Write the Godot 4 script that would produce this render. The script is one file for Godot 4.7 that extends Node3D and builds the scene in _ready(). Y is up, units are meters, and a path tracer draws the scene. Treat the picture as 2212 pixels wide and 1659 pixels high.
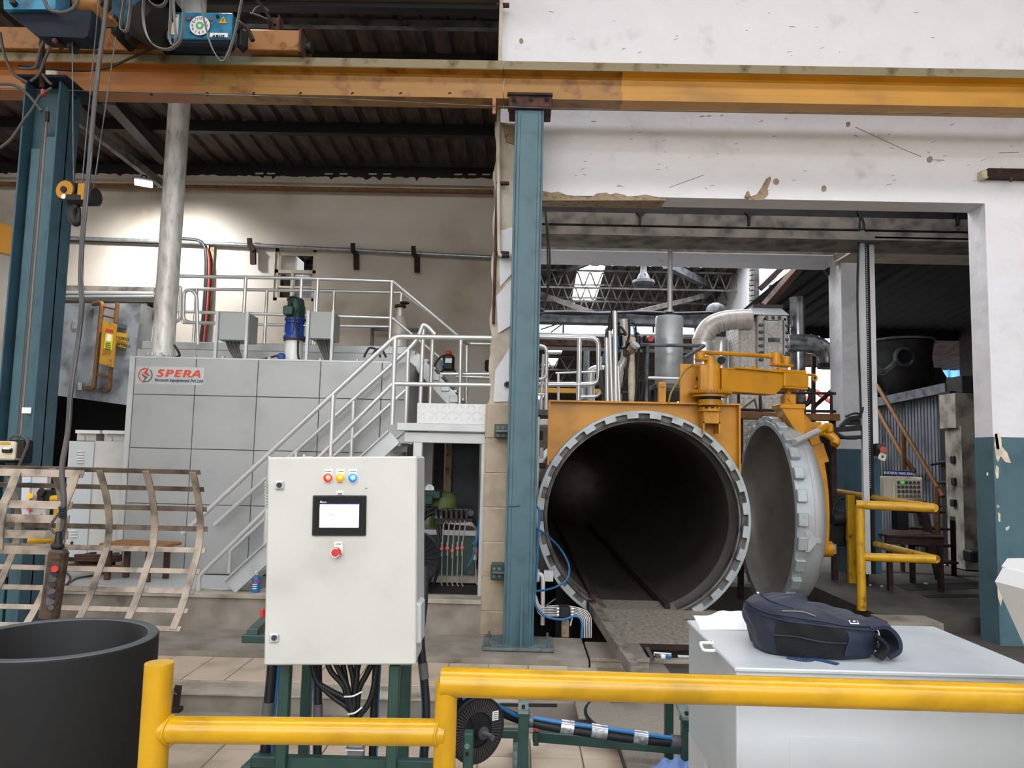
extends Node3D
# An autoclave bay in a workshop. Depths are metres from the camera along -z; P(px, py, d) gives the point that pixel shows at depth d.
const F := 1650.0
const EYE := Vector3(0, 1.55, 0)
var cb := Basis()
var M := {}
var T := {}
var used := {}
var rng := RandomNumberGenerator.new()
var fonts := {}

class Sh:
	var v := PackedVector3Array()
	var n := PackedVector3Array()
	func tri(a: Vector3, b: Vector3, c: Vector3, na: Vector3, nb: Vector3, nc: Vector3):
		if (b - a).cross(c - a).dot(na + nb + nc) > 0:
			v.append_array([a, c, b]); n.append_array([na, nc, nb])
		else:
			v.append_array([a, b, c]); n.append_array([na, nb, nc])
	func ftri(a: Vector3, b: Vector3, c: Vector3, o: Vector3):
		var g = (b - a).cross(c - a).normalized()
		if g.dot(o) < 0: g = -g
		tri(a, b, c, g, g, g)
	func quad(a: Vector3, b: Vector3, c: Vector3, d: Vector3, o: Vector3):
		ftri(a, b, c, o); ftri(a, c, d, o)
	func box(c: Vector3, s: Vector3, b := Basis(), ch := 0.0):
		var h = s * 0.5
		ch = minf(ch, 0.45 * minf(s.x, minf(s.y, s.z)))
		var sg = [-1.0, 1.0]
		for ax in 3:
			var u = (ax + 1) % 3
			var w = (ax + 2) % 3
			for s0 in sg:
				var q = []
				for k in [[-1, -1], [1, -1], [1, 1], [-1, 1]]:
					var p = Vector3()
					p[ax] = s0 * h[ax]; p[u] = k[0] * (h[u] - ch); p[w] = k[1] * (h[w] - ch)
					q.append(c + b * p)
				var o = Vector3(); o[ax] = s0
				quad(q[0], q[1], q[2], q[3], b * o)
			if ch > 0:
				for s0 in sg:
					for s1 in sg:
						var e = []
						for t in [-1, 1]:
							var p = Vector3(); p[ax] = t * (h[ax] - ch); p[u] = s0 * h[u]; p[w] = s1 * (h[w] - ch); e.append(c + b * p)
						for t in [1, -1]:
							var p = Vector3(); p[ax] = t * (h[ax] - ch); p[u] = s0 * (h[u] - ch); p[w] = s1 * h[w]; e.append(c + b * p)
						var o = Vector3(); o[u] = s0; o[w] = s1
						quad(e[0], e[1], e[2], e[3], b * o)
		if ch > 0:
			for x in sg:
				for y in sg:
					for z in sg:
						ftri(c + b * Vector3(x * h.x, y * (h.y - ch), z * (h.z - ch)), c + b * Vector3(x * (h.x - ch), y * h.y, z * (h.z - ch)), c + b * Vector3(x * (h.x - ch), y * (h.y - ch), z * h.z), b * Vector3(x, y, z))
	func frame(d: Vector3, up := Vector3.UP) -> Basis:
		var y = d.normalized()
		var x = up.cross(y)
		if x.length() < 1e-3: x = Vector3.RIGHT.cross(y)
		if x.length() < 1e-3: x = Vector3.BACK.cross(y)
		x = x.normalized()
		return Basis(x, y, x.cross(y))
	func bar(a: Vector3, b: Vector3, w: float, t: float, up := Vector3.UP, ch := 0.0):
		# a bar of section w x t from a to b; t is measured along up as far as it can be
		var y = (b - a).normalized()
		var x = up.cross(y)
		if x.length() < 1e-3: x = Vector3.RIGHT.cross(y)
		x = x.normalized()
		box((a + b) * 0.5, Vector3(w, a.distance_to(b), t), Basis(x, y, x.cross(y)), ch)
	func cyl(a: Vector3, b: Vector3, r0: float, r1 := -1.0, seg := 16, caps := true):
		if r1 < 0: r1 = r0
		var f = frame(b - a)
		var L = a.distance_to(b)
		var sl = (r0 - r1) / maxf(L, 1e-5)
		for i in seg:
			var t0 = TAU * i / seg
			var t1 = TAU * (i + 1) / seg
			var d0 = f.x * cos(t0) + f.z * sin(t0)
			var d1 = f.x * cos(t1) + f.z * sin(t1)
			var n0 = (d0 + f.y * sl).normalized()
			var n1 = (d1 + f.y * sl).normalized()
			tri(a + d0 * r0, a + d1 * r0, b + d1 * r1, n0, n1, n1)
			if r1 > 0: tri(a + d0 * r0, b + d1 * r1, b + d0 * r1, n0, n1, n0)
			if caps:
				tri(a, a + d0 * r0, a + d1 * r0, -f.y, -f.y, -f.y)
				if r1 > 0: tri(b, b + d0 * r1, b + d1 * r1, f.y, f.y, f.y)
	func tube(p: Array, r: float, seg := 10, closed := false):
		if p.size() < 2: return
		var rings = []
		var nx = Vector3()
		var m = p.size()
		for i in m:
			var d = (p[(i + 1) % m] - p[(i - 1 + m) % m]) if closed else (p[mini(i + 1, m - 1)] - p[maxi(i - 1, 0)])
			d = d.normalized()
			if i == 0: nx = frame(d).x
			nx = (nx - d * nx.dot(d)).normalized()
			var nz = nx.cross(d)
			var rg = []
			for k in seg:
				rg.append(nx * cos(TAU * k / seg) + nz * sin(TAU * k / seg))
			rings.append(rg)
		for i in (m if closed else m - 1):
			var j = (i + 1) % m
			for k in seg:
				var l = (k + 1) % seg
				tri(p[i] + rings[i][k] * r, p[i] + rings[i][l] * r, p[j] + rings[j][l] * r, rings[i][k], rings[i][l], rings[j][l])
				tri(p[i] + rings[i][k] * r, p[j] + rings[j][l] * r, p[j] + rings[j][k] * r, rings[i][k], rings[j][l], rings[j][k])
		if not closed:
			for e in [0, m - 1]:
				var d = (p[0] - p[1] if e == 0 else p[m - 1] - p[m - 2]).normalized()
				for k in range(1, seg - 1):
					tri(p[e] + rings[e][0] * r, p[e] + rings[e][k] * r, p[e] + rings[e][k + 1] * r, d, d, d)
	func strip(p: Array, w: float, t: float, up: Vector3):
		# a flat strap of width w (across) and thickness t (along up) through the points
		for i in p.size() - 1:
			bar(p[i], p[i + 1], w, t, up)
	func lathe(prof: Array, xf := Transform3D(), seg := 24, a0 := 0.0, a1 := TAU):
		# prof: (radius, height); the axis is the transform's y
		var m = prof.size()
		var ns = []
		for i in m - 1:
			var d = prof[i + 1] - prof[i]
			ns.append(Vector2(d.y, -d.x).normalized())
		for i in m - 1:
			var n0 = ns[i]
			var n1 = ns[i]
			if i > 0 and ns[i - 1].dot(ns[i]) > 0.75: n0 = (ns[i - 1] + ns[i]).normalized()
			if i < m - 2 and ns[i + 1].dot(ns[i]) > 0.75: n1 = (ns[i + 1] + ns[i]).normalized()
			for k in seg:
				var t0 = a0 + (a1 - a0) * k / seg
				var t1 = a0 + (a1 - a0) * (k + 1) / seg
				var e0 = Vector3(cos(t0), 0, sin(t0))
				var e1 = Vector3(cos(t1), 0, sin(t1))
				var q = [e0 * prof[i].x + Vector3.UP * prof[i].y, e1 * prof[i].x + Vector3.UP * prof[i].y, e1 * prof[i + 1].x + Vector3.UP * prof[i + 1].y, e0 * prof[i + 1].x + Vector3.UP * prof[i + 1].y]
				var w = [e0 * n0.x + Vector3.UP * n0.y, e1 * n0.x + Vector3.UP * n0.y, e1 * n1.x + Vector3.UP * n1.y, e0 * n1.x + Vector3.UP * n1.y]
				for z in 4:
					q[z] = xf * q[z]
					w[z] = xf.basis * w[z]
				if prof[i].x > 1e-5: tri(q[0], q[1], q[2], w[0], w[1], w[2])
				if prof[i + 1].x > 1e-5: tri(q[0], q[2], q[3], w[0], w[2], w[3])
	func ball(c: Vector3, r, seg := 12):
		var s = r if r is Vector3 else Vector3.ONE * r
		var pr = []
		for i in seg / 2 + 1:
			var t = -PI / 2 + PI * i / (seg / 2)
			pr.append(Vector2(cos(t), sin(t)))
		lathe(pr, Transform3D(Basis.from_scale(s), c), seg)
	func prism(poly: PackedVector2Array, z0: float, z1: float, xf := Transform3D()):
		var id = Geometry2D.triangulate_polygon(poly)
		for z in [z0, z1]:
			var o = xf.basis * Vector3(0, 0, signf(z - (z0 + z1) * 0.5))
			for i in range(0, id.size(), 3):
				ftri(xf * Vector3(poly[id[i]].x, poly[id[i]].y, z), xf * Vector3(poly[id[i + 1]].x, poly[id[i + 1]].y, z), xf * Vector3(poly[id[i + 2]].x, poly[id[i + 2]].y, z), o)
		var ccw = not Geometry2D.is_polygon_clockwise(poly)
		for i in poly.size():
			var a = poly[i]
			var b = poly[(i + 1) % poly.size()]
			var o2 = Vector2(b.y - a.y, a.x - b.x) * (1.0 if ccw else -1.0)
			quad(xf * Vector3(a.x, a.y, z0), xf * Vector3(b.x, b.y, z0), xf * Vector3(b.x, b.y, z1), xf * Vector3(a.x, a.y, z1), xf.basis * Vector3(o2.x, o2.y, 0))
	func grid(nu: int, nv: int, f: Callable, out := Vector3.ZERO, thick := 0.0):
		# smooth surface f(u, v); with thick, a second face that far behind it and a rim
		var p = []
		var w = []
		for i in nu + 1:
			for j in nv + 1:
				p.append(f.call(float(i) / nu, float(j) / nv))
		for i in nu + 1:
			for j in nv + 1:
				var a = p[mini(i + 1, nu) * (nv + 1) + j] - p[maxi(i - 1, 0) * (nv + 1) + j]
				var b = p[i * (nv + 1) + mini(j + 1, nv)] - p[i * (nv + 1) + maxi(j - 1, 0)]
				w.append(a.cross(b).normalized())
		var mid = p[(nu / 2) * (nv + 1) + nv / 2]
		var flip = 1.0
		if out != Vector3.ZERO and w[(nu / 2) * (nv + 1) + nv / 2].dot(out) < 0: flip = -1.0
		for i in nu:
			for j in nv:
				var q = [i * (nv + 1) + j, (i + 1) * (nv + 1) + j, (i + 1) * (nv + 1) + j + 1, i * (nv + 1) + j + 1]
				for s in ([0.0, 1.0] if thick > 0 else [0.0]):
					var pp = []
					var nn = []
					for k in q:
						pp.append(p[k] - w[k] * flip * thick * s)
						nn.append(w[k] * flip * (1.0 if s == 0.0 else -1.0))
					tri(pp[0], pp[1], pp[2], nn[0], nn[1], nn[2])
					tri(pp[0], pp[2], pp[3], nn[0], nn[2], nn[3])
		if thick > 0:
			for i in nu:
				for j in [0, nv]:
					var a = i * (nv + 1) + j
					var b = (i + 1) * (nv + 1) + j
					quad(p[a], p[b], p[b] - w[b] * flip * thick, p[a] - w[a] * flip * thick, p[a] - mid)
			for j in nv:
				for i in [0, nu]:
					var a = i * (nv + 1) + j
					var b = i * (nv + 1) + j + 1
					quad(p[a], p[b], p[b] - w[b] * flip * thick, p[a] - w[a] * flip * thick, p[a] - mid)
	func add(o: Sh, xf := Transform3D()):
		for i in o.v.size():
			v.append(xf * o.v[i]); n.append((xf.basis * o.n[i]).normalized())
	func low() -> Vector3:
		var a = AABB(v[0], Vector3.ZERO)
		for p in v: a = a.expand(p)
		return Vector3(a.get_center().x, a.position.y, a.get_center().z)
	func mesh(shift := Vector3.ZERO) -> ArrayMesh:
		var arr = []
		arr.resize(Mesh.ARRAY_MAX)
		var vv = v
		if shift != Vector3.ZERO:
			vv = PackedVector3Array()
			vv.resize(v.size())
			for i in v.size(): vv[i] = v[i] + shift
		arr[Mesh.ARRAY_VERTEX] = vv
		arr[Mesh.ARRAY_NORMAL] = n
		var m = ArrayMesh.new()
		m.add_surface_from_arrays(Mesh.PRIMITIVE_TRIANGLES, arr)
		return m

func P(px: float, py: float, d: float) -> Vector3:
	var r = cb * Vector3((px - 1106.0) / F, -(py - 829.5) / F, -1)
	return EYE + r * (d / -r.z)
func PY(px: float, py: float, y: float) -> Vector3:
	var r = cb * Vector3((px - 1106.0) / F, -(py - 829.5) / F, -1)
	return EYE + r * ((y - EYE.y) / r.y)
func pts(a: Array) -> Array:
	var o = []
	for q in a: o.append(P(q[0], q[1], q[2]))
	return o
func curve(a: Array, sub := 6) -> Array:
	# Catmull-Rom through points given as [px, py, d] or Vector3
	var q = []
	for e in a: q.append(e if e is Vector3 else P(e[0], e[1], e[2]))
	var o = []
	for i in q.size() - 1:
		var p0 = q[maxi(i - 1, 0)]
		var p3 = q[mini(i + 2, q.size() - 1)]
		for k in sub:
			o.append(q[i].cubic_interpolate(q[i + 1], p0, p3, float(k) / sub))
	o.append(q[-1])
	return o
func rounded(a: Array, r := 0.05, sub := 4) -> Array:
	# polyline with its corners rounded
	var q = []
	for e in a: q.append(e if e is Vector3 else P(e[0], e[1], e[2]))
	var o = [q[0]]
	for i in range(1, q.size() - 1):
		var l = minf(r, 0.45 * minf(q[i].distance_to(q[i - 1]), q[i].distance_to(q[i + 1])))
		var a0 = q[i] + (q[i - 1] - q[i]).normalized() * l
		var a1 = q[i] + (q[i + 1] - q[i]).normalized() * l
		for k in sub + 1:
			var t = float(k) / sub
			o.append(a0.lerp(q[i], t).lerp(q[i].lerp(a1, t), t))
	o.append(q[-1])
	return o
func pbox(s: Sh, l: float, t: float, r: float, b: float, d: float, th: float, ch := 0.0):
	# an upright box whose front, at depth d, covers that pixel rectangle; th deep
	var mx = (l + r) / 2
	var my = (t + b) / 2
	var x0 = P(l, my, d).x
	var x1 = P(r, my, d).x
	var y1 = P(mx, t, d).y
	var y0 = P(mx, b, d).y
	s.box(Vector3((x0 + x1) / 2, (y0 + y1) / 2, -d - th / 2), Vector3(absf(x1 - x0), absf(y1 - y0), th), Basis(), ch)
func pb(l, t, r, b, d, th, ch := 0.0) -> Sh:
	var s = Sh.new()
	pbox(s, l, t, r, b, d, th, ch)
	return s
func wbox(x0, x1, y0, y1, d0, d1, ch := 0.0) -> Sh:
	var s = Sh.new()
	s.box(Vector3((x0 + x1) / 2.0, (y0 + y1) / 2.0, -(d0 + d1) / 2.0), Vector3(x1 - x0, y1 - y0, d1 - d0), Basis(), ch)
	return s
func bx(c, s, ch := 0.0, b := Basis()) -> Sh:
	var o = Sh.new()
	o.box(c, s, b, ch)
	return o
func tb(p: Array, r: float, seg := 10) -> Sh:
	var s = Sh.new()
	s.tube(p, r, seg)
	return s
func cy(a, b, r, seg := 16, r1 := -1.0) -> Sh:
	var s = Sh.new()
	s.cyl(a, b, r, r1, seg)
	return s
func ppoly(q: Array, d: float, th: float) -> Sh:
	# a plate at depth d whose outline is given in pixels, th thick (backwards)
	var poly = PackedVector2Array()
	for e in q:
		var p = P(e[0], e[1], d)
		poly.append(Vector2(p.x, p.y))
	var s = Sh.new()
	s.prism(poly, -d - th, -d)
	return s

func numbered(nm: String) -> String:
	var k = used.get(nm, 0)
	used[nm] = k + 1
	return nm if k == 0 else "%s_%03d" % [nm, k]
func thing(nm: String, label: String, cat: String, at := Vector3.ZERO, group := "") -> Node3D:
	var o = Node3D.new()
	o.name = numbered(nm)
	add_child(o)
	o.position = at
	tag(o, label, cat, group)
	return o
func tag(o, label, cat, group := ""):
	o.set_meta("label", label); o.set_meta("category", cat)
	if group: o.set_meta("group", group)
func part(p: Node3D, nm: String, s: Sh, m: String, label := "", kind := "") -> MeshInstance3D:
	var o = MeshInstance3D.new()
	o.name = nm
	o.mesh = s.mesh(-p.global_position if p != self else Vector3.ZERO)
	o.material_override = M[m]
	p.add_child(o, true)
	if label: o.set_meta("label", label)
	if kind: o.set_meta("kind", kind)
	return o
func solo(nm: String, label: String, cat: String, s: Sh, m: String, group := "") -> MeshInstance3D:
	var o = MeshInstance3D.new()
	var b = s.low()
	o.name = numbered(nm)
	o.mesh = s.mesh(-b)
	o.position = b
	o.material_override = M[m]
	add_child(o)
	tag(o, label, cat, group)
	return o
func struct(nm: String, s: Sh, m: String) -> MeshInstance3D:
	var o = MeshInstance3D.new()
	o.name = numbered(nm)
	o.mesh = s.mesh()
	o.material_override = M[m]
	o.set_meta("kind", "structure")
	add_child(o)
	return o
func dup(src: Node3D, xf: Transform3D, label := "") -> Node3D:
	var c = src.duplicate()
	c.name = numbered(String(src.name).trim_suffix("_001"))
	add_child(c)
	c.transform = xf
	if label: c.set_meta("label", label)
	return c
func text(p: Node3D, nm: String, s: String, size: float, xf: Transform3D, m: String, bold := false, slant := 0.0, depth := 0.002, spread := 1.0) -> MeshInstance3D:
	# lettering with capitals about size tall, standing on xf's origin, left to right along its x
	var t = TextMesh.new()
	var f = SystemFont.new()
	f.font_names = PackedStringArray(["Droid Sans"])
	if bold: f.font_weight = 700
	t.font = f
	t.text = s
	t.font_size = 64
	t.pixel_size = size / (64 * 0.714)
	t.depth = depth
	t.horizontal_alignment = HORIZONTAL_ALIGNMENT_CENTER
	t.curve_step = 2.0
	var o = MeshInstance3D.new()
	o.name = nm
	o.mesh = t
	o.material_override = M[m]
	p.add_child(o, true)
	var b = xf.basis * Basis(Vector3(spread, 0, 0), Vector3(slant, 1, 0), Vector3(0, 0, 1))
	o.global_transform = Transform3D(b, xf.origin)
	return o

# ---------------------------------------------------------------- materials
func noise_tex(key: String, freq: float, cols: Array, offs: Array, oct := 4, type := FastNoiseLite.TYPE_SIMPLEX_SMOOTH, size := 512, sd := 1):
	var n = FastNoiseLite.new()
	n.noise_type = type
	n.seed = sd
	n.frequency = freq
	n.fractal_octaves = oct
	var t = NoiseTexture2D.new()
	t.width = size; t.height = size
	t.seamless = true
	t.noise = n
	t.normalize = true
	if cols.size():
		var g = Gradient.new()
		g.offsets = PackedFloat32Array(offs)
		var pc = PackedColorArray()
		for c in cols: pc.append(Color(c, c, c) if c is float or c is int else Color(c))
		g.colors = pc
		t.color_ramp = g
	T[key] = t
func mk(nm: String, col, rough := 0.6, metal := 0.0, tex := "", ts = 1.0, bump := "", bs := 0.0) -> StandardMaterial3D:
	var m = StandardMaterial3D.new()
	m.resource_name = nm
	m.albedo_color = Color(col)
	m.roughness = rough
	m.metallic = metal
	m.uv1_triplanar = true
	m.uv1_world_triplanar = true
	m.uv1_triplanar_sharpness = 4.0
	m.uv1_scale = ts if ts is Vector3 else Vector3.ONE * ts
	if tex: m.albedo_texture = T[tex]
	if bump:
		m.heightmap_enabled = true
		m.heightmap_texture = T[bump]
		m.heightmap_scale = bs
	M[nm] = m
	return m
func glow(nm: String, col, e: float):
	var m = mk(nm, col, 0.5)
	m.emission_enabled = true
	m.emission = Color(col)
	m.emission_energy_multiplier = e
func materials():
	noise_tex("mott", 0.006, [0.8, 0.95, 1.0], [0.0, 0.45, 1.0], 5)
	noise_tex("dirt", 0.012, [0.45, 0.8, 1.0, 1.0], [0.0, 0.22, 0.4, 1.0], 5, FastNoiseLite.TYPE_SIMPLEX_SMOOTH, 512, 7)
	noise_tex("grime", 0.01, [0.4, 0.68, 0.9, 1.0], [0.0, 0.25, 0.55, 1.0], 6, FastNoiseLite.TYPE_SIMPLEX_SMOOTH, 512, 21)
	noise_tex("soft", 0.006, [0.9, 0.97, 1.0], [0.0, 0.4, 1.0], 5, FastNoiseLite.TYPE_SIMPLEX_SMOOTH, 512, 41)
	noise_tex("streak", 0.02, [0.72, 0.9, 1.0], [0.0, 0.3, 0.6], 5, FastNoiseLite.TYPE_SIMPLEX_SMOOTH, 512, 31)
	noise_tex("fine", 0.08, [0.82, 1.0], [0.0, 1.0], 3, FastNoiseLite.TYPE_SIMPLEX_SMOOTH, 512, 3)
	noise_tex("bump", 0.02, [0.0, 1.0], [0.0, 1.0], 5, FastNoiseLite.TYPE_SIMPLEX_SMOOTH, 512, 5)
	noise_tex("grain", 0.15, [0.0, 1.0], [0.0, 1.0], 3, FastNoiseLite.TYPE_SIMPLEX_SMOOTH, 512, 9)
	noise_tex("wallw", 0.008, ["d2cdc8", "efedec", "fbfafa", "ffffff"], [0.0, 0.12, 0.3, 1.0], 6, FastNoiseLite.TYPE_SIMPLEX_SMOOTH, 1024, 13)
	noise_tex("wallb", 0.007, ["b8ada0", "dcd6cd", "f3f0ea", "ffffff"], [0.0, 0.2, 0.5, 1.0], 6, FastNoiseLite.TYPE_SIMPLEX_SMOOTH, 1024, 15)
	noise_tex("conc", 0.012, ["8f887e", "c4beb5", "ddd8d0", "f4f1ec"], [0.0, 0.25, 0.6, 1.0], 6, FastNoiseLite.TYPE_SIMPLEX_SMOOTH, 1024, 17)
	noise_tex("rustp", 0.015, ["6a5846", "b8a48c", "f0e8dc", "ffffff"], [0.0, 0.14, 0.35, 1.0], 6, FastNoiseLite.TYPE_SIMPLEX_SMOOTH, 512, 19)
	noise_tex("beam", 0.012, ["8a7a60", "d0c2a8", "ffffff", "ffffff"], [0.0, 0.2, 0.45, 1.0], 6, FastNoiseLite.TYPE_SIMPLEX_SMOOTH, 512, 23)
	# raised lozenges of a tread plate, as heights
	var im = Image.create(256, 256, false, Image.FORMAT_L8)
	for y in 256:
		for x in 256:
			var h = 0.0
			for c in [[64, 64, 1], [192, 64, -1], [64, 192, -1], [192, 192, 1]]:
				var dx = x - c[0]
				var dy = y - c[1]
				var a = (dx + dy * c[2]) * 0.7071
				var b = (dx * -c[2] + dy) * 0.7071
				h = maxf(h, clampf(1.6 - pow(a / 50.0, 2) * 1.6 - pow(b / 13.0, 2) * 1.6, 0, 1))
			im.set_pixel(x, y, Color(h, h, h))
	T["plate"] = ImageTexture.create_from_image(im)
	im = Image.create(128, 128, false, Image.FORMAT_L8)
	for y in 128:
		for x in 128:
			var h = minf(absf(fposmod(x + y, 64.0) - 32.0), absf(fposmod(x - y, 64.0) - 32.0)) / 32.0
			im.set_pixel(x, y, Color(1, 1, 1) * sqrt(1.0 - h))
	T["quilt"] = ImageTexture.create_from_image(im)
	im = Image.create(64, 64, false, Image.FORMAT_L8)
	for y in 64:
		for x in 64:
			var h = 0.5 + 0.5 * sin(x * TAU / 16.0) * sin(y * TAU / 16.0)
			im.set_pixel(x, y, Color(h, h, h))
	T["weave"] = ImageTexture.create_from_image(im)

	mk("wall_white", "e2e1e3", 0.85, 0, "wallw", 0.25, "bump", 1.6)
	mk("wall_plain", "f4f3f6", 0.85, 0, "wallw", 0.13, "bump", 0.5)
	mk("wall_old", "cfc6b8", 0.9, 0, "wallb", 0.3, "bump", 1.0)
	mk("wall_beige", "d2ccc4", 0.9, 0, "wallb", 0.07, "bump", 0.5)
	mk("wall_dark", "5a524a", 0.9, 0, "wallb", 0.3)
	mk("plaster_bare", "a08f7a", 0.95, 0, "rustp", 1.2, "bump", 1.5)
	mk("filler", "e6d9bf", 0.9, 0, "mott", 2.0)
	mk("teal_wall", "4d6b74", 0.55, 0, "mott", 0.6, "bump", 0.3)
	mk("conc", "a59f97", 0.9, 0, "conc", 0.22, "bump", 0.5)
	mk("conc_light", "c4bdb2", 0.9, 0, "conc", 0.22, "bump", 0.5)
	mk("conc_dark", "55504b", 0.9, 0, "conc", 0.22, "bump", 0.5)
	mk("conc_sooty", "8d857c", 0.9, 0, "grime", 0.5, "bump", 0.5)
	mk("floor_tile", "c9b59e", 0.6, 0, "mott", 0.7)
	mk("wall_tile", "b3a188", 0.45, 0, "mott", 0.9)
	mk("pipe_dull", "a09a92", 0.4, 0.35)
	mk("tile_joint", "e6d3ae", 0.9)
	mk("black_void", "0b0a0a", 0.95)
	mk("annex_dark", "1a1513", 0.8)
	mk("roof_sheet", "54453e", 0.75, 0.0, "grime", Vector3(1.2, 1.2, 0.3))
	mk("roof_back", "6b6058", 0.8, 0.0, "grime", Vector3(0.8, 0.8, 0.3))
	mk("roof_brown", "7b5f52", 0.8, 0.0, "grime", Vector3(0.8, 0.8, 0.3))
	mk("steel_dark", "2a2523", 0.6, 0.2, "grime", 0.8)
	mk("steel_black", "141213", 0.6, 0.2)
	mk("steel_grey", "6d6f73", 0.55, 0.3, "grime", 0.8)
	mk("truss_grey", "7a736d", 0.6, 0.2, "grime", 0.9)
	mk("rust", "5b3a2c", 0.8, 0.1, "grime", 1.5)
	mk("rust_dark", "3d2820", 0.8, 0.1, "grime", 1.5)
	mk("blue_steel", "44656d", 0.45, 0.0, "mott", 1.0, "grain", 0.03)
	mk("blue_old", "3f6170", 0.5, 0.0, "mott", 0.7, "grain", 0.03)
	mk("beam_new", "bd8520", 0.42, 0.0, "mott", 0.3, "bump", 0.15)
	mk("beam_old", "94661f", 0.45, 0.0, "beam", 0.5, "bump", 0.2)
	mk("beam_left", "a2621a", 0.45, 0.0, "mott", 0.4, "bump", 0.2)
	mk("beam_top", "7d7154", 0.6, 0.1, "beam", 0.8)
	mk("orange_box", "99662f", 0.5, 0.0, "beam", 0.9)
	mk("rail_yellow", "d09d10", 0.25, 0.0, "mott", 1.3, "bump", 0.06)
	mk("rail_worn", "c79a1c", 0.35, 0.0, "rustp", 0.8)
	mk("yellow", "c8880c", 0.38, 0.0, "mott", 0.8)
	mk("yellow_olive", "8a7a24", 0.5)
	mk("yellow_board", "bb8d22", 0.6, 0.0, "rustp", 0.7)
	mk("rung_brown", "7a5426", 0.6, 0.1, "rustp", 1.0)
	mk("stainless", "cfcfcd", 0.3, 0.5, "soft", 0.6)
	mk("stainless_dull", "b9bbbb", 0.42, 0.45, "soft", 0.9)
	mk("ring_grey", "aeb4b5", 0.5, 0.35, "mott", 1.4)
	mk("ring_inner", "77726d", 0.5, 0.5, "grime", 1.0)
	mk("vessel_in", "7b746d", 0.45, 0.35, "mott", Vector3(1.0, 1.0, 0.25))
	mk("door_in", "8f8880", 0.5, 0.3, "mott", 0.7)
	mk("handrail", "dcdcda", 0.3, 0.55)
	mk("silver_paint", "c4c6c6", 0.42, 0.25, "soft", 0.7)
	mk("furnace", "abacaa", 0.42, 0.2, "soft", 0.4)
	mk("seam", "55585a", 0.6, 0.2)
	mk("pipe_steel", "e2ded8", 0.4, 0.2, "streak", Vector3(1.5, 0.35, 1.5))
	mk("galv", "b9bec0", 0.35, 0.7, "mott", 3.0)
	mk("grey_cab", "c3c8c8", 0.45)
	mk("tape", "c9ccd0", 0.25, 0.5, "grime", 6.0)
	mk("tape_grey", "5c5a5c", 0.3)
	mk("drum_rim", "55585b", 0.6, 0.0, "mott", 2.0)
	mk("screen_black", "101218", 0.15)
	mk("dial_green", "6fae7c", 0.5)
	mk("blue_dusty", "3c6680", 0.6, 0.0, "grime", 1.5)
	mk("apron", "aaa49c", 0.55, 0.15, "conc", 0.4, "plate", 0.06)
	M["apron"].uv1_scale = Vector3.ONE * 1.5
	mk("rail_steel", "a0968b", 0.5, 0.3, "grime", 1.2)
	mk("plaster_grey", "98928c", 0.95)
	mk("base_dusty", "77868b", 0.7, 0.0, "conc", 0.8)
	mk("kiln_post", "a79d90", 0.9, 0.0, "grime", 0.5)
	mk("galv_mottled", "9aa0a6", 0.5, 0.3, "grime", 0.35)
	mk("cab_white", "cfcdc6", 0.4, 0.0, "soft", 0.5)
	mk("cab_side", "cfd0d0", 0.4, 0.0, "soft", 0.7)
	mk("cab_grey", "c6cacc", 0.35, 0.05, "soft", 0.6)
	mk("grey_box", "9fa39e", 0.5)
	mk("white_gloss", "e2e1df", 0.3)
	mk("green_paint", "28473f", 0.4, 0.0, "mott", 1.5)
	mk("green_lit_top", "7d8d86", 0.45, 0.1, "grime", 1.5)  # paler copy of the green paint, for light on upward faces
	mk("green_motor", "6f8048", 0.5, 0.0, "mott", 2.0)
	mk("green_dark", "21463c", 0.45, 0.0, "mott", 2.0)
	mk("tank_green", "2b4a40", 0.4, 0.0, "mott", 1.0)
	mk("blue_gear", "1f3f8a", 0.4)
	mk("blue_hoist", "2f86a8", 0.4, 0.0, "grime", 1.2)
	mk("blue_deep", "071422", 0.85, 0.0, "mott", 1.0)
	mk("rubber", "17161a", 0.55)
	mk("rubber_grey", "4d4946", 0.6)
	mk("cable_flat", "77716b", 0.55)
	mk("hose_blue", "2b6ca3", 0.35)
	mk("drum", "121111", 0.72, 0.0, "mott", 1.0)
	mk("pendant_body", "55402f", 0.6, 0.0, "grime", 3.0)
	mk("grid_bar", "b3a290", 0.5, 0.25, "grime", 1.2)
	mk("grid_dark", "857668", 0.5, 0.25, "grime", 1.2)
	mk("red", "c5302b", 0.4)
	mk("red_dull", "b4463c", 0.5)
	mk("logo_red", "d8431f", 0.5)
	mk("logo_grey", "46545c", 0.5)
	mk("ink", "1b1b1d", 0.6)
	mk("label_white", "f0efec", 0.6)
	mk("label_blue", "20297a", 0.5)
	mk("label_yellow", "d8d324", 0.6)
	mk("label_amber", "c79a32", 0.6)
	mk("wood", "a5764a", 0.7, 0.0, "rustp", Vector3(3, 3, 0.6))
	mk("wood_dark", "5d3f2c", 0.7, 0.0, "grime", 1.5)
	mk("tread", "d6d6d4", 0.4, 0.15, "soft", 0.9, "", 0)
	M["tread"].uv1_scale = Vector3.ONE * 9.0
	M["tread"].heightmap_enabled = true
	M["tread"].heightmap_texture = T["plate"]
	M["tread"].heightmap_scale = 0.14
	var ft = mk("tread_floor", "a9a29a", 0.55, 0.2, "conc", 0.6, "plate", 0.22)
	ft.uv1_scale = Vector3.ONE * 8.0
	mk("cloth_white", "f3f1ef", 0.9)
	mk("rag", "6f88b8", 0.95)
	var nv = mk("navy", "1e2435", 0.75, 0.0, "fine", 2.0, "weave", 0.03)
	nv.uv1_scale = Vector3.ONE * 30.0
	nv.rim_enabled = true
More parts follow.
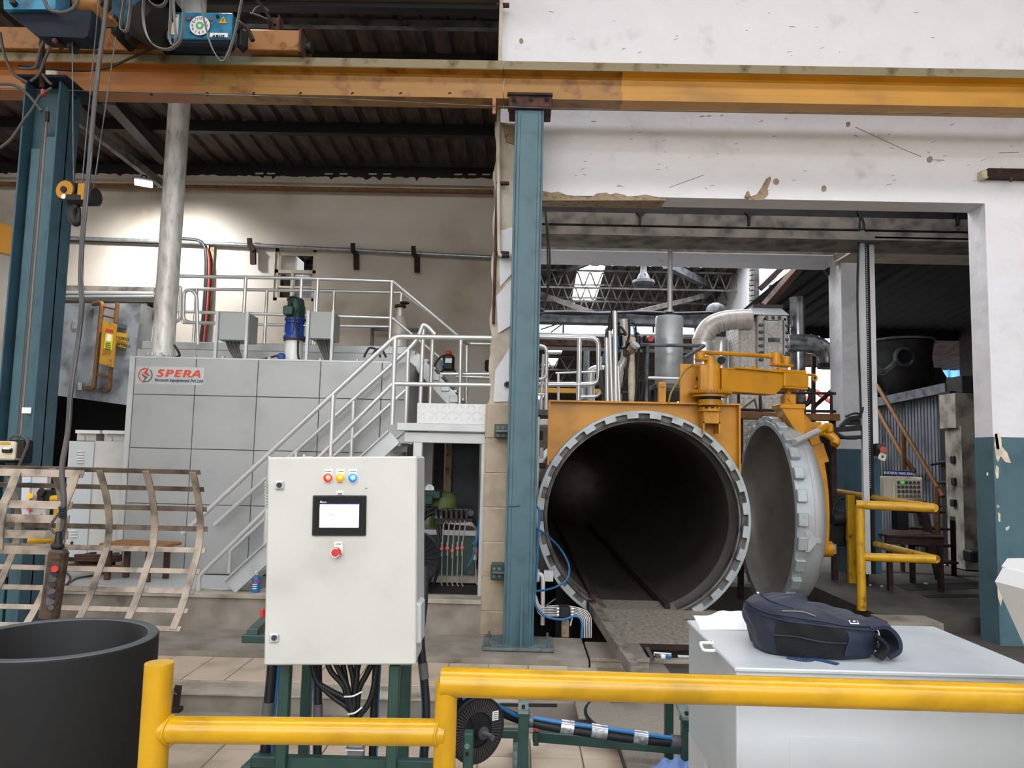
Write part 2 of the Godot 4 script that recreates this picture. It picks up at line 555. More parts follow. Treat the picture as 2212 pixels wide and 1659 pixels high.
	nv.rim = 0.5
	mk("navy_plain", "222a3e", 0.7)
	mk("navy_strap", "23406b", 0.7)
	var ms = mk("mesh_black", "131417", 0.9, 0.0, "", 60.0, "weave", 0.08)
	mk("quilt", "d0cac3", 0.5, 0.1, "mott", 5.5, "quilt", 0.9)
	mk("foil", "d8cfc6", 0.4, 0.25, "mott", 1.5)
	mk("duct_dark", "a5a7aa", 0.22, 0.7, "grime", 1.0)
	mk("silencer", "b4b8bb", 0.36, 0.3, "mott", 1.5)
	mk("corr_grey", "7f8288", 0.45, 0.4, "grime", Vector3(0.6, 0.25, 0.6))
	mk("corr_blue", "2f6e9e", 0.5, 0.0)
	mk("corr_white", "dfe3e6", 0.6)
	mk("brick", "8d4a33", 0.9)
	mk("dark_blue_door", "26343b", 0.5, 0.0, "mott", 1.0)
	glow("lamp_white", "ffffff", 14.0)
	glow("screen", "f2f5ff", 1.6)
	glow("led_red", "ff3020", 1.1)
	glow("led_red_core", "ffb890", 2.0)
	glow("led_amber", "ffb000", 1.0)
	glow("led_amber_core", "ffd060", 1.8)
	glow("led_blue", "2a90ff", 1.1)
	glow("led_blue_core", "a8e4ff", 2.2)
	glow("led_green", "20e050", 1.5)
	var g = mk("glass", Color(0.9, 0.95, 1.0, 0.12), 0.05)
	g.transparency = BaseMaterial3D.TRANSPARENCY_ALPHA
	var pg = mk("poly_clear", Color(0.85, 0.95, 1.0, 0.25), 0.1)
	pg.transparency = BaseMaterial3D.TRANSPARENCY_ALPHA

# ---------------------------------------------------------------- the place
func corr(x0: float, x1: float, pitch: float, h: float, a: Vector3, b: Vector3, thick := 0.012) -> Sh:
	# trapezoid-ribbed sheet: ribs run from a to b (given at x = 0), the profile repeats along x
	var s = Sh.new()
	var x = x0
	var up = (b - a).cross(Vector3.RIGHT).normalized()
	if up.y < 0: up = -up
	var prof = []
	while x < x1:
		for q in [[0.0, 0.0], [0.62, 0.0], [0.72, 1.0], [0.9, 1.0]]:
			prof.append(Vector2(x + q[0] * pitch, q[1] * h))
		x += pitch
	prof.append(Vector2(x, 0))
	for i in prof.size() - 1:
		var p = prof[i]
		var q = prof[i + 1]
		var A = a + Vector3(p.x, 0, 0) + up * p.y
		var B = a + Vector3(q.x, 0, 0) + up * q.y
		var C = b + Vector3(q.x, 0, 0) + up * q.y
		var D = b + Vector3(p.x, 0, 0) + up * p.y
		s.quad(A, B, C, D, -up)
		s.quad(A + up * thick, B + up * thick, C + up * thick, D + up * thick, up)
	return s
func wall_with_holes(x0, x1, y0, y1, d0, d1, holes: Array) -> Sh:
	# a wall across x with rectangular openings [x0, x1, y0, y1], from full-height and partial boxes
	var s = Sh.new()
	var xs = [x0, x1]
	for h in holes: xs.append_array([h[0], h[1]])
	xs.sort()
	for i in xs.size() - 1:
		if xs[i + 1] - xs[i] < 1e-4: continue
		var m = (xs[i] + xs[i + 1]) / 2
		var ys = [[y0, y1]]
		for h in holes:
			if m > h[0] and m < h[1]:
				var nw = []
				for r in ys:
					if h[2] > r[0]: nw.append([r[0], minf(h[2], r[1])])
					if h[3] < r[1]: nw.append([maxf(h[3], r[0]), r[1]])
				ys = nw
		for r in ys:
			if r[1] - r[0] > 1e-4: s.add(wbox(xs[i], xs[i + 1], r[0], r[1], d0, d1))
	return s

func _ready():
	rng.seed = 11
	cb = Basis.from_euler(Vector3(deg_to_rad(5.3), deg_to_rad(0.7), 0), EULER_ORDER_YXZ) * Basis(Vector3.BACK, deg_to_rad(1.32))
	var cam = Camera3D.new()
	cam.name = "camera"
	cam.fov = rad_to_deg(2 * atan(829.5 / F))
	cam.near = 0.05
	cam.far = 300
	add_child(cam)
	cam.transform = Transform3D(cb, EYE)
	cam.current = true
	var we = WorldEnvironment.new()
	we.name = "environment"
	var e = Environment.new()
	var sky = Sky.new()
	var sm = ProceduralSkyMaterial.new()
	sm.sky_top_color = Color(0.95, 0.97, 1.0)
	sm.sky_horizon_color = Color(1.0, 0.985, 0.96)
	sm.ground_bottom_color = Color(0.35, 0.34, 0.33)
	sm.ground_horizon_color = Color(0.6, 0.6, 0.6)
	sm.sky_energy_multiplier = 5.0
	sm.ground_energy_multiplier = 2.0
	sky.sky_material = sm
	e.background_mode = Environment.BG_SKY
	e.sky = sky
	e.tonemap_mode = Environment.TONE_MAPPER_LINEAR
	e.tonemap_exposure = 0.23
	e.sdfgi_enabled = true
	e.ssao_enabled = true
	e.ssil_enabled = true
	we.environment = e
	add_child(we)
	materials()
	hall()
	left_bay()
	rear_hall()
	floors()
	gantry()
	furnace()
	stairs()
	hydraulics()
	vessel()
	door()
	rear_things()
	right_things()
	foreground()
	trolley()
	cabinet()
	hoist()
	guard()

func area(nm: String, at: Vector3, w: float, h: float, dir: Vector3, en: float, col := Color.WHITE):
	var l = AreaLight3D.new()
	l.name = nm
	l.area_size = Vector2(w, h)
	l.light_energy = en
	l.light_color = col
	l.shadow_enabled = true
	l.set("area_range", 60.0)
	l.set("area_attenuation", 2.0)
	add_child(l)
	l.position = at
	l.look_at(at + dir, Vector3.UP if absf(dir.normalized().y) < 0.9 else Vector3.BACK)

func hall():
	# unseen hall round the camera; roof, gate and gable openings placed for its light
	var strips = [[1.0, 2.4], [-6.5, -4.5], [-13.0, -10.0]]
	var s = Sh.new()
	var ed = [-15.0, -13.0, -10.0, -6.5, -4.5, 1.0, 2.4, 6.85]
	for i in range(0, 8, 2): s.add(wbox(-13, 11, 9.0, 9.15, ed[i], ed[i + 1]))
	for r in strips:
		s.add(wbox(-13, -11, 9.0, 9.15, r[0], r[1])); s.add(wbox(9, 11, 9.0, 9.15, r[0], r[1]))
	struct("ceiling_unseen", s, "roof_back")  # out of view; its open strips are placed to light the hall
	struct("wall_west", wbox(-13.25, -13, 0, 9.1, -15, 7.3), "wall_beige")
	struct("wall_west_bay_unseen", wbox(-13.25, -13, 5.6, 9.1, 7.3, 11.25), "wall_beige")  # out of view, open below so that light reaches the left bay
	struct("wall_east", wbox(11, 11.25, 0, 9.1, -15, 11.25), "wall_beige")
	struct("wall_south_unseen", wall_with_holes(-13, 11, -0.3, 9.1, -15.25, -15, [[-2.5, 2.5, -0.2, 3.0], [-9, 7, 5.4, 8.4]]), "wall_beige")  # out of view; gate and high window placed to light the white wall
	# the white wall with the opening, front face 6.85 m away
	var w = Sh.new()
	w.add(wbox(-0.28, 11, 3.94, 9.1, 6.85, 7.12))
	w.add(wbox(-0.28, 0.11, 0.3, 3.94, 6.85, 7.12))
	struct("wall_front", w, "wall_white")
	struct("wall_north_unseen", wbox(-13, -0.28, 5.85, 9.1, 6.85, 7.05), "wall_dark")  # out of view, shuts light out of the left bay from above
	# right pier: white above, teal paint below, both full thickness
	var jl = P(2127, 432, 6.85).x
	var yp = P(2160, 944, 6.85).y
	var pier = struct("wall_pier", wbox(jl, 11, yp, 3.94, 6.85, 7.12), "wall_white")
	var low = struct("wall_pier_dado", wbox(jl - 0.004, 11, 0.0, yp, 6.845, 7.125), "teal_wall")
	# where paint and render have come off
	for q in [
		[[[2150, 935], [2158, 935], [2163, 948], [2164, 965], [2176, 978], [2180, 990], [2184, 1000], [2172, 998], [2162, 985], [2156, 998], [2152, 990], [2148, 960]], "filler"],
		[[[2149, 938], [2154, 936], [2156, 948], [2159, 968], [2157, 972], [2152, 968]], "plaster_bare"],
		[[[2152, 1005], [2158, 1010], [2157, 1032], [2153, 1034], [2150, 1020]], "filler"],
		[[[2154, 1090], [2159, 1092], [2158, 1098], [2154, 1096]], "filler"],
		[[[2156, 1106], [2161, 1110], [2161, 1128], [2157, 1126]], "filler"],
		[[[2172, 1140], [2181, 1136], [2180, 1142], [2174, 1147]], "filler"],
		[[[2154, 1250], [2160, 1262], [2166, 1290], [2162, 1310], [2156, 1290]], "filler"],
		[[[2131, 1022], [2134, 1020], [2135, 1026], [2132, 1028]], "filler"]]:
		part(low, "peeled_patch", ppoly(q[0], 6.842, 0.004), q[1])
	var wf = get_node("wall_front")
	var jag = [[1172, 412]]
	var up = [[1172, 412], [1190, 416], [1206, 414], [1222, 421], [1240, 423], [1262, 425], [1276, 427], [1288, 418], [1310, 416], [1318, 420], [1330, 417], [1346, 420], [1356, 424], [1376, 423], [1394, 420], [1412, 424], [1436, 428], [1440, 433], [1172, 433]]
	part(wf, "bare_concrete_patch", ppoly(up, 6.842, 0.008), "plaster_bare", "broken render along the lintel edge")
	part(wf, "bare_concrete_patch", ppoly([[1608, 426], [1613, 414], [1617, 412], [1622, 424], [1634, 420], [1645, 405], [1655, 386], [1664, 381], [1666, 388], [1658, 408], [1660, 420], [1648, 432], [1620, 433]], 6.842, 0.008), "plaster_bare")
	for q in [[1832, 268, 4], [1677, 392, 5], [2009, 344, 5], [1780, 407, 5], [1126, 88, 4], [1355, 229, 4]]:
		var b = Sh.new()
		var o = []
		for k in 8: o.append([q[0] + q[2] * (1.0 + 0.4 * rng.randf()) * cos(k * TAU / 8), q[1] + q[2] * 1.4 * sin(k * TAU / 8)])
		part(wf, "chip", ppoly(o, 6.843, 0.006), "plaster_bare")
	var mk2 = Sh.new()
	for k in 70:
		var x = rng.randf_range(1185, 2200)
		var y = rng.randf_range(4, 120) if k % 4 == 0 else rng.randf_range(240, 415)
		var l = rng.randf_range(2, 11)
		var an = rng.randf_range(-0.5, 0.3)
		mk2.bar(P(x, y, 6.846), P(x + l * cos(an), y + l * sin(an), 6.846), 0.003, 0.004, Vector3.BACK)
	for q in [[1848, 274, 1950, 322], [1950, 322, 1990, 338], [2012, 345, 2040, 346], [2158, 330, 2200, 329], [1445, 405, 1520, 378]]:
		mk2.bar(P(q[0], q[1], 6.846), P(q[2], q[3], 6.846), 0.004, 0.004, Vector3.BACK)
	part(wf, "plaster_scratches", mk2, "plaster_grey", "", "stuff")
	# soffit of the lintel, bare at its left end
	part(wf, "bare_soffit", wbox(0.12, P(1432, 440, 7.0).x, 3.925, 3.945, 6.87, 7.13), "plaster_bare")
	# rusty bracket on the pier
	var br = thing("bracket", "rusty angle iron bracket fixed to the white wall beside the opening's top corner", "bracket", P(2160, 372, 6.8))
	part(br, "angle", pb(2136, 364, 2260, 381, 6.74, 0.11), "rust_dark")
	part(br, "clamp", pb(2123, 366, 2137, 384, 6.76, 0.09, 0.01), "filler")
	part(br, "bolt", cy(P(2184, 384, 6.74), P(2184, 392, 6.74), 0.014), "rust")
	# tiled pillar under the white one
	var pl = struct("wall_pillar", wbox(-0.3, 0.0, 0.0, P(1080, 872, 6.7).y, 6.72, 7.12), "filler")
	var yt = [872, 947, 1023, 1097, 1172, 1247, 1322, 1374]
	for i in 7:
		var y1 = P(1075, yt[i], 6.7).y - 0.007
		var y0 = P(1075, yt[i + 1], 6.7).y + 0.007
		part(pl, "wall_tile", wbox(-0.297, -0.075, y0, y1, 6.705, 6.73, 0.003), "wall_tile")
		part(pl, "wall_tile", wbox(-0.066, 0.0, y0, y1, 6.705, 6.73, 0.003), "wall_tile")
		part(pl, "wall_tile", wbox(-0.308, -0.295, y0, y1, 6.71, 7.1, 0.003), "wall_tile")
	# old plaster face of the pillar above the tiles, uneven
	var lp = Sh.new()
	lp.grid(8, 40, func(u, v): return Vector3(-0.285 + 0.285 * u + (0.012 * sin(v * 37.0) if u == 0 else 0.0), P(1080, 872, 6.8).y * (1 - v) + 4.6 * v, -6.8 - 0.012 * sin(u * 5 + v * 23) - 0.008 * sin(v * 61 + u * 9)), Vector3.BACK, 0.04)
	part(wf, "old_plaster", lp, "wall_old")
	for q in [[[1070, 800], [1108, 740], [1112, 800], [1108, 866], [1066, 868]], [[1072, 640], [1108, 600], [1108, 700], [1076, 720]], [[1076, 500], [1108, 490], [1106, 590], [1080, 620]]]:
		part(wf, "whitewash_patch", ppoly(q, 6.775, 0.006), "wall_white")
	part(wf, "mortar", ppoly([[1086, 268], [1112, 275], [1110, 312], [1092, 306]], 6.77, 0.01), "plaster_bare")

func left_bay():
	# lean-to roof: ribbed sheet falling to the back wall, on purlins
	var a = Vector3(0, 6.0, -6.2)
	var b = Vector3(0, 5.78, -11.3)
	struct("ceiling_sheet", corr(-8.3, -0.3, 0.27, 0.045, a, b), "roof_sheet")  # stops short beyond the left edge of view, open there to light the bay
	struct("trim_cover", wbox(-8.2, -0.2, 6.06, 6.16, 6.1, 11.4), "steel_dark")
	var k = 0
	for q in [[8.0, 0.16, 0.1, "steel_dark"], [9.65, 0.14, 0.1, "steel_black"], [6.95, 0.16, 0.12, "steel_black"]]:
		var y = 6.0 - (q[0] - 6.2) * 0.043 - 0.012
		struct("trim_purlin", wbox(-13, -0.3, y - q[1], y, q[0], q[0] + q[2]), q[3])
	# grey square tube under the sheet, seen along the top
	var t = Sh.new()
	t.bar(P(440, 47, 7.4), P(1078, 57, 7.4), 0.075, 0.075)
	solo("roof_tie", "grey painted square tube running under the dark roof above the orange crane rail", "beam", t, "steel_grey")
	# back wall
	var d = 11.0
	var h1 = [P(95, 650, d).x, P(332, 650, d).x, 0.3, P(200, 650, d).y]
	var h2 = [P(592, 600, d).x, P(681, 600, d).x, P(635, 650, d).y, P(635, 536, d).y]
	struct("wall_back", wall_with_holes(-13, -0.28, 0.0, 5.72, d, d + 0.25, [h1, h2]), "wall_beige")
	struct("wall_back_upper", wbox(-13, -0.28, P(700, 400, d).y, 5.69, d - 0.09, d), "wall_beige")
	struct("wall_partition", wbox(-0.28, -0.02, 0.3, 5.9, 7.12, 11.25), "wall_beige")
	# jagged dark strip along the roof edge
	var jg = [[-40, 352], [1066, 362]]
	var jx = 1066
	while jx > -40:
		jg.append([jx, 378 + (jx - 560) * 0.012 + (rng.randf_range(4, 9) if rng.randf() < 0.07 else rng.randf_range(-1, 2.5))])
		jx -= rng.randi_range(4, 9)
	part(get_node("wall_back_upper"), "jagged_dark_edge", ppoly(jg, d - 0.11, 0.03), "steel_black")
	for kk in 9:
		var q = [560, 585, 710, 742, 805, 836, 990, 1020, 1050][kk]
		part(get_node("wall_back_upper"), "painted_daylight_gap", ppoly([[q - 9, 371 + q * 0.004], [q + 9, 371 + q * 0.004], [q + 8, 374 + q * 0.004], [q - 8, 374 + q * 0.004]], d - 0.125, 0.01), "wall_old")  # pale patches painted as daylight gaps under the roof edge
	# steel angle along the wall
	var g = Sh.new()
	g.bar(P(-30, 397, d - 0.15), P(1066, 415, d - 0.15), 0.07, 0.05)
	solo("wall_angle", "long brown steel angle running along the back wall below the roof", "beam", g, "rung_brown")
	# conduit and brackets
	var c = thing("conduit", "thin galvanised conduit running across the back wall past the steel brackets", "conduit", P(600, 540, d - 0.1))
	part(c, "pipe", tb(pts([[112, 513, d - 0.08], [345, 521, d - 0.08], [600, 532, d - 0.08], [1066, 556, d - 0.08]]), 0.028), "galv")
	part(c, "lower_pipe", tb(pts([[112, 519, d - 0.04], [345, 527, d - 0.04]]), 0.02), "rubber_grey")
	var n = 0
	for q in [[545, 544, "left of the broken window"], [768, 555, "halfway along the back wall"], [899, 561, "nearest the white pillar"]]:
		var s = Sh.new()
		s.bar(P(q[0] - 6, q[1] - 29, d - 0.1), P(q[0] - 5, q[1] - 10, d - 0.1), 0.06, 0.05, Vector3.BACK)
		s.bar(P(q[0] - 6, q[1] - 14, d - 0.12), P(q[0] + 4, q[1] - 2, d - 0.12), 0.07, 0.05, Vector3.BACK)
		s.bar(P(q[0] + 2, q[1] - 4, d - 0.1), P(q[0] + 2, q[1] + 27, d - 0.1), 0.075, 0.06, Vector3.BACK)
		solo("bracket", "dark rusty cranked steel bracket on the back wall, " + q[2], "bracket", s, "rust_dark", "cranked brackets on the back wall")
	# horizontal ledge and pipes over the opening
	var ld = struct("trim_ledge", pb(113, 618, 332, 634, d - 0.14, 0.2), "conc_sooty")
	var pw = thing("wall_pipe", "pair of silver pipes under the concrete ledge over the furnace opening", "pipe", P(220, 636, d - 0.2))
	part(pw, "pipe", tb(pts([[105, 632, d - 0.2], [332, 634, d - 0.2]]), 0.028), "stainless")
	part(pw, "pipe", tb(pts([[105, 641, d - 0.2], [332, 640, d - 0.2]]), 0.02), "stainless_dull")
	# vertical cable duct with drooping cables
	var cd = thing("cable_tray", "narrow galvanised cable tray with black and red cables going up the bright wall", "cable tray", P(440, 700, d - 0.1))
	part(cd, "tray", pb(437, 528, 444, 745, d - 0.08, 0.07), "galv")
	for q in [[447, 0.03, "rubber"], [451, 0.02, "red_dull"], [444, 0.02, "rubber"]]:
		part(cd, "cable", tb(curve([[395, 516, d - 0.08], [436, 524, d - 0.09], [q[0], 560, d - 0.1], [q[0] - 2, 640, d - 0.1], [q[0] - 6, 690, d - 0.1], [q[0] - 12, 745, d - 0.1]]), q[1]), q[2])
	part(cd, "shield", pb(448, 528, 458, 690, d - 0.05, 0.04), "plaster_bare")
	# floodlight on a roof strut
	var st = Sh.new()
	st.bar(P(150, 245, 9.0), P(352, 400, 10.4), 0.08, 0.1)
	solo("roof_strut", "grey diagonal steel strut under the dark roof carrying the bright lamp", "strut", st, "truss_grey")
	for q in [[[165, 215, 8.0], [205, 270, 8.6], 0.1], [[235, 212, 8.0], [355, 345, 10.6], 0.14]]:
		var sb = Sh.new()
		sb.bar(P(q[0][0], q[0][1], q[0][2]), P(q[1][0], q[1][1], q[1][2]), q[2], q[2])
		solo("roof_brace", "black roof brace crossing the ribbed sheet, " + ("short one beside the crane column" if q[2] < 0.12 else "long one beside the silver exhaust pipe"), "brace", sb, "steel_black")
	var lp = thing("flood_lamp", "bright white LED floodlight hanging from the strut by the exhaust pipe", "lamp", P(310, 394, 10.0))
	var hs = Sh.new()
	var lb = Basis.from_euler(Vector3(-0.9, 0.3, -0.15))
	hs.box(P(310, 391, 10.03), Vector3(0.26, 0.03, 0.1), lb, 0.01)
	part(lp, "housing", hs, "steel_grey")
	var gl = Sh.new()
	gl.box(P(310, 396, 9.98), Vector3(0.23, 0.03, 0.085), lb, 0.006)
	part(lp, "lamp_face", gl, "lamp_white")
	part(lp, "stirrup", tb(pts([[304, 386, 10.03], [308, 378, 10.05], [316, 380, 10.05], [318, 390, 10.03]]), 0.012), "steel_black")
	var sp = SpotLight3D.new()
	sp.name = "flood_lamp_beam"
	sp.light_energy = 42.0
	sp.spot_angle = 72
	sp.spot_angle_attenuation = 0.9
	sp.spot_range = 40
	sp.spot_attenuation = 2
	sp.light_size = 0.1
	sp.shadow_enabled = true
	add_child(sp)
	sp.position = P(311, 402, 9.9)
	sp.look_at(P(360, 700, 10.95))
	# high-bay lamp out of view, placed to light the platform and stairs
	var hl2 = thing("bay_lamp", "unseen high-bay lamp under the lean-to roof, placed to light the platform and stairs", "lamp", Vector3(-2.6, 5.7, -6.38))
	part(hl2, "rod", cy(Vector3(-2.6, 5.8, -6.38), Vector3(-2.6, 6.0, -6.38), 0.02), "steel_grey")
	var rfl = Sh.new()
	rfl.lathe([Vector2(0.06, 0.14), Vector2(0.1, 0.1), Vector2(0.2, 0.0), Vector2(0.19, 0.0), Vector2(0.09, 0.09), Vector2(0.0, 0.1)], Transform3D(Basis(), Vector3(-2.6, 5.7, -6.38)), 28)
	part(hl2, "reflector", rfl, "steel_grey")
	part(hl2, "lamp_face", cy(Vector3(-2.6, 5.71, -6.38), Vector3(-2.6, 5.715, -6.38), 0.17, 24), "lamp_white")
	var sp3 = SpotLight3D.new()
	sp3.name = "unseen_bay_lamp_beam"
	sp3.light_energy = 26.0
	sp3.spot_angle = 58
	sp3.spot_angle_attenuation = 1.0
	sp3.spot_range = 40
	sp3.spot_attenuation = 2
	sp3.light_size = 0.17
	sp3.shadow_enabled = true
	add_child(sp3)
	sp3.position = Vector3(-2.6, 5.68, -6.38)
	sp3.look_at(Vector3(-2.8, 0.3, -6.9), Vector3.BACK)
	# window with broken panes
	var wn = struct("window_1", frame_sh(h2[0], h2[1], h2[2], h2[3], d + 0.02, 0.12, 0.05), "wall_old")
	part(wn, "mullion", pb(586, 583, 684, 590, d + 0.02, 0.1), "wall_old")
	part(wn, "mullion", pb(627, 588, 633, 650, d + 0.02, 0.08), "wall_old")
	part(wn, "glazing_bar", pb(592, 618, 680, 622, d + 0.03, 0.06), "wall_old")
	part(wn, "stile", pb(597, 536, 600, 585, d + 0.02, 0.06), "rust_dark")
	part(wn, "pane", pb(634, 592, 680, 648, d + 0.06, 0.006), "glass")
	part(wn, "board", pb(597, 536, 678, 552, d + 0.04, 0.02), "wall_beige")
	var ac = pb(604, 551, 641, 586, d + 0.25, 0.4, 0.02)
	solo("vent_box", "white metal box standing in the upper light of the broken window", "box", ac, "white_gloss")
	var x = Sh.new()
	for q in [[[650, 584], [676, 556]], [[650, 558], [676, 582]], [[643, 570], [678, 566]]]: x.bar(P(q[0][0], q[0][1], 13.97), P(q[1][0], q[1][1], 13.97), 0.06, 0.06)
	solo("roof_truss", "dark lattice truss piece seen through the upper light of the broken window", "truss", x, "steel_black")
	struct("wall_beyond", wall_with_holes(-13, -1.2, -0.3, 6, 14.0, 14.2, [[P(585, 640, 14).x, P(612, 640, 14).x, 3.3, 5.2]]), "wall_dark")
	# mottled furnace hood standing in the opening, ladder and boards on it
	var hd = thing("furnace_hood", "mottled grey sheet metal furnace hood raised in the opening of the back wall", "hood", P(200, 860, 10.6))
	part(hd, "hood_panel", ppoly([[60, 655], [305, 655], [281, 876], [60, 846]], 10.6, 0.5), "galv_mottled")
	for q in [[126, 697, 9, 18], [157, 690, 10, 20], [168, 826, 9, 16], [104, 822, 14, 12]]:
		part(hd, "patch_plate", pb(q[0], q[1], q[0] + q[2], q[1] + q[3], 10.58, 0.03), "label_amber" if q[0] < 150 and q[1] < 700 else "galv")
	var la = thing("wall_ladder", "brown steel ladder fixed to the grey furnace hood behind the yellow warning board", "ladder", P(225, 740, 10.4))
	part(la, "stile", tb(rounded([[186, 839, 10.55], [203, 839, 10.4], [221, 654, 10.4], [202, 657, 10.55]], 0.05), 0.032), "rung_brown")
	part(la, "stile", tb(rounded([[222, 843, 10.55], [236, 843, 10.4], [254, 654, 10.4]], 0.05), 0.028), "rung_brown")
	for y in [664, 683, 720, 760, 811]: part(la, "rung", tb(pts([[221 - (y - 654) * 0.097, y - 3, 10.4], [253 - (y - 654) * 0.097, y + 4, 10.4]]), 0.018), "rung_brown")
	var bd = thing("warning_board", "tall yellow board with a red and yellow danger sticker hung on the brown ladder", "sign", P(232, 790, 10.3))
	part(bd, "board", ppoly([[222, 692], [252, 700], [245, 794], [214, 785]], 10.32, 0.02), "yellow_board")
	var stk = part(bd, "sticker", ppoly([[229, 709], [245, 713], [241, 757], [225, 752]], 10.31, 0.006), "label_yellow")
	part(bd, "sticker_head", ppoly([[229, 709], [245, 713], [244, 721], [228, 717]], 10.305, 0.006), "red")
	part(bd, "sticker_picture", ppoly([[232, 721], [240, 723], [239, 738], [230, 736]], 10.304, 0.006), "label_white")
	for y in [740, 744, 748, 752]: part(bd, "printed_line", ppoly([[228, y], [239, y + 2], [239, y + 3.4], [228, y + 1.4]], 10.304, 0.005), "ink")
	var hs2 = thing("hot_sign", "amber plate reading HOT SURFACE DO NOT TOUCH on the grey hood", "sign", P(260, 750, 10.5))
	part(hs2, "plate", ppoly([[249, 717], [275, 721], [272, 753], [247, 747]], 10.56, 0.02), "label_amber")
	text(hs2, "lettering", "HOT SURFACE", 0.045, Transform3D(Basis(Vector3.BACK, -0.12), P(261, 731, 10.54)), "ink", true, 0.0, 0.004, 0.62)
	text(hs2, "lettering", "DO NOT TOUCH", 0.045, Transform3D(Basis(Vector3.BACK, -0.12), P(260, 746, 10.54)), "ink", true, 0.0, 0.004, 0.6)
	solo("nameplate", "small blue and white nameplate on the grey hood above the amber plate", "sign", ppoly([[253, 697], [273, 702], [272, 711], [252, 706]], 10.57, 0.02), "logo_grey")
	# what stands inside the opening, in the dark
	var fn = thing("wall_fan", "small round grey fan in the dark furnace opening beside the crane column", "fan", P(103, 878, 11.1))
	var rg = Sh.new()
	rg.lathe([Vector2(0.085, -0.02), Vector2(0.085, 0.02), Vector2(0.072, 0.02), Vector2(0.072, -0.02), Vector2(0.085, -0.02)], Transform3D(Basis(Vector3.RIGHT, PI / 2), P(103, 878, 11.0)), 20)
	part(fn, "ring", rg, "steel_grey")
	for i in 4:
		var f = Sh.new()
		f.box(P(103, 878, 11.02) + Basis(Vector3.BACK, i * PI / 2) * Vector3(0.04, 0, 0), Vector3(0.06, 0.035, 0.008), Basis(Vector3.BACK, i * PI / 2) * Basis(Vector3.RIGHT, 0.5))
		part(fn, "blade", f, "steel_grey")
	struct("wall_black_backing", wbox(-8.5, -4.2, 0.0, 4.0, 12.6, 12.8), "black_void")  # painted black for the dark inside the opening
	# grey strip standing in for bright daylight beside the opening
	struct("trim_grey_strip", pb(305, 655, 314, 770, d - 0.05, 0.2), "steel_grey")
	solo("yellow_girder", "end of a yellow girder with holes showing left of the crane column", "girder", ppoly([[-60, 462], [32, 492], [32, 552], [-60, 530]], 8.6, 0.25), "beam_new")

func frame_sh(x0, x1, y0, y1, d, depth, w) -> Sh:
	var s = wbox(x0, x0 + w, y0, y1, d, d + depth)
	s.add(wbox(x1 - w, x1, y0, y1, d, d + depth))
	s.add(wbox(x0, x1, y0, y0 + w, d, d + depth))
	s.add(wbox(x0, x1, y1 - w, y1, d, d + depth))
	return s

func lattice(a: Vector3, b: Vector3, h: float, n: int, r: float) -> Array:
	# a lattice purlin from a to b hanging h deep: [chords, web]
	var ch = Sh.new()
	ch.bar(a, b, r * 2.2, r * 2.2)
	ch.bar(a - Vector3(0, h, 0), b - Vector3(0, h, 0), r * 2.2, r * 2.2)
	var w = Sh.new()
	var p = []
	for i in n + 1:
		var t = float(i) / n
		p.append(a.lerp(b, t) - Vector3(0, h if i % 2 else 0.0, 0))
	w.tube(rounded(p, 0.09, 3), r, 6)
	return [ch, w]

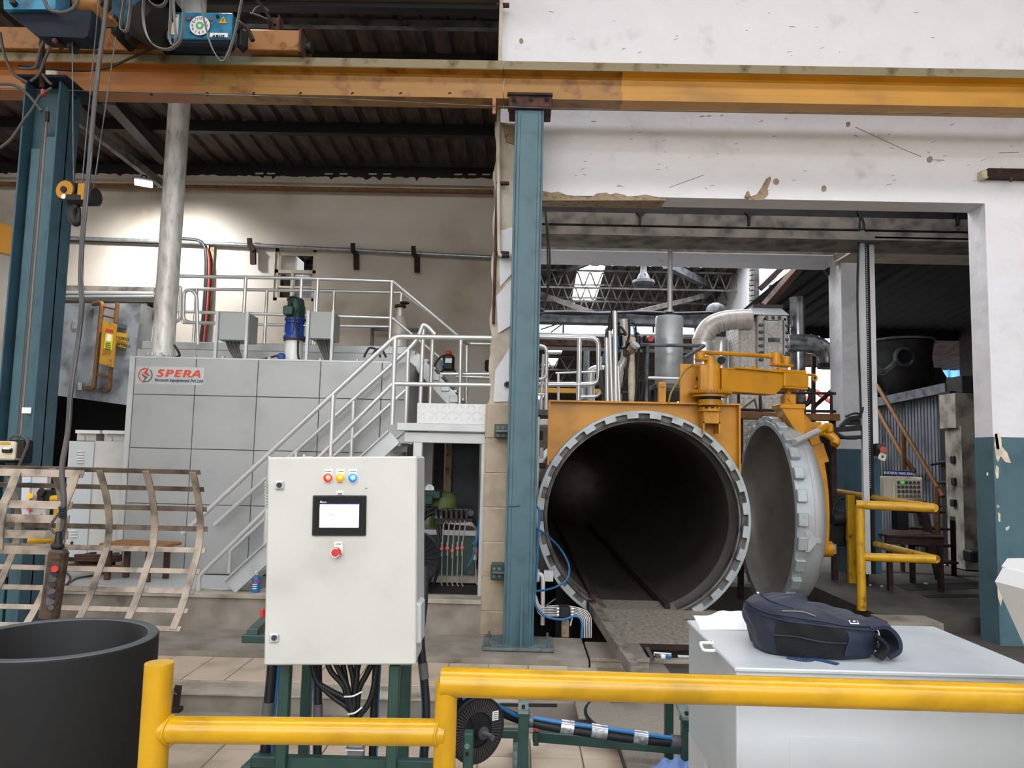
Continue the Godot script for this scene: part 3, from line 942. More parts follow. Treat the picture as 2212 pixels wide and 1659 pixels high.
func rear_hall():
	var d
	# concrete crane girder just inside the opening
	var g = struct("trim_girder", wbox(0.0, 10.9, P(1500, 488, 8.6).y, P(1500, 463, 8.6).y, 8.6, 9.0), "conc_sooty")
	part(g, "lower_flange", wbox(0.0, 10.9, P(1500, 511, 8.5).y, P(1500, 493, 8.5).y, 8.5, 9.05), "conc_sooty")
	part(g, "dark_gap", wbox(0.0, 10.9, P(1500, 494, 8.6).y, P(1500, 487, 8.6).y, 8.66, 9.0), "steel_black")  # black band between the two tiers of the girder
	part(g, "crane_rail", wbox(0.0, 10.9, P(1500, 462, 8.6).y, P(1500, 440, 8.6).y, 8.62, 8.8), "steel_dark")  # dark strip standing in for the black void above the girder
	for q in [1382, 1618, 2070]: part(g, "bracket", ppoly([[q - 8, 458], [q + 14, 458], [q + 4, 466], [q + 3, 486], [q - 1, 486], [q - 1, 466]], 8.55, 0.05), "steel_black")
	part(g, "soffit", wbox(P(1890, 515, 8.5).x, 10.9, P(2000, 513, 8.5).y - 0.02, P(2000, 513, 8.5).y, 8.5, 9.6), "wall_old")
	# portal frame behind it
	var y0 = P(1500, 545, 10.0).y
	struct("trim_portal", wbox(0.0, P(1835, 530, 10.0).x, y0, P(1500, 512, 10.0).y + 0.4, 10.0, 10.75), "conc_sooty")
	part(get_node("trim_portal"), "soffit", wbox(0.0, P(1835, 530, 10.0).x, y0 - 0.012, y0, 10.0, 10.76), "wall_white")  # whitened for the light reflected up under the portal
	var px = P(1813, 800, 10.0).x
	var pt = struct("wall_post", wbox(px, px + 0.26, P(1830, 970, 10).y, P(1830, 505, 10.0).y, 9.9, 10.3), "wall_white")
	part(pt, "teal_dado", wbox(px + 0.004, px + 0.27, 0.1, P(1830, 970, 10).y, 9.89, 10.31), "blue_old")
	part(pt, "capital", ppoly([[1806, 548], [1826, 530], [1829, 553], [1812, 572]], 9.86, 0.1), "conc_sooty")
	var hk = Sh.new()
	hk.bar(P(1784, 590, 10.3), P(1812, 572, 10.3), 0.09, 0.09)
	part(pt, "haunch", hk, "steel_dark")
	var kb = Sh.new()
	kb.bar(P(1786, 585, 10.4), P(1818, 640, 10.4), 0.05, 0.05)
	part(pt, "knee_brace", kb, "truss_grey")
	# channel post with a perforated strip, nearest the opening
	d = 8.7
	var cp = thing("channel_post", "tall galvanised channel post with a black perforated strip standing in the opening", "post", P(1880, 1235, d))
	part(cp, "post", pbx(1862, 455, 1871, 1240, d, 0.12), "steel_grey")
	part(cp, "flange", pbx(1855, 490, 1867, 1240, d - 0.06, 0.05), "cab_side")
	part(cp, "strip", pbx(1869, 455, 1876, 1240, d - 0.03, 0.06), "steel_black")
	var slot = Sh.new()
	for i in 120:
		var y = 505 + i * 4.6
		pbox(slot, 1869.5 + (y - 505) * 0.018, y, 1872.0 + (y - 505) * 0.018, y + 2.2, d - 0.05, 0.03)
	part(cp, "slot", slot, "galv", "", "stuff")
	part(cp, "cover", pbx(1877, 518, 1888, 965, d - 0.02, 0.1), "wall_white")
	part(cp, "cable", tb(curve([[1858, 455, d - 0.1], [1852, 640, d - 0.1], [1860, 900, d - 0.1]]), 0.012), "rubber")
	part(cp, "cable", tb(curve([[1853, 455, d - 0.1], [1864, 478, d - 0.1], [1866, 495, d - 0.1]]), 0.015), "rubber")
	part(cp, "lower_paint", pbx(1884, 990, 1900, 1240, d + 0.1, 0.1), "blue_old")
	# rear hall roof: one visible rooflight, more unseen openings placed to light the hall
	var ra = func(dd): return 7.0 - 0.1556 * (dd - 12.0)
	var sx0 = P(1218, 615, 19.0).x
	var sx1 = P(1297, 615, 19.0).x
	var seg = [[-8.0, 7.2, 7.12, 9.0], [-8.0, 0.3, 9.0, 13.0], [4.4, 7.2, 9.0, 13.0], [-8.0, 7.2, 13.0, 13.6], [-8.0, -3.0, 13.6, 16.9], [5.0, 7.2, 13.6, 16.9], [-8, 7.2, 16.9, 17.9], [-8.0, sx0, 17.9, 20.4], [sx1, 5.4, 17.9, 20.4], [-8.0, 5.4, 20.4, 22.0]]
	for q in seg: struct("ceiling_rear", corr(q[0], q[1], 0.3, 0.05, Vector3(0, ra.call(q[2]), -q[2]), Vector3(0, ra.call(q[3]), -q[3])), "roof_back")
	var i = 0
	for dd in [18.0, 18.9, 19.8, 20.7]:
		var t = thing("lattice_purlin", "light steel lattice purlin with bent zigzag web under the rear roof, " + ["topmost of four", "second from the top", "third from the top", "lowest of four"][i], "truss", Vector3(2, ra.call(dd) - 0.5, -dd), "lattice purlins of the rear roof")
		var l = lattice(Vector3(-1.5, ra.call(dd) - 0.08, -dd), Vector3(5.3, ra.call(dd) - 0.08, -dd), 0.42, 44, 0.02)
		part(t, "chord", l[0], "truss_grey"); part(t, "web", l[1], "truss_grey")
		i += 1
	for q in [[[1165, 634, 18.5], [1290, 680, 17.5], 0.12, "pale flat one crossing at the left below the rooflight"], [[1165, 610, 19.0], [1275, 566, 17.0], 0.1, "thin dark one crossing the rooflight"], [[1440, 572, 16.0], [1545, 624, 19.0], 0.16, "dark tubular one ending at the white wall"], [[1378, 674, 16.0], [1512, 641, 18.0], 0.1, "pale flat one rising to the white wall"], [[1512, 641, 18.0], [1540, 628, 19.0], 0.13, "short grey end piece against the white wall"]]:
		var s = Sh.new()
		s.bar(P(q[0][0], q[0][1], q[0][2]), P(q[1][0], q[1][1], q[1][2]), q[2], q[2])
		solo("roof_brace", "diagonal brace under the rear roof, " + q[3], "brace", s, "truss_grey" if "pale" in q[3] else "steel_grey")
	struct("wall_rear_east", wbox(5.1, 5.35, 0.15, 7.0, 15.9, 24), "wall_white")
	struct("wall_rear_far", wall_with_holes(-8, 5.2, P(1300, 757, 21.6).y, 6.2, 21.6, 21.8, [[-1.5, 4.9, P(1300, 721, 21.6).y, P(1300, 697, 21.6).y]]), "wall_white")
	struct("trim_ledge", pb(900, 728, 1640, 747, 21.3, 0.3), "roof_brown")
	struct("wall_rear_west", wbox(-8.2, -8, 0, 8, 7.12, 46), "wall_white")
	struct("trim_beam", pb(1000, 672, 1575, 697, 15.0, 0.35), "steel_grey")
	var rl = Sh.new()
	rl.bar(P(1000, 722, 20.5), P(1600, 727, 20.5), 0.12, 0.08)
	solo("crane_rail", "pale blue crane rail across the back of the rear hall under the bright strip", "rail", rl, "corr_white")
	for q in [[1215, 697, 1219, 718], [1410, 697, 1414, 718], [1583, 702, 1586, 724]]: struct("trim_stanchion", pb(q[0], q[1], q[2], q[3], 20.8, 0.1), "blue_old")
	var dg = Sh.new()
	for q in [[1168, 712, 1210, 698], [1190, 718, 1216, 699]]: dg.bar(P(q[0], q[1], 20.9), P(q[2], q[3], 20.9), 0.04, 0.04)
	solo("wind_brace", "thin crossed rods before the bright strip at the back", "brace", dg, "steel_grey")
	var cb2 = thing("cable_run", "black cables sagging along the top of the grey beam in the rear hall", "cable", P(1400, 680, 14.9))
	part(cb2, "cable", tb(curve([[1165, 676, 14.9], [1230, 674, 14.9], [1300, 677, 14.9], [1380, 674, 14.9], [1460, 677, 14.9], [1540, 675, 14.9]]), 0.03), "rubber")
	part(cb2, "cable", tb(curve([[1165, 674, 14.95], [1250, 679, 14.95], [1330, 674, 14.95], [1420, 679, 14.95], [1540, 674, 14.95]]), 0.025), "rubber")
	# the next bay beyond, a low roof with rooflights
	var ry = 4.8
	for q in [[-8.0, P(1185, 760, 23.3).x, 22.0, 44.0], [P(1216, 760, 23.3).x, 9.0, 22.0, 44.0], [P(1185, 760, 23.3).x, P(1216, 760, 23.3).x, 24.4, 25.4], [P(1185, 760, 23.3).x, P(1216, 760, 23.3).x, 28.0, 39.0]]: struct("ceiling_far", wbox(q[0], q[1], ry, ry + 0.08, q[2], q[3]), "roof_sheet")
	i = 0
	for dd in [24.6, 28.5, 33.0]:
		var t = thing("lattice_purlin", "lattice purlin of the farthest roof seen above the platform railing, " + ["nearest and highest", "middle one", "farthest and lowest"][i], "truss", Vector3(2, ry - 0.5, -dd), "lattice purlins of the farthest roof")
		var l = lattice(Vector3(-3, ry - 0.05, -dd), Vector3(5, ry - 0.05, -dd), 0.42, 34, 0.025)
		part(t, "chord", l[0], "truss_grey"); part(t, "web", l[1], "truss_grey")
		i += 1
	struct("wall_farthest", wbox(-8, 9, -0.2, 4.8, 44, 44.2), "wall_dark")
	# high-bay lamp
	var hb = thing("bay_lamp", "grey round high-bay lamp hanging on a pink rod under the rear roof", "lamp", P(1390, 610, 13.3))
	part(hb, "rod", cy(Vector3(P(1390, 596, 13.3).x, 6.8, -13.3), P(1390, 596, 13.3), 0.03), "red_dull")
	var lh = Sh.new()
	lh.lathe([Vector2(0, 0.24), Vector2(0.05, 0.24), Vector2(0.06, 0.12), Vector2(0.09, 0.08), Vector2(0.12, 0.0), Vector2(0.0, 0.0)], Transform3D(Basis(), P(1390, 612, 13.3) + Vector3(0, 0.07, 0)), 20)
	part(hb, "housing", lh, "steel_grey")
	var ls = Sh.new()
	ls.lathe([Vector2(0.1, 0.08), Vector2(0.19, 0.05), Vector2(0.2, 0.0), Vector2(0.16, -0.05), Vector2(0.0, -0.06)], Transform3D(Basis(), P(1390, 612, 13.3)), 24)
	part(hb, "reflector", ls, "steel_grey")
	part(hb, "safety_cord", tb(curve([[1392, 588, 13.2], [1397, 593, 13.2], [1396, 600, 13.2], [1391, 600, 13.2]]), 0.012), "corr_white")

func pbx(l, t, r, b, d, th) -> Sh:
	# like pb(), but plumb: the left and right edges are those at the rectangle's top
	var x0 = P(l, t, d).x
	var x1 = P(r, t, d).x
	return wbox(x0, x1, P((l + r) / 2.0, b, d).y, P((l + r) / 2.0, t, d).y, d, d + th)

func pby(l, t, r, d, th, y0) -> Sh:
	# an upright board from height y0 up to that pixel row
	return wbox(P(l, t, d).x, P(r, t, d).x, y0, P((l + r) / 2.0, t, d).y, d, d + th)

func floors():
	# lower floor in front, kerb, tiled strip, slab with the crane column, plinth
	var x1 = 0.56
	struct("floor", wbox(-13, 11, -0.5, -0.2, -15, 5.25), "conc")
	var fl = get_node("floor")
	struct("floor_slab", wbox(-13, x1, -0.5, 0.0, 6.0, 6.72), "conc")
	struct("floor_step", wbox(-13, 0.62, -0.5, -0.05, 5.4, 6.0), "conc_light")
	struct("trim_kerb", wbox(-13, 0.5, -0.5, -0.085, 5.25, 5.4), "conc")
	var kb = Sh.new()
	kb.add(wbox(-4.5, 0.45, -0.085, -0.045, 5.385, 5.405, 0.003))
	struct("trim_kerb_angle", kb, "conc_light")
	var k2 = wbox(-4.5, 0.05, -0.095, -0.08, 5.24, 5.39, 0.003)
	struct("trim_kerb_plate", k2, "conc_light")
	# tiles of the strip
	var st = get_node("floor_step")
	var x = -3.2
	while x < 0.2:
		part(st, "floor_tile", wbox(x + 0.003, x + 0.295, -0.052, -0.04, 5.41, 5.99, 0.003), "floor_tile")
		x += 0.3
	# front floor: gap, strip and two rows of tiles
	part(fl, "trench_gap", wbox(-5, 0.35, -0.199, -0.197, 4.98, 5.02), "black_void")
	part(fl, "trench_strip", wbox(-5, 0.35, -0.2, -0.185, 4.9, 4.98, 0.004), "conc_light")
	x = -3.2
	while x < 0.55:
		for r in [[4.3, 4.59], [4.6, 4.89]]:
			part(fl, "floor_tile", wbox(x + 0.003, x + 0.295, -0.2, -0.187, r[0], r[1], 0.003), "floor_tile")
		x += 0.3
	part(fl, "cover_strip", wbox(-5, 0.5, -0.2, -0.182, 3.9, 4.28, 0.004), "conc_dark")
	# tread plate covers on the right
	var q = [[0.62, 1.16, 5.45, 6.18], [1.18, 2.6, 5.45, 5.9], [0.4, 1.2, 4.92, 5.42], [1.22, 3.2, 4.2, 5.42], [0.6, 1.2, 4.1, 4.6], [2.62, 4.2, 5.2, 6.3]]
	struct("floor_plates_bed", wbox(x1 + 0.06, 5.0, -0.5, -0.075, 4.1, 6.25), "conc_dark")
	var bed = get_node("floor_plates_bed")
	for r in q: part(bed, "tread_plate", wbox(r[0], r[1], -0.08, -0.045 - (0.02 if r[2] < 5 else 0.0), r[2] + 0.006, r[3], 0.003), "tread_floor")
	part(bed, "slot", ppolyy([[1080, 1520], [1203, 1521], [1204, 1528], [1080, 1526]], -0.062), "black_void")
	# round turntable plate set in the floor
	var c = PY(1440, 1545, -0.06)
	var rn = Sh.new()
	rn.lathe([Vector2(0.52, 0.0), Vector2(0.52, 0.006), Vector2(0.50, 0.006)], Transform3D(Basis(), Vector3(c.x, -0.066, c.z)), 48)
	part(bed, "ring_gap", rn, "black_void")
	var dk = Sh.new()
	dk.lathe([Vector2(0.5, 0.0), Vector2(0.5, 0.012), Vector2(0.495, 0.014), Vector2(0.0, 0.014)], Transform3D(Basis(), Vector3(c.x, -0.066, c.z)), 48)
	part(bed, "turntable_plate", dk, "tread_floor")
	part(bed, "lifting_slot", ppolyy([[1316, 1510], [1352, 1512], [1354, 1518], [1318, 1517]], -0.05), "black_void")
	var bol = cy(PY(1330, 1515, -0.05), PY(1330, 1515, -0.05) + Vector3(0, 0.1, 0), 0.025)
	solo("floor_pin", "short steel pin standing in the slot of the round floor plate", "pin", bol, "steel_grey")
	# raised trench covers beside the pipes
	var tc = thing("trench_cover", "raised tread plate box over the trench beside the crane column's base", "cover", Vector3(0.85, 0, -6.2))
	part(tc, "plate", wbox(0.57, 1.02, 0.0, 0.025, 5.98, 6.5, 0.004), "tread_floor")
	part(tc, "front", wbox(0.575, 1.02, -0.08, 0.0, 6.0, 6.08), "conc_light")
	# sides of the pit under the autoclave
	struct("floor_pit", wbox(-0.3, 6.0, -1.2, -1.0, 6.2, 9.6), "black_void")
	struct("floor_pit_front", wbox(0.5, 2.5, -1.2, -0.06, 6.2, 6.3), "conc_dark")
	struct("floor_pit_left", wbox(-0.02, 0.1, -1.2, 0.02, 6.72, 9.6), "conc_dark")
	struct("floor_pit_back", wbox(-0.3, 6.0, -1.2, 0.0, 9.6, 9.8), "conc_dark")
	# raised floor of the rear hall on the right, behind its dark tiled edge
	struct("floor_rear", wbox(3.35, 11, -0.5, 0.15, 7.3, 46), "conc_dark")
	var fr = get_node("floor_rear")
	for tq in [[[1930, 1262], [2110, 1258], [2112, 1272], [1960, 1276]], [[1990, 1286], [2112, 1284], [2114, 1290], [2005, 1292]], [[1900, 1232], [2108, 1244], [2108, 1247], [1890, 1235]]]: part(fr, "trench_slot", ppolyy(tq, 0.151), "black_void")
	struct("floor_rear_left", wbox(-13, 3.35, -0.6, -0.1, 9.8, 17.2), "conc_dark")
	struct("floor_rear_back", wbox(-13, 3.35, -0.6, 0.15, 17.2, 46), "conc_dark")
	struct("floor_right", wbox(2.5, 11, -0.5, 0.0, 6.25, 7.3), "conc_dark")
	struct("floor_right_front", wbox(4.2, 11, -0.5, -0.02, 5.25, 6.25), "conc_dark")
	struct("trim_plinth_right", wbox(3.3, P(2035, 1320, 7.0).x, 0.0, 0.15, 6.98, 7.32), "conc")
	var pl = struct("floor_plinth", wbox(-13, -0.3, -0.4, 0.3, 6.72, 12.7), "conc")
	part(pl, "coping", wbox(-13, -0.3, 0.262, 0.302, 6.7, 6.9, 0.005), "conc_light")
	part(pl, "tread_plate", wbox(-5.2, -2.3, 0.3, 0.308, 6.9, 7.62), "tread")
	part(pl, "tread_plate", wbox(-2.28, -1.08, 0.3, 0.308, 6.9, 7.62), "tread")
	part(pl, "dark_floor_patch", wbox(-1.06, -0.32, 0.3, 0.306, 6.95, 8.4), "steel_dark")  # brown-black patch of floor under the hydraulic pipes
	for r in [[2000, 1262, 0.02], [2110, 1360, 0.018], [1905, 1268, 0.02], [2050, 1358, 0.012], [1880, 1265, 0.012]]:
		var s = Sh.new()
		var pos = PY(r[0], r[1], 0.15 if r[1] < 1300 else 0.0)
		s.box(pos + Vector3(0, 0.008, 0), Vector3(r[2] * 2, 0.016, r[2] * 1.4), Basis(Vector3.UP, r[0]), 0.004)
		solo("paper_scrap", "small pale scrap on the dark floor, " + {2000: "behind the concrete block", 2110: "nearest the teal pier", 1905: "just right of the worn yellow post", 2050: "farthest to the front", 1880: "at the foot of the worn yellow post"}[r[0]], "litter", s, "label_white", "scraps on the dark floor")

func ppolyy(q: Array, y: float) -> Sh:
	# a thin plate lying at height y, outline in pixels
	var poly = PackedVector2Array()
	for e in q:
		var p = PY(e[0], e[1], y)
		poly.append(Vector2(p.x, -p.z))
	var s = Sh.new()
	s.prism(poly, 0, 0.003, Transform3D(Basis(Vector3.RIGHT, Vector3(0, 0, -1), Vector3.UP), Vector3(0, y, 0)))
	return s

func gantry():
	# runway beam: a rolled section in three painted lengths
	var prof = PackedVector2Array()
	var sec = func(yb, yt): # half depth profile in z (towards the camera negative) and y
		var o = PackedVector2Array()
		var w = 0.1
		var tw = 0.012
		for q in [[-w, 0.0], [w, 0.0], [w, 0.065], [tw + 0.02, 0.085], [tw, 0.11], [tw, yt - yb - 0.1], [tw + 0.02, yt - yb - 0.085], [w, yt - yb - 0.068], [w, yt - yb], [-w, yt - yb], [-w, yt - yb - 0.068], [-tw - 0.02, yt - yb - 0.085], [-tw, yt - yb - 0.1], [-tw, 0.11], [-tw - 0.02, 0.085], [-w, 0.065]]: o.append(Vector2(q[0], q[1]))
		return o
	var bm = thing("runway_beam", "long orange and yellow painted steel crane runway beam crossing the picture", "beam", Vector3(0, 4.58, -6.35))
	var yb = 4.585
	var yt = 4.92
	var xs = [[-13.0, P(420, 160, 6.3).x, "beam_left"], [P(420, 160, 6.3).x, P(1088, 160, 6.3).x, "beam_old"], [P(1088, 160, 6.3).x + 0.004, P(1345, 160, 6.3).x, "beam_old"], [P(1345, 160, 6.3).x, 11.0, "beam_new"]]
	for q in xs:
		var s = Sh.new()
		s.prism(sec.call(yb, yt - 0.012), q[0], q[1], Transform3D(Basis(Vector3(0, 0, -1), Vector3.UP, Vector3.RIGHT), Vector3(0, yb, -6.38)))
		part(bm, "beam_length", s, q[2], {"beam_left": "orange length at the left", "beam_old": "grimy brown middle length", "beam_new": "clean yellow length"}[q[2]])
	part(bm, "rail_bar", wbox(-13, P(1088, 140, 6.28).x, yt - 0.075, yt, 6.276, 6.29), "beam_top", "worn top edge")
	part(bm, "rail_bar", wbox(P(1088, 140, 6.28).x + 0.004, 11, yt - 0.078, yt - 0.004, 6.274, 6.29), "beam_top", "worn top edge")
	part(bm, "splice_plate", pb(1235, 181, 1320, 206, 6.365, 0.02), "beam_old")
	for q in [327, 448, 549, 650, 762, 866, 972]: part(bm, "bolt_hole", cy(P(q, 203, 6.28), P(q, 203, 6.285), 0.016), "rust_dark")
	part(bm, "weld_tab", pb(1064, 206, 1071, 245, 6.27, 0.03), "orange_box")
	# stay wire below the beam
	var w = Sh.new()
	w.tube(curve([P(-20, 190, 6.15), P(300, 200, 6.15), P(700, 212, 6.15), P(1160, 233, 6.15), P(1600, 241, 6.15), P(2230, 246, 6.15)], 6), 0.004, 6)
	solo("stay_wire", "thin grey wire stretched below the crane runway beam", "wire", w, "steel_grey")
	# middle column
	var x0 = P(1116, 232, 6.3).x
	var x1 = P(1173, 232, 6.3).x
	var co = thing("crane_column", "teal blue steel column bolted to the floor before the tiled white pillar", "column", Vector3((x0 + x1) / 2, 0, -6.42))
	part(co, "shaft", wbox(x0, x1, 0.02, 4.5, 6.3, 6.52, 0.012), "blue_steel")
	part(co, "face_strip", wbox(x0 + 0.035, x1 - 0.035, 0.02, 4.46, 6.294, 6.31, 0.004), "blue_steel")
	part(co, "flange", wbox(x0 - 0.012, x0 + 0.006, 0.02, 4.5, 6.31, 6.51, 0.003), "blue_steel")
	part(co, "flange", wbox(x1 - 0.006, x1 + 0.01, 0.02, 4.5, 6.31, 6.51, 0.003), "blue_steel")
	part(co, "cap_plate", pb(1099, 201, 1192, 231, 6.26, 0.3, 0.006), "rust")
	part(co, "cap_edge", pb(1096, 199, 1194, 205, 6.24, 0.34, 0.004), "rust_dark")
	for q in [1111, 1147, 1181]: part(co, "bolt", cy(P(q, 213, 6.26), P(q, 213, 6.23), 0.016, 6), "rust_dark")
	part(co, "base_plate", wbox(x0 - 0.17, x1 + 0.17, 0.005, 0.03, 6.2, 6.62, 0.004), "base_dusty")
	part(co, "grout", wbox(x0 - 0.15, x1 + 0.15, 0.0, 0.008, 6.22, 6.6), "plaster_bare")
	var gs = Sh.new()
	var cx = (x0 + x1) / 2 + 0.02
	gs.prism(PackedVector2Array([Vector2(0, 0.03), Vector2(0.1, 0.03), Vector2(0.02, 0.5), Vector2(0, 0.5)]), -0.006, 0.006, Transform3D(Basis(Vector3(0, 0, 1), Vector3.UP, Vector3(1, 0, 0)), Vector3(cx, 0, -6.3)))
	part(co, "gusset", gs, "blue_old")
	for q in [[-0.13, 6.25], [0.13 + x1 - x0, 6.25], [-0.13, 6.56], [0.13 + x1 - x0, 6.56]]:
		var s = cy(Vector3(x0 + q[0], 0.03, -q[1]), Vector3(x0 + q[0], 0.045, -q[1]), 0.022, 6)
		s.cyl(Vector3(x0 + q[0], 0.03, -q[1]), Vector3(x0 + q[0], 0.075, -q[1]), 0.01, -1, 10)
		part(co, "anchor_bolt", s, "steel_grey")
	for q in [[1068, 1098, 916, 946], [1060, 1092, 1221, 1254]]:
		var bk = part(co, "wall_bracket", pb(q[0], q[2], q[1] + 6, q[3], 6.5, 0.2, 0.006), "green_paint")
		part(bk, "bracket_plate", pb(q[0] + 3, (q[2] + q[3]) / 2.0 - 2, q[1] + 6, (q[2] + q[3]) / 2.0 + 2, 6.4, 0.12), "steel_grey")
		for b in 4: part(bk, "bolt", cy(P(q[0] + 7 + 12 * (b % 2), q[2] + 8 + 16 * (b / 2), 6.5), P(q[0] + 7 + 12 * (b % 2), q[2] + 8 + 16 * (b / 2), 6.475), 0.014, 6), "steel_grey")
	part(co, "weld_scar", tb(pts([[1098, 1092, 6.29], [1110, 1093, 6.288], [1124, 1091, 6.29]]), 0.008, 6), "blue_old")
	# left column: an H section, open side to the front, with conduits in it
	var d = 6.05
	var a0 = P(48, 240, d).x
	var a1 = P(126, 240, d).x
	var lc = thing("crane_column", "teal blue H-section steel column at the left edge carrying the runway beam", "column", Vector3((a0 + a1) / 2, -0.2, -d - 0.15))
	part(lc, "flange", wbox(a0, a0 + 0.014, 0.0, 4.56, d, d + 0.3, 0.003), "blue_old")
	part(lc, "flange", wbox(a1 - 0.014, a1, 0.0, 4.56, d, d + 0.3, 0.003), "blue_old")
	part(lc, "web", wbox(a0, a1, 0.0, 4.56, d + 0.14, d + 0.155), "blue_steel")
	part(lc, "inner_flange", wbox(a0 + 0.06, a0 + 0.14, 0.0, 4.0, d + 0.06, d + 0.14, 0.004), "blue_steel")
	part(lc, "inner_flange", wbox(a0 + 0.17, a1 - 0.03, 0.0, 4.1, d + 0.05, d + 0.14, 0.004), "blue_steel")
	part(lc, "conduit", cy(Vector3(a0 + 0.155, 0.5, -d - 0.06), Vector3(a0 + 0.155, 4.2, -d - 0.06), 0.014), "rubber_grey")
	part(lc, "conduit", cy(Vector3(a0 + 0.178, 1.6, -d - 0.05), Vector3(a0 + 0.178, 4.35, -d - 0.05), 0.01), "cable_flat")
	part(lc, "top_plate", wbox(a0 - 0.05, a1 + 0.08, 4.56, 4.583, d - 0.06, d + 0.45, 0.004), "blue_deep")
	part(lc, "gusset", ppoly([[126, 190], [163, 208], [165, 212], [140, 214], [126, 240]], d + 0.2, 0.02), "blue_deep")
	part(lc, "rust_spot", pb(97, 240, 104, 262, d + 0.04, 0.02), "rust")
	part(lc, "notice", pb(47, 880, 67, 893, d - 0.004, 0.004), "label_white")
	part(lc, "packing_block", pb(97, 150, 123, 176, 6.2, 0.1, 0.01), "filler")
	# switch box on that column
	var sb = thing("switch_box", "cream isolator switch box with a black rotary handle on the left crane column", "switch box", P(15, 995, 5.9))
	part(sb, "box", pb(-12, 953, 31, 994, 5.85, 0.12, 0.012), "filler")
	part(sb, "cover_edge", pb(30, 953, 35, 992, 5.87, 0.1, 0.01), "rubber_grey")
	part(sb, "warning_strip", pb(0, 955, 22, 960, 5.845, 0.006), "label_amber")
	part(sb, "handle", pb(2, 968, 22, 978, 5.82, 0.04, 0.008), "ink")
	part(sb, "handle_grip", pb(5, 967, 20, 971, 5.81, 0.02, 0.004), "label_white")
	part(sb, "bracket", pb(-20, 950, 62, 1000, 5.98, 0.06, 0.01), "blue_deep")
	part(sb, "cable", tb(curve([[18, 952, 5.9], [28, 942, 5.9], [46, 942, 5.9], [60, 955, 5.9], [48, 990, 5.9], [40, 1008, 5.9]]), 0.012), "rubber_grey")

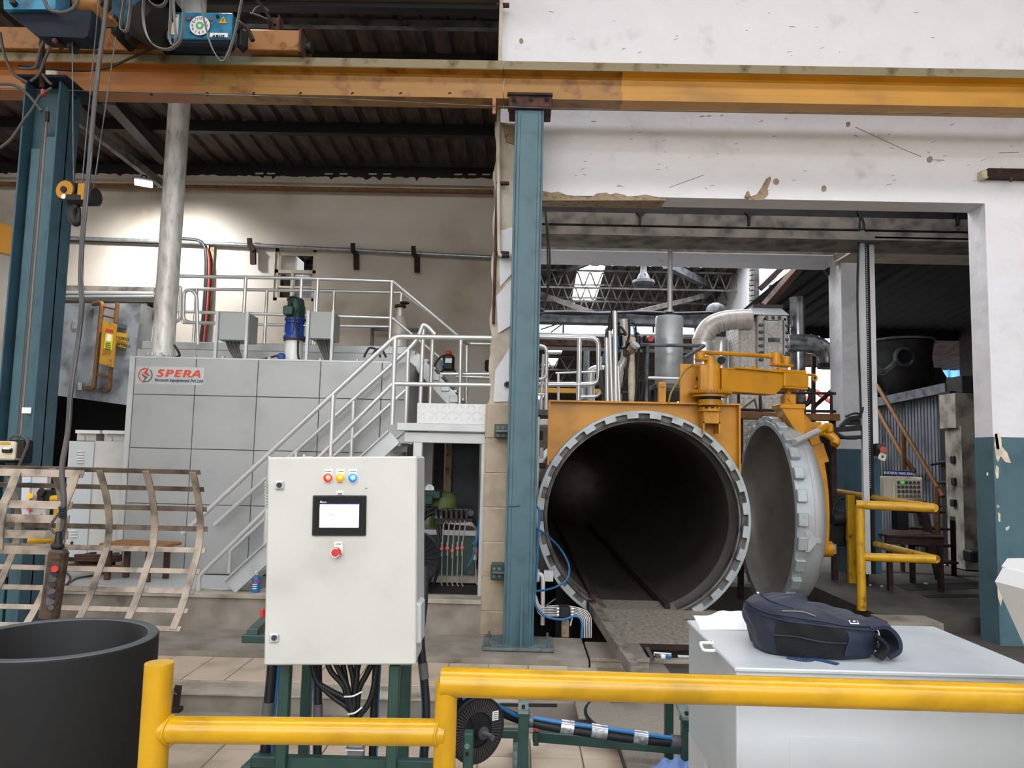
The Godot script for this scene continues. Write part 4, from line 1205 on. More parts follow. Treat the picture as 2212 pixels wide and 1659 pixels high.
func furnace():
	var d = 7.66
	var xs = []
	for q in [292, 424, 558, 693, 826, 882]: xs.append(P(q, 785, d).x)
	var ys = []
	for q in [776, 856, 972, 1092, 1248]: ys.append(P(500, q, d).y)
	var top = ys[0]
	var f = thing("furnace", "large grey panelled box furnace with a red maker's logo, behind the stairs", "furnace", Vector3((xs[0] + xs[5]) / 2, 0.3, -8.4))
	part(f, "body", wbox(xs[0] - 0.01, xs[5], 0.3, top - 0.006, d + 0.018, d + 1.75), "seam")
	for r in 4:
		for c in 5:
			part(f, "panel", wbox(xs[c] + 0.003, xs[c + 1] - 0.003, maxf(0.31, ys[r + 1] + 0.003), ys[r] - 0.003, d, d + 0.02, 0.004), "furnace")
	part(f, "corner_post", wbox(xs[0] - 0.06, xs[0] - 0.003, 0.3, top, d - 0.005, d + 0.1, 0.006), "silver_paint")
	for k in 3: part(f, "side_panel", wbox(xs[5] - 0.002, xs[5] + 0.012, [0.31, 1.1, 1.75][k], [1.09, 1.74, top][k], d + 0.03, d + 1.72), "stainless_dull", "darker right-hand side")
	part(f, "deck", wbox(xs[0] - 0.06, xs[5] + 0.02, top - 0.004, top + 0.012, d, d + 1.8), "silver_paint")
	for q in [350, 420, 480, 580, 690, 770, 800, 850]:
		part(f, "deck_bolt", wbox(P(q, 770, d + 0.15).x, P(q, 770, d + 0.15).x + 0.03, top, top + 0.05, d + 0.12, d + 0.16, 0.006), "stainless_dull")
	# logo plate
	var z = -d + 0.004
	part(f, "logo_plate", ppoly([[296, 791], [441, 794], [439, 832], [293, 829]], d - 0.002, 0.004), "silver_paint", "pale rectangle behind the logo")
	var rz = Basis(Vector3.BACK, -0.004)
	text(f, "logo_lettering", "SPERA", 0.072, Transform3D(rz, P(387, 807, d - 0.006)), "logo_red", true, 0.25, 0.004, 1.52)
	text(f, "logo_lettering", "Vacuum Equipment Pvt.Ltd", 0.03, Transform3D(rz, P(386, 822, d - 0.006)), "logo_grey", true, 0.2, 0.004, 0.9)
	var c = P(314, 810, d - 0.006)
	var R = 0.073
	for h in 2:
		var rg = Sh.new()
		rg.lathe([Vector2(R, 0), Vector2(R, 0.004), Vector2(R - 0.009, 0.004), Vector2(R - 0.009, 0)], Transform3D(Basis(Vector3.RIGHT, PI / 2), c), 24, -0.9 + h * 2.75, 1.7 + h * 3.1)
		part(f, "emblem_ring", rg, "logo_red" if h == 1 else "logo_grey")
	var bolt = func(q: Array) -> Sh:
		var o = PackedVector2Array()
		for k in q: o.append(Vector2(k[0] * R, k[1] * R))
		var s = Sh.new()
		s.prism(o, 0, 0.005, Transform3D(Basis(), c))
		return s
	part(f, "emblem_bolt", bolt.call([[0.35, 1.1], [-0.3, 0.25], [0.35, -0.1], [0.75, -0.15], [0.2, 0.3]]), "logo_red")
	part(f, "emblem_bolt", bolt.call([[-0.35, -1.1], [0.3, -0.3], [-0.3, 0.02], [-0.5, 0.25], [-0.45, -0.05], [0.0, -0.4]]), "logo_grey")
	# exhaust pipe with its bolted flange
	var e = thing("exhaust_pipe", "tall mottled silver exhaust pipe standing on the left end of the furnace deck", "pipe", P(352, 765, 8.15))
	var b0 = Vector3(P(352, 765, 8.15).x, top + 0.012, -8.15)
	var pipe = Sh.new()
	pipe.cyl(b0 + Vector3(0, 0.03, 0), Vector3(b0.x + 0.0, 5.86, b0.z), 0.115, -1, 28)
	part(e, "pipe", pipe, "pipe_steel")
	part(e, "flange", cy(b0, b0 + Vector3(0, 0.025, 0), 0.17, 28), "stainless_dull")
	part(e, "flange", cy(b0 + Vector3(0, 0.03, 0), b0 + Vector3(0, 0.055, 0), 0.17, 28), "stainless_dull")
	for k in 10: part(e, "flange_bolt", cy(b0 + Vector3(0.15 * cos(k * 0.628), 0.01, 0.15 * sin(k * 0.628)), b0 + Vector3(0.15 * cos(k * 0.628), 0.085, 0.15 * sin(k * 0.628)), 0.012, 6), "stainless")
	part(e, "cable", tb(curve([[376, 745, 8.0], [384, 757, 8.0], [388, 768, 7.95], [380, 771, 7.9]]), 0.012), "rubber")
	# junction boxes on legs
	var i = 0
	for q in [[472, 675, 536, 735], [668, 673, 720, 732]]:
		var dd = 7.95
		var jb = thing("junction_box", "grey junction box on two legs on the furnace deck, " + ["beside the silver exhaust pipe", "beside the green motor"][i], "junction box", P(q[0] + 30, 770, dd), "junction boxes on the furnace deck")
		part(jb, "box", pb(q[0], q[1], q[2], q[3], dd, 0.3, 0.006), "grey_box")
		part(jb, "door", pb(q[0] + 2, q[1] + 1, q[2] - 1, q[3] - 1, dd - 0.012, 0.014, 0.003), "grey_box")
		for x in [q[0] - 3, q[2] - 2]: part(jb, "leg", wbox(P(x, q[1], dd).x, P(x, q[1], dd).x + 0.028, top + 0.012, P(x, q[1] - 1, dd).y, dd - 0.03, dd + 0.01), "silver_paint")
		for k in 4: part(jb, "cable", tb(curve([P(q[0] + 18 + k * 9, q[3], dd + 0.1), P(q[0] + 24 + k * 6, q[3] + 18, dd + 0.08), Vector3(P(q[0] + 38 + k * 3, 770, dd).x, top + 0.012, -dd - 0.06)]), 0.016, 8), "rubber_grey")
		i += 1
	# stirrer drive: white stub, blue gearbox, green motor
	var m = thing("stirrer_drive", "green motor over a blue gearbox on a white tube on the furnace deck", "motor", Vector3(P(635, 770, 8.1).x, top, -8.1))
	var o = Vector3(P(634, 770, 8.1).x, top + 0.012, -8.1)
	var lt = func(pr: Array, at: Vector3) -> Sh:
		var s = Sh.new()
		s.lathe(pr, Transform3D(Basis(), at), 24)
		return s
	part(m, "tube", cy(o, o + Vector3(0, 0.25, 0), 0.095, 24), "white_gloss")
	part(m, "gearbox", lt.call([Vector2(0, 0.27), Vector2(0.115, 0.27), Vector2(0.115, 0.3), Vector2(0.095, 0.32), Vector2(0.085, 0.43), Vector2(0.1, 0.44), Vector2(0.1, 0.47), Vector2(0.112, 0.47), Vector2(0.112, 0.495), Vector2(0, 0.495)], o), "blue_gear")
	part(m, "rusty_ring", cy(o + Vector3(0, 0.25, 0), o + Vector3(0, 0.272, 0), 0.112, 24), "rust")
	for k in 6: part(m, "gearbox_rib", bx(o + Vector3(0.095 * cos(k + 0.5), 0.38, 0.095 * sin(k + 0.5)), Vector3(0.012, 0.1, 0.03), 0.0, Basis(Vector3.UP, -k - 0.5 + PI / 2)), "blue_gear")
	part(m, "motor", lt.call([Vector2(0, 0.5), Vector2(0.09, 0.5), Vector2(0.09, 0.66), Vector2(0.08, 0.7), Vector2(0.05, 0.72), Vector2(0, 0.72)], o), "green_dark")
	for k in 14: part(m, "cooling_fin", bx(o + Vector3(0.094 * cos(k * 0.449), 0.57, 0.094 * sin(k * 0.449)), Vector3(0.006, 0.12, 0.014), 0.0, Basis(Vector3.UP, -k * 0.449 + PI / 2)), "green_dark")
	part(m, "terminal_box", bx(o + Vector3(-0.04, 0.56, 0.11), Vector3(0.11, 0.1, 0.08), 0.012), "green_dark")
	part(m, "cable", tb(curve([o + Vector3(0.0, 0.62, 0.16), o + Vector3(-0.05, 0.68, 0.14), o + Vector3(0.02, 0.71, 0.12), o + Vector3(0.09, 0.64, 0.13), o + Vector3(0.04, 0.5, 0.17), o + Vector3(0.08, 0.3, 0.15), o + Vector3(0.1, 0.05, 0.15), o + Vector3(0.18, 0.0, 0.1)]), 0.011), "rubber")
	var v = thing("valve", "small blue valve and cable lying on the furnace deck beside the white tube", "valve", P(605, 772, 7.9))
	part(v, "body", pb(599, 762, 614, 777, 7.9, 0.06, 0.015), "blue_gear")
	part(v, "cable", tb(curve([[540, 778, 7.9], [570, 775, 7.9], [600, 768, 7.9]]), 0.01), "rubber")
	# white box beam at the back of the deck
	var hb = thing("deck_box_beam", "long white box beam along the back of the furnace deck under the railings", "casing", Vector3(-2.5, top, -8.9))
	part(hb, "beam", pb(305, 742, 880, 760, 8.9, 0.3, 0.01), "silver_paint")
	part(hb, "sill", wbox(P(300, 765, 8.8).x, P(905, 765, 8.8).x, top, P(640, 762, 8.8).y, 8.75, 9.3), "cab_side")
	part(hb, "blue_valve", pb(690, 733, 715, 752, 8.8, 0.08, 0.02), "blue_gear")
	# railings on the deck
	i = 0
	for q in [
		{"d": 9.0, "top": [[336, 690], [341, 596], [652, 601], [850, 608]], "mid": [[378, 673], [654, 681], [846, 687]], "posts": [[531, 600], [652, 600], [687, 603], [847, 608]], "down": [[850, 608], [994, 729]], "dm": [[848, 687], [990, 806]], "n": "nearer of the two, with the higher top rail"},
		{"d": 9.75, "top": [[395, 697], [397, 624], [680, 628], [868, 632]], "mid": [[395, 697], [640, 703], [865, 706]], "posts": [[425, 625], [577, 627], [681, 628], [722, 630], [867, 632]], "down": [[868, 632], [980, 716]], "dm": [[868, 706], [900, 731]], "n": "farther of the two, against the back wall"}]:
		var r = thing("deck_railing", "silver pipe railing on the furnace deck, " + q.n, "railing", P(600, 760, q.d), "pipe railings on the furnace deck")
		var tp = []
		for k in q.top: tp.append(P(k[0], k[1], q.d))
		part(r, "top_rail", tb(rounded(tp, 0.12), 0.022), "handrail")
		var md = []
		for k in q.mid: md.append(P(k[0], k[1], q.d))
		part(r, "mid_rail", tb(rounded(md, 0.08), 0.019), "handrail")
		part(r, "sloping_rail", tb([P(q.down[0][0], q.down[0][1], q.d), P(q.down[1][0], q.down[1][1], q.d - 0.3)], 0.022), "handrail")
		part(r, "sloping_rail", tb([P(q.dm[0][0], q.dm[0][1], q.d), P(q.dm[1][0], q.dm[1][1], q.d - 0.3)], 0.019), "handrail")
		for k in q.posts:
			var t = P(k[0], k[1], q.d)
			part(r, "post", cy(Vector3(t.x, top + 0.01, t.z), t, 0.021, 12), "handrail")
		i += 1
	var lg = thing("loop_rail", "rounded silver grab loops beside the exhaust pipe on the deck", "railing", P(390, 745, 8.7))
	part(lg, "loop", tb(rounded([[383, 618, 8.7], [390, 622, 8.7], [389, 690, 8.7], [378, 696, 8.7]], 0.06), 0.02), "handrail")
	part(lg, "loop", tb(rounded([[428, 745, 8.7], [425, 640, 8.7], [415, 626, 8.7], [398, 628, 8.7], [396, 690, 8.7], [410, 697, 8.7], [470, 698, 8.7]], 0.06), 0.02), "handrail")
	# insulated riser with hand valve
	var rs = thing("riser_valve", "silver wrapped conical riser with a rusty handwheel behind the deck railing", "valve", P(860, 760, 9.3))
	var rb = P(861, 765, 9.3)
	part(rs, "wrap", lt.call([Vector2(0.12, 0), Vector2(0.1, 0.35), Vector2(0.07, 0.45), Vector2(0.045, 0.47), Vector2(0.04, 0.6), Vector2(0.0, 0.6)], rb), "foil")
	part(rs, "flange", cy(rb + Vector3(0, 0.58, 0), rb + Vector3(0, 0.61, 0), 0.07, 20), "rust_dark")
	var hw = Sh.new()
	var hp = []
	for k in 16: hp.append(rb + Vector3(0.05 + 0.05 * cos(k * TAU / 16), 0.64, 0.05 * sin(k * TAU / 16)))
	hw.tube(hp, 0.012, 8, true)
	part(rs, "handwheel", hw, "rust_dark")
	part(rs, "skirt", bx(rb + Vector3(0, -0.02, 0), Vector3(0.5, 0.14, 0.3), 0.03), "silver_paint")
	for k in 2:
		var cb2 = tb(curve([[800, 775, 8.2], [812, 756, 8.2], [825, 756, 8.2], [834, 772, 8.2]] if k else [[786, 772, 8.3], [798, 752, 8.3], [815, 757, 8.3], [822, 772, 8.3]]), 0.012)
		solo("cable_loop", "black cable loop arching over the furnace deck, " + ["the small one on the white beam", "the larger one by the handrail"][k], "cable", cb2, "rubber")
	var wf = Sh.new()
	wf.add(pb(800, 708, 806, 752, 10.7, 0.05)); wf.add(pb(806, 708, 910, 715, 10.7, 0.05))
	solo("wall_frame", "grey steel goalpost frame against the back wall behind the handrails", "frame", wf, "steel_grey")
	# grey cabinets with cowled vents, left of the furnace
	var cab = thing("power_cabinet", "pair of joined pale grey cabinets with louvres and two cowled roof vents", "cabinet", P(210, 1210, 8.1))
	var dd = 8.0
	part(cab, "cabinet_body", pbx(150, 953, 204, 1205, dd, 0.5), "grey_cab")
	part(cab, "cabinet_body", pbx(204, 953, 275, 1205, dd + 0.02, 0.5), "cab_white")
	for q in [[167, 936, 208, 952], [226, 937, 272, 953]]:
		part(cab, "vent_neck", pbx(q[0], q[1], q[2], q[3], dd + 0.1, 0.3), "cab_white")
		part(cab, "vent_cowl", pbx(q[0] - 4, q[1] - 7, q[2] + 8, q[1], dd + 0.02, 0.46), "white_gloss")
		part(cab, "vent_ring", cy(P(q[0] + 12, q[1] + 12, dd + 0.1), P(q[0] + 12, q[1] + 12, dd + 0.07), 0.02), "stainless")
	for y in 5: part(cab, "louvre", pb(165, 974 + y * 6, 180, 977 + y * 6, dd - 0.02, 0.03, 0.004), "white_gloss")
	for y in 3: part(cab, "louvre", pb(151, 1146 + y * 6, 165, 1149 + y * 6, dd - 0.02, 0.03, 0.004), "white_gloss")
	part(cab, "base", pbx(146, 1205, 270, 1214, dd - 0.01, 0.5), "steel_dark")
	part(cab, "door_handle", pb(152, 1170, 155, 1180, dd - 0.03, 0.02), "ink")
	# things on the platform
	var bt = thing("wooden_bench", "low rough wooden bench on the tread plate platform before the grey furnace", "bench", P(300, 1240, 7.2))
	part(bt, "top", bx(P(305, 1175, 7.25), Vector3(0.62, 0.03, 0.34), 0.006, Basis(Vector3.UP, -0.12)), "wood", "pale plank top")
	for q in [[276, 1184, 0.1], [322, 1190, -0.12], [362, 1184, 0.1], [236, 1186, -0.05]]:
		var lg2 = wbox(P(q[0], q[1], 7.25 + q[2]).x - 0.025, P(q[0], q[1], 7.25 + q[2]).x + 0.025, 0.31, P(q[0], q[1], 7.25 + q[2]).y + 0.02, 7.25 + q[2] - 0.02, 7.25 + q[2] + 0.02, 0.004)
		part(bt, "leg", lg2, "wood_dark")
	part(bt, "apron", pb(250, 1180, 372, 1192, 7.17, 0.02), "wood_dark")
	var cr = thing("wooden_pallet", "dark wooden crate lying on the platform left of the bench", "crate", P(210, 1205, 7.5))
	for k in 3: part(cr, "slat", bx(P(212, 1200 + k * 5, 7.45 - k * 0.02), Vector3(0.42, 0.02, 0.07), 0.004, Basis(Vector3.UP, 0.1)), "wood_dark")
	for x in [185, 240]: part(cr, "runner", bx(P(x, 1205, 7.55), Vector3(0.05, 0.08, 0.3), 0.004), "wood_dark")
	part(cr, "board", bx(P(205, 1225, 7.3), Vector3(0.5, 0.012, 0.16), 0.003, Basis(Vector3.UP, 0.3)), "wood", "paler loose board")
	solo("floor_cable", "thin dark cable curling on the tread plate platform", "cable", tb(curve([PY(140, 1232, 0.315), PY(152, 1250, 0.315), PY(140, 1266, 0.315), PY(165, 1250, 0.315), PY(195, 1244, 0.315), PY(225, 1238, 0.315)]), 0.008, 8), "rubber_grey")

func rail_set(r: Node3D, a: Array, rad: float, nm := "rail"):
	for q in a: part(r, nm, tb(rounded(q, 0.06), rad), "handrail")

func stairs():
	var A = 6.82
	var B = 7.52
	var st = thing("staircase", "silver steel staircase with pipe handrails climbing to a landing before the furnace", "stairs", P(660, 1270, A))
	rail_set(st, [[[394, 1153, A], [854, 727, A], [1062, 730, A]], [[463, 1134, B], [885, 753, B], [903, 731, B], [914, 700, B], [926, 707, B], [940, 723, B]]], 0.023, "handrail")
	rail_set(st, [[[430, 1245, A], [848, 829, A]], [[852, 829, A], [1060, 832, A]], [[497, 1190, B], [877, 842, B]]], 0.02, "mid_rail")
	for q in [[720, 853, 1075, A], [854, 728, 918, A], [583, 985, 1180, A], [430, 1245, 1276, A], [764, 866, 1030, B], [882, 757, 925, B], [497, 1190, 1238, B], [640, 975, 1130, B]]:
		var t = P(q[0], q[1], q[3])
		var b = P(q[0], q[2], q[3])
		part(st, "post", cy(Vector3(t.x, b.y, t.z), t, 0.022, 12), "handrail")
	rail_set(st, [[[915, 704, B + 0.02], [908, 872, B + 0.02]], [[935, 724, B + 0.3], [929, 872, B + 0.3]], [[996, 733, 8.1], [993, 872, 8.1]], [[1009, 742, 8.4], [1007, 872, 8.4]], [[1000, 731, 8.1], [1007, 742, 8.4], [1062, 743, 8.4]], [[951, 808, 8.2], [1062, 808, 8.2]], [[985, 813, 8.4], [1062, 816, 8.4]]], 0.021, "landing_rail")
	# stringers and treads
	for q in [[A, 497, 1268, 852, 943], [B, 540, 1245, 882, 945]]:
		var s = Sh.new()
		s.bar(P(q[1], q[2], q[0]), P(q[3], q[4], q[0]), 0.014, 0.15, Vector3(0.7, 0.7, 0))
		part(st, "stringer", s, "silver_paint")
		for k in 2:
			var lip = Sh.new()
			var of = Vector3(-0.05, 0.05, 0.02) * (1 if k else -1)
			of.z = 0.02
			lip.bar(P(q[1], q[2], q[0]) + of, P(q[3], q[4], q[0]) + of, 0.05, 0.012, Vector3(-0.7, 0.7, 0))
			part(st, "stringer_lip", lip, "silver_paint")
	for k in 8:
		var t = (k + 0.5) / 8.0
		var c = P(497, 1268, A).lerp(P(852, 943, A), t)
		part(st, "step", wbox(c.x - 0.1, c.x + 0.14, c.y + 0.0, c.y + 0.03, A + 0.02, B - 0.01, 0.004), "tread")
	# landing
	var y1 = P(955, 915, A).y
	var x0 = P(858, 915, A).x
	part(st, "landing_beam", wbox(x0, -0.31, P(955, 932, A).y, y1, A - 0.02, A + 0.06, 0.005), "silver_paint")
	part(st, "landing_beam", wbox(P(873, 940, A + 0.06).x, -0.31, P(955, 957, A).y, P(955, 934, A).y, A + 0.05, A + 0.12, 0.005), "silver_paint")
	part(st, "landing_deck", wbox(x0, -0.31, y1 - 0.02, y1 - 0.002, A + 0.06, 8.5), "tread")
	part(st, "toe_plate", pb(901, 872, 1056, 917, A + 0.03, 0.006), "tread")
	for q in [[893, 913], [1040, 1052]]: part(st, "landing_post", wbox(P(q[0], 957, A + 0.06).x, P(q[1], 957, A + 0.06).x, 0.3, P(900, 955, A + 0.06).y, A + 0.05, A + 0.16, 0.006), "silver_paint")
	part(st, "landing_bracket", pb(850, 962, 880, 976, B - 0.3, 0.2, 0.004), "silver_paint")
	# second flight from the landing up to the furnace deck
	var s2 = thing("upper_stairs", "short steep silver flight from the landing up to the furnace deck", "stairs", P(960, 872, 8.3))
	for dd in [8.1, 8.75]:
		var s = Sh.new()
		s.bar(P(893, 772, dd), P(985, 872, dd), 0.014, 0.14, Vector3(0.7, 0.7, 0))
		part(s2, "stringer", s, "silver_paint")
	for k in 6:
		var c = P(893, 772, 8.15).lerp(P(985, 872, 8.15), (k + 0.6) / 6.0)
		part(s2, "step", wbox(c.x - 0.1, c.x + 0.12, c.y, c.y + 0.03, 8.12, 8.74, 0.004), "tread")
	for k in 3: part(s2, "step_bracket", bx(P([940, 962, 980][k], [815, 838, 862][k], 8.08), Vector3(0.09, 0.07, 0.03), 0.005), "silver_paint")
	# red-topped pump and its hoses behind the landing
	var pm = thing("dosing_pump", "small black pump with a red cap on a stand behind the landing rails", "pump", P(967, 806, 8.6))
	part(pm, "body", pb(956, 765, 980, 800, 8.6, 0.14, 0.02), "rubber")
	part(pm, "plate", pb(962, 774, 976, 784, 8.58, 0.02), "label_white")
	var cp = Sh.new()
	cp.ball(P(969, 763, 8.65), 0.035)
	part(pm, "cap", cp, "red")
	part(pm, "stand", tb(pts([[952, 804, 8.62], [962, 796, 8.62], [976, 796, 8.62], [984, 804, 8.62]]), 0.012), "steel_black")
	part(pm, "pot", pb(953, 778, 959, 792, 8.57, 0.05, 0.01), "hose_blue")
	part(pm, "hose", tb(curve([[958, 768, 8.6], [948, 775, 8.6], [940, 790, 8.6], [950, 808, 8.6]]), 0.012), "rubber")
	var wb = solo("wall_box", "dark box fixed near the white pillar behind the landing", "box", pb(1047, 777, 1062, 801, 8.8, 0.12, 0.015), "rust_dark")

func hydraulics():
	var d = 7.45
	var u = thing("hydraulic_unit", "green hydraulic power pack with a motor and a black valve bank under the landing", "hydraulic unit", P(975, 1250, d))
	part(u, "tank", pbx(905, 1155, 1027, 1243, d + 0.1, 0.5), "tank_green")
	part(u, "tank_lid", pbx(900, 1145, 1030, 1156, d + 0.06, 0.56), "stainless_dull")
	part(u, "skid", pbx(915, 1245, 1046, 1259, d, 0.6), "conc_light")
	var mo = P(955, 1100, d + 0.35)
	var s = Sh.new()
	s.lathe([Vector2(0, 0.17), Vector2(0.1, 0.17), Vector2(0.145, 0.13), Vector2(0.15, 0.0), Vector2(0.11, -0.005), Vector2(0.11, -0.18), Vector2(0.14, -0.2), Vector2(0.14, -0.24), Vector2(0.0, -0.24)], Transform3D(Basis(), mo), 28)
	part(u, "motor", s, "green_motor")
	for k in 20: part(u, "motor_fin", bx(mo + Vector3(0.115 * cos(k * 0.314), -0.09, 0.115 * sin(k * 0.314)), Vector3(0.006, 0.16, 0.02), 0.0, Basis(Vector3.UP, -k * 0.314 + PI / 2)), "green_motor")
	part(u, "dark_box", pb(908, 1060, 951, 1077, d + 0.05, 0.3, 0.008), "green_dark")
	part(u, "dark_box", pb(905, 1070, 934, 1090, d, 0.25, 0.008), "green_dark")
	part(u, "manifold", pb(938, 1118, 1022, 1136, d - 0.02, 0.16, 0.006), "rubber")
	part(u, "manifold_bar", pb(955, 1099, 1018, 1106, d + 0.04, 0.1), "rubber_grey")
	for k in 7:
		var x = 942 + k * 11
		var b = part(u, "valve", pb(x - 4, 1102, x + 4, 1120, d - 0.03, 0.1, 0.006), "rubber")
		part(b, "valve_nut", cy(P(x, 1117, d - 0.03), P(x, 1117, d - 0.06), 0.014, 8), "rust" if k > 1 else "steel_grey")
		part(b, "valve_cap", pb(x - 3, 1099, x + 3, 1103, d - 0.03, 0.06, 0.004), "rubber_grey")
	part(u, "gauge", cy(P(1017, 1108, d), P(1017, 1108, d - 0.03), 0.03), "rubber_grey")
	part(u, "dial", cy(P(928, 1056, d + 0.2), P(928, 1056, d + 0.17), 0.045, 20), "galv")
	var red = [[954, 1185], [966, 1184], [977, 1189], [988, 1184], [998, 1183]]
	for k in 5:
		var x0 = 957 + k * 11
		var r = red[k]
		var pp = part(u, "pipe", tb(rounded([[963 + k * 10, 1127, d - 0.04], [x0 + 1 + k, 1133, d - 0.1], [r[0] + 2, 1166, d - 0.1], [r[0] - 1, 1262 + k, d - 0.1], [r[0] + 8 + k * 2, 1277 - k, d - 0.1], [1046, 1276 - k * 1.5, d - 0.1]], 0.06), 0.0068), "pipe_dull")
		part(pp, "cock_body", pb(r[0] - 2, r[1] - 14, r[0] + 2.5, r[1] + 18, d - 0.12, 0.03, 0.006), "pipe_dull")
		part(pp, "cock_knob", cy(P(r[0], r[1], d - 0.12), P(r[0], r[1], d - 0.15), 0.017, 12), "red")
	for k in 5:
		part(u, "upper_pipe", tb(rounded([[964 + k * 10, 1125, d - 0.03], [966 + k * 10, 1131, d - 0.07], [1018, 1135 - k * 2, d - 0.07], [1029, 1142, d - 0.05], [1028 - k * 0.6, 1200, d - 0.05], [1027 + k, 1262, d - 0.06], [1046, 1270 - k * 2, d - 0.06]], 0.08), 0.006), "pipe_dull")
	part(u, "cock_body", pb(1022, 1182, 1030, 1212, d - 0.1, 0.05, 0.01), "stainless")
	part(u, "cock_knob", cy(P(1025, 1195, d - 0.1), P(1025, 1195, d - 0.14), 0.018, 12), "red")
	part(u, "sight_bolt", cy(P(1015, 1237, d + 0.1), P(1015, 1237, d + 0.06), 0.02, 8), "steel_grey")
	for k in 2: part(u, "hose", tb(curve([[[945, 1140, d - 0.05], [948, 1180, d - 0.1], [940, 1220, d - 0.12], [925, 1265, d - 0.12], [918, 1282, d - 0.12]], [[952, 1140, d - 0.05], [952, 1200, d - 0.1], [944, 1240, d - 0.12], [928, 1284, d - 0.12]]][k]), 0.013), "rubber")
	for k in 2: part(u, "hose", tb(curve([[912, [1112, 1124][k], d], [925, [1100, 1112][k], d], [945, 1098 + k * 6, d]]), 0.022), "rubber")
	part(u, "hose", tb(curve([[912, 1104, d], [920, 1093, d - 0.05], [935, 1094, d - 0.05], [953, 1106, d - 0.02]]), 0.01), "rubber")
	var bh = thing("blue_hose_tail", "thin blue hose tied up beside the hydraulic pipes under the landing", "hose", P(1030, 1220, 7.2))
	part(bh, "hose", tb(curve([[1050, 1100, 7.2], [1036, 1140, 7.2], [1030, 1165, 7.2], [1022, 1175, 7.2], [1030, 1160, 7.2], [1035, 1118, 7.2], [1033, 1150, 7.2], [1025, 1190, 7.2], [1018, 1210, 7.2], [1010, 1223, 7.2]]), 0.008, 8), "hose_blue")
	# large black ribbed drum lid behind the control cabinet
	var fd = thing("blower_drum", "black ribbed round blower housing peeping out behind the control cabinet", "blower", P(905, 1260, 7.0))
	var l = Sh.new()
	l.lathe([Vector2(0.24, -0.08), Vector2(0.25, 0.0), Vector2(0.235, 0.01), Vector2(0.22, 0.0), Vector2(0.1, -0.02), Vector2(0, -0.02)], Transform3D(Basis(Vector3.RIGHT, PI / 2), P(892, 1205, 7.0)), 36)
	part(fd, "housing", l, "rubber")
	for k in 24: part(fd, "rib", bx(P(892, 1205, 6.99) + Basis(Vector3.BACK, k * TAU / 24) * Vector3(0.16, 0, 0), Vector3(0.11, 0.008, 0.02), 0.002, Basis(Vector3.BACK, k * TAU / 24)), "rubber")
	# boards standing behind
	solo("dark_board", "dark blue-black sheet standing behind the hydraulic unit", "board", pby(968, 950, 1036, 8.6, 0.05, 0.3), "dark_blue_door")
	solo("brown_board", "flaking brown board edge standing left of the dark sheet", "board", pby(963, 950, 977, 8.5, 0.06, 0.3), "plaster_bare")
	solo("grey_door_post", "grey sheet post standing behind the hydraulic unit at the left", "post", pby(918, 950, 936, 8.7, 0.08, 0.3), "stainless_dull")
	solo("black_post", "black steel post between the grey post and the dark sheet", "post", pby(938, 950, 960, 8.75, 0.08, 0.3), "steel_dark")
	solo("coolant_bottle", "blue spray bottle with a white cap standing on the plinth coping", "bottle", bottle(), "hose_blue")
	var bo = get_node("coolant_bottle")
	part(bo, "cap", cy(PY(552, 1280, 0.3) + Vector3(0, 0.152, 0), PY(552, 1280, 0.3) + Vector3(0, 0.185, 0), 0.014, 12), "label_white")
	part(bo, "label_band", cy(PY(552, 1280, 0.3) + Vector3(0, 0.1, 0), PY(552, 1280, 0.3) + Vector3(0, 0.115, 0), 0.0365, 16), "red")
	for k in 3: part(bo, "printed_line", bx(PY(552, 1280, 0.3) + Vector3(0, 0.04 + k * 0.018, 0.034), Vector3(0.036, 0.007, 0.006)), "label_white")
func bottle() -> Sh:
	var s = Sh.new()
	s.lathe([Vector2(0, 0), Vector2(0.035, 0.0), Vector2(0.036, 0.12), Vector2(0.03, 0.14), Vector2(0.013, 0.15), Vector2(0, 0.155)], Transform3D(Basis(), PY(552, 1280, 0.3)), 20)
	return s

func toothed(R: float, r: float, n: int, duty: float, z0: float, z1: float, c: Vector3, phase := 0.0, inward := true) -> Sh:
	# n blocks standing inward (or outward) from radius R to r, on a circle in the x-y plane
	var s = Sh.new()
	for k in n:
		var a0 = phase + TAU * (k + 0.5 - duty / 2) / n
		var a1 = phase + TAU * (k + 0.5 + duty / 2) / n
		var poly = PackedVector2Array()
		for t in 4:
			var a = lerpf(a0, a1, t / 3.0)
			poly.append(Vector2(cos(a), sin(a)) * R)
		for t in 4:
			var a = lerpf(a1, a0, t / 3.0)
			poly.append(Vector2(cos(a), sin(a)) * r)
		s.prism(poly, z0, z1, Transform3D(Basis(), c))
	return s

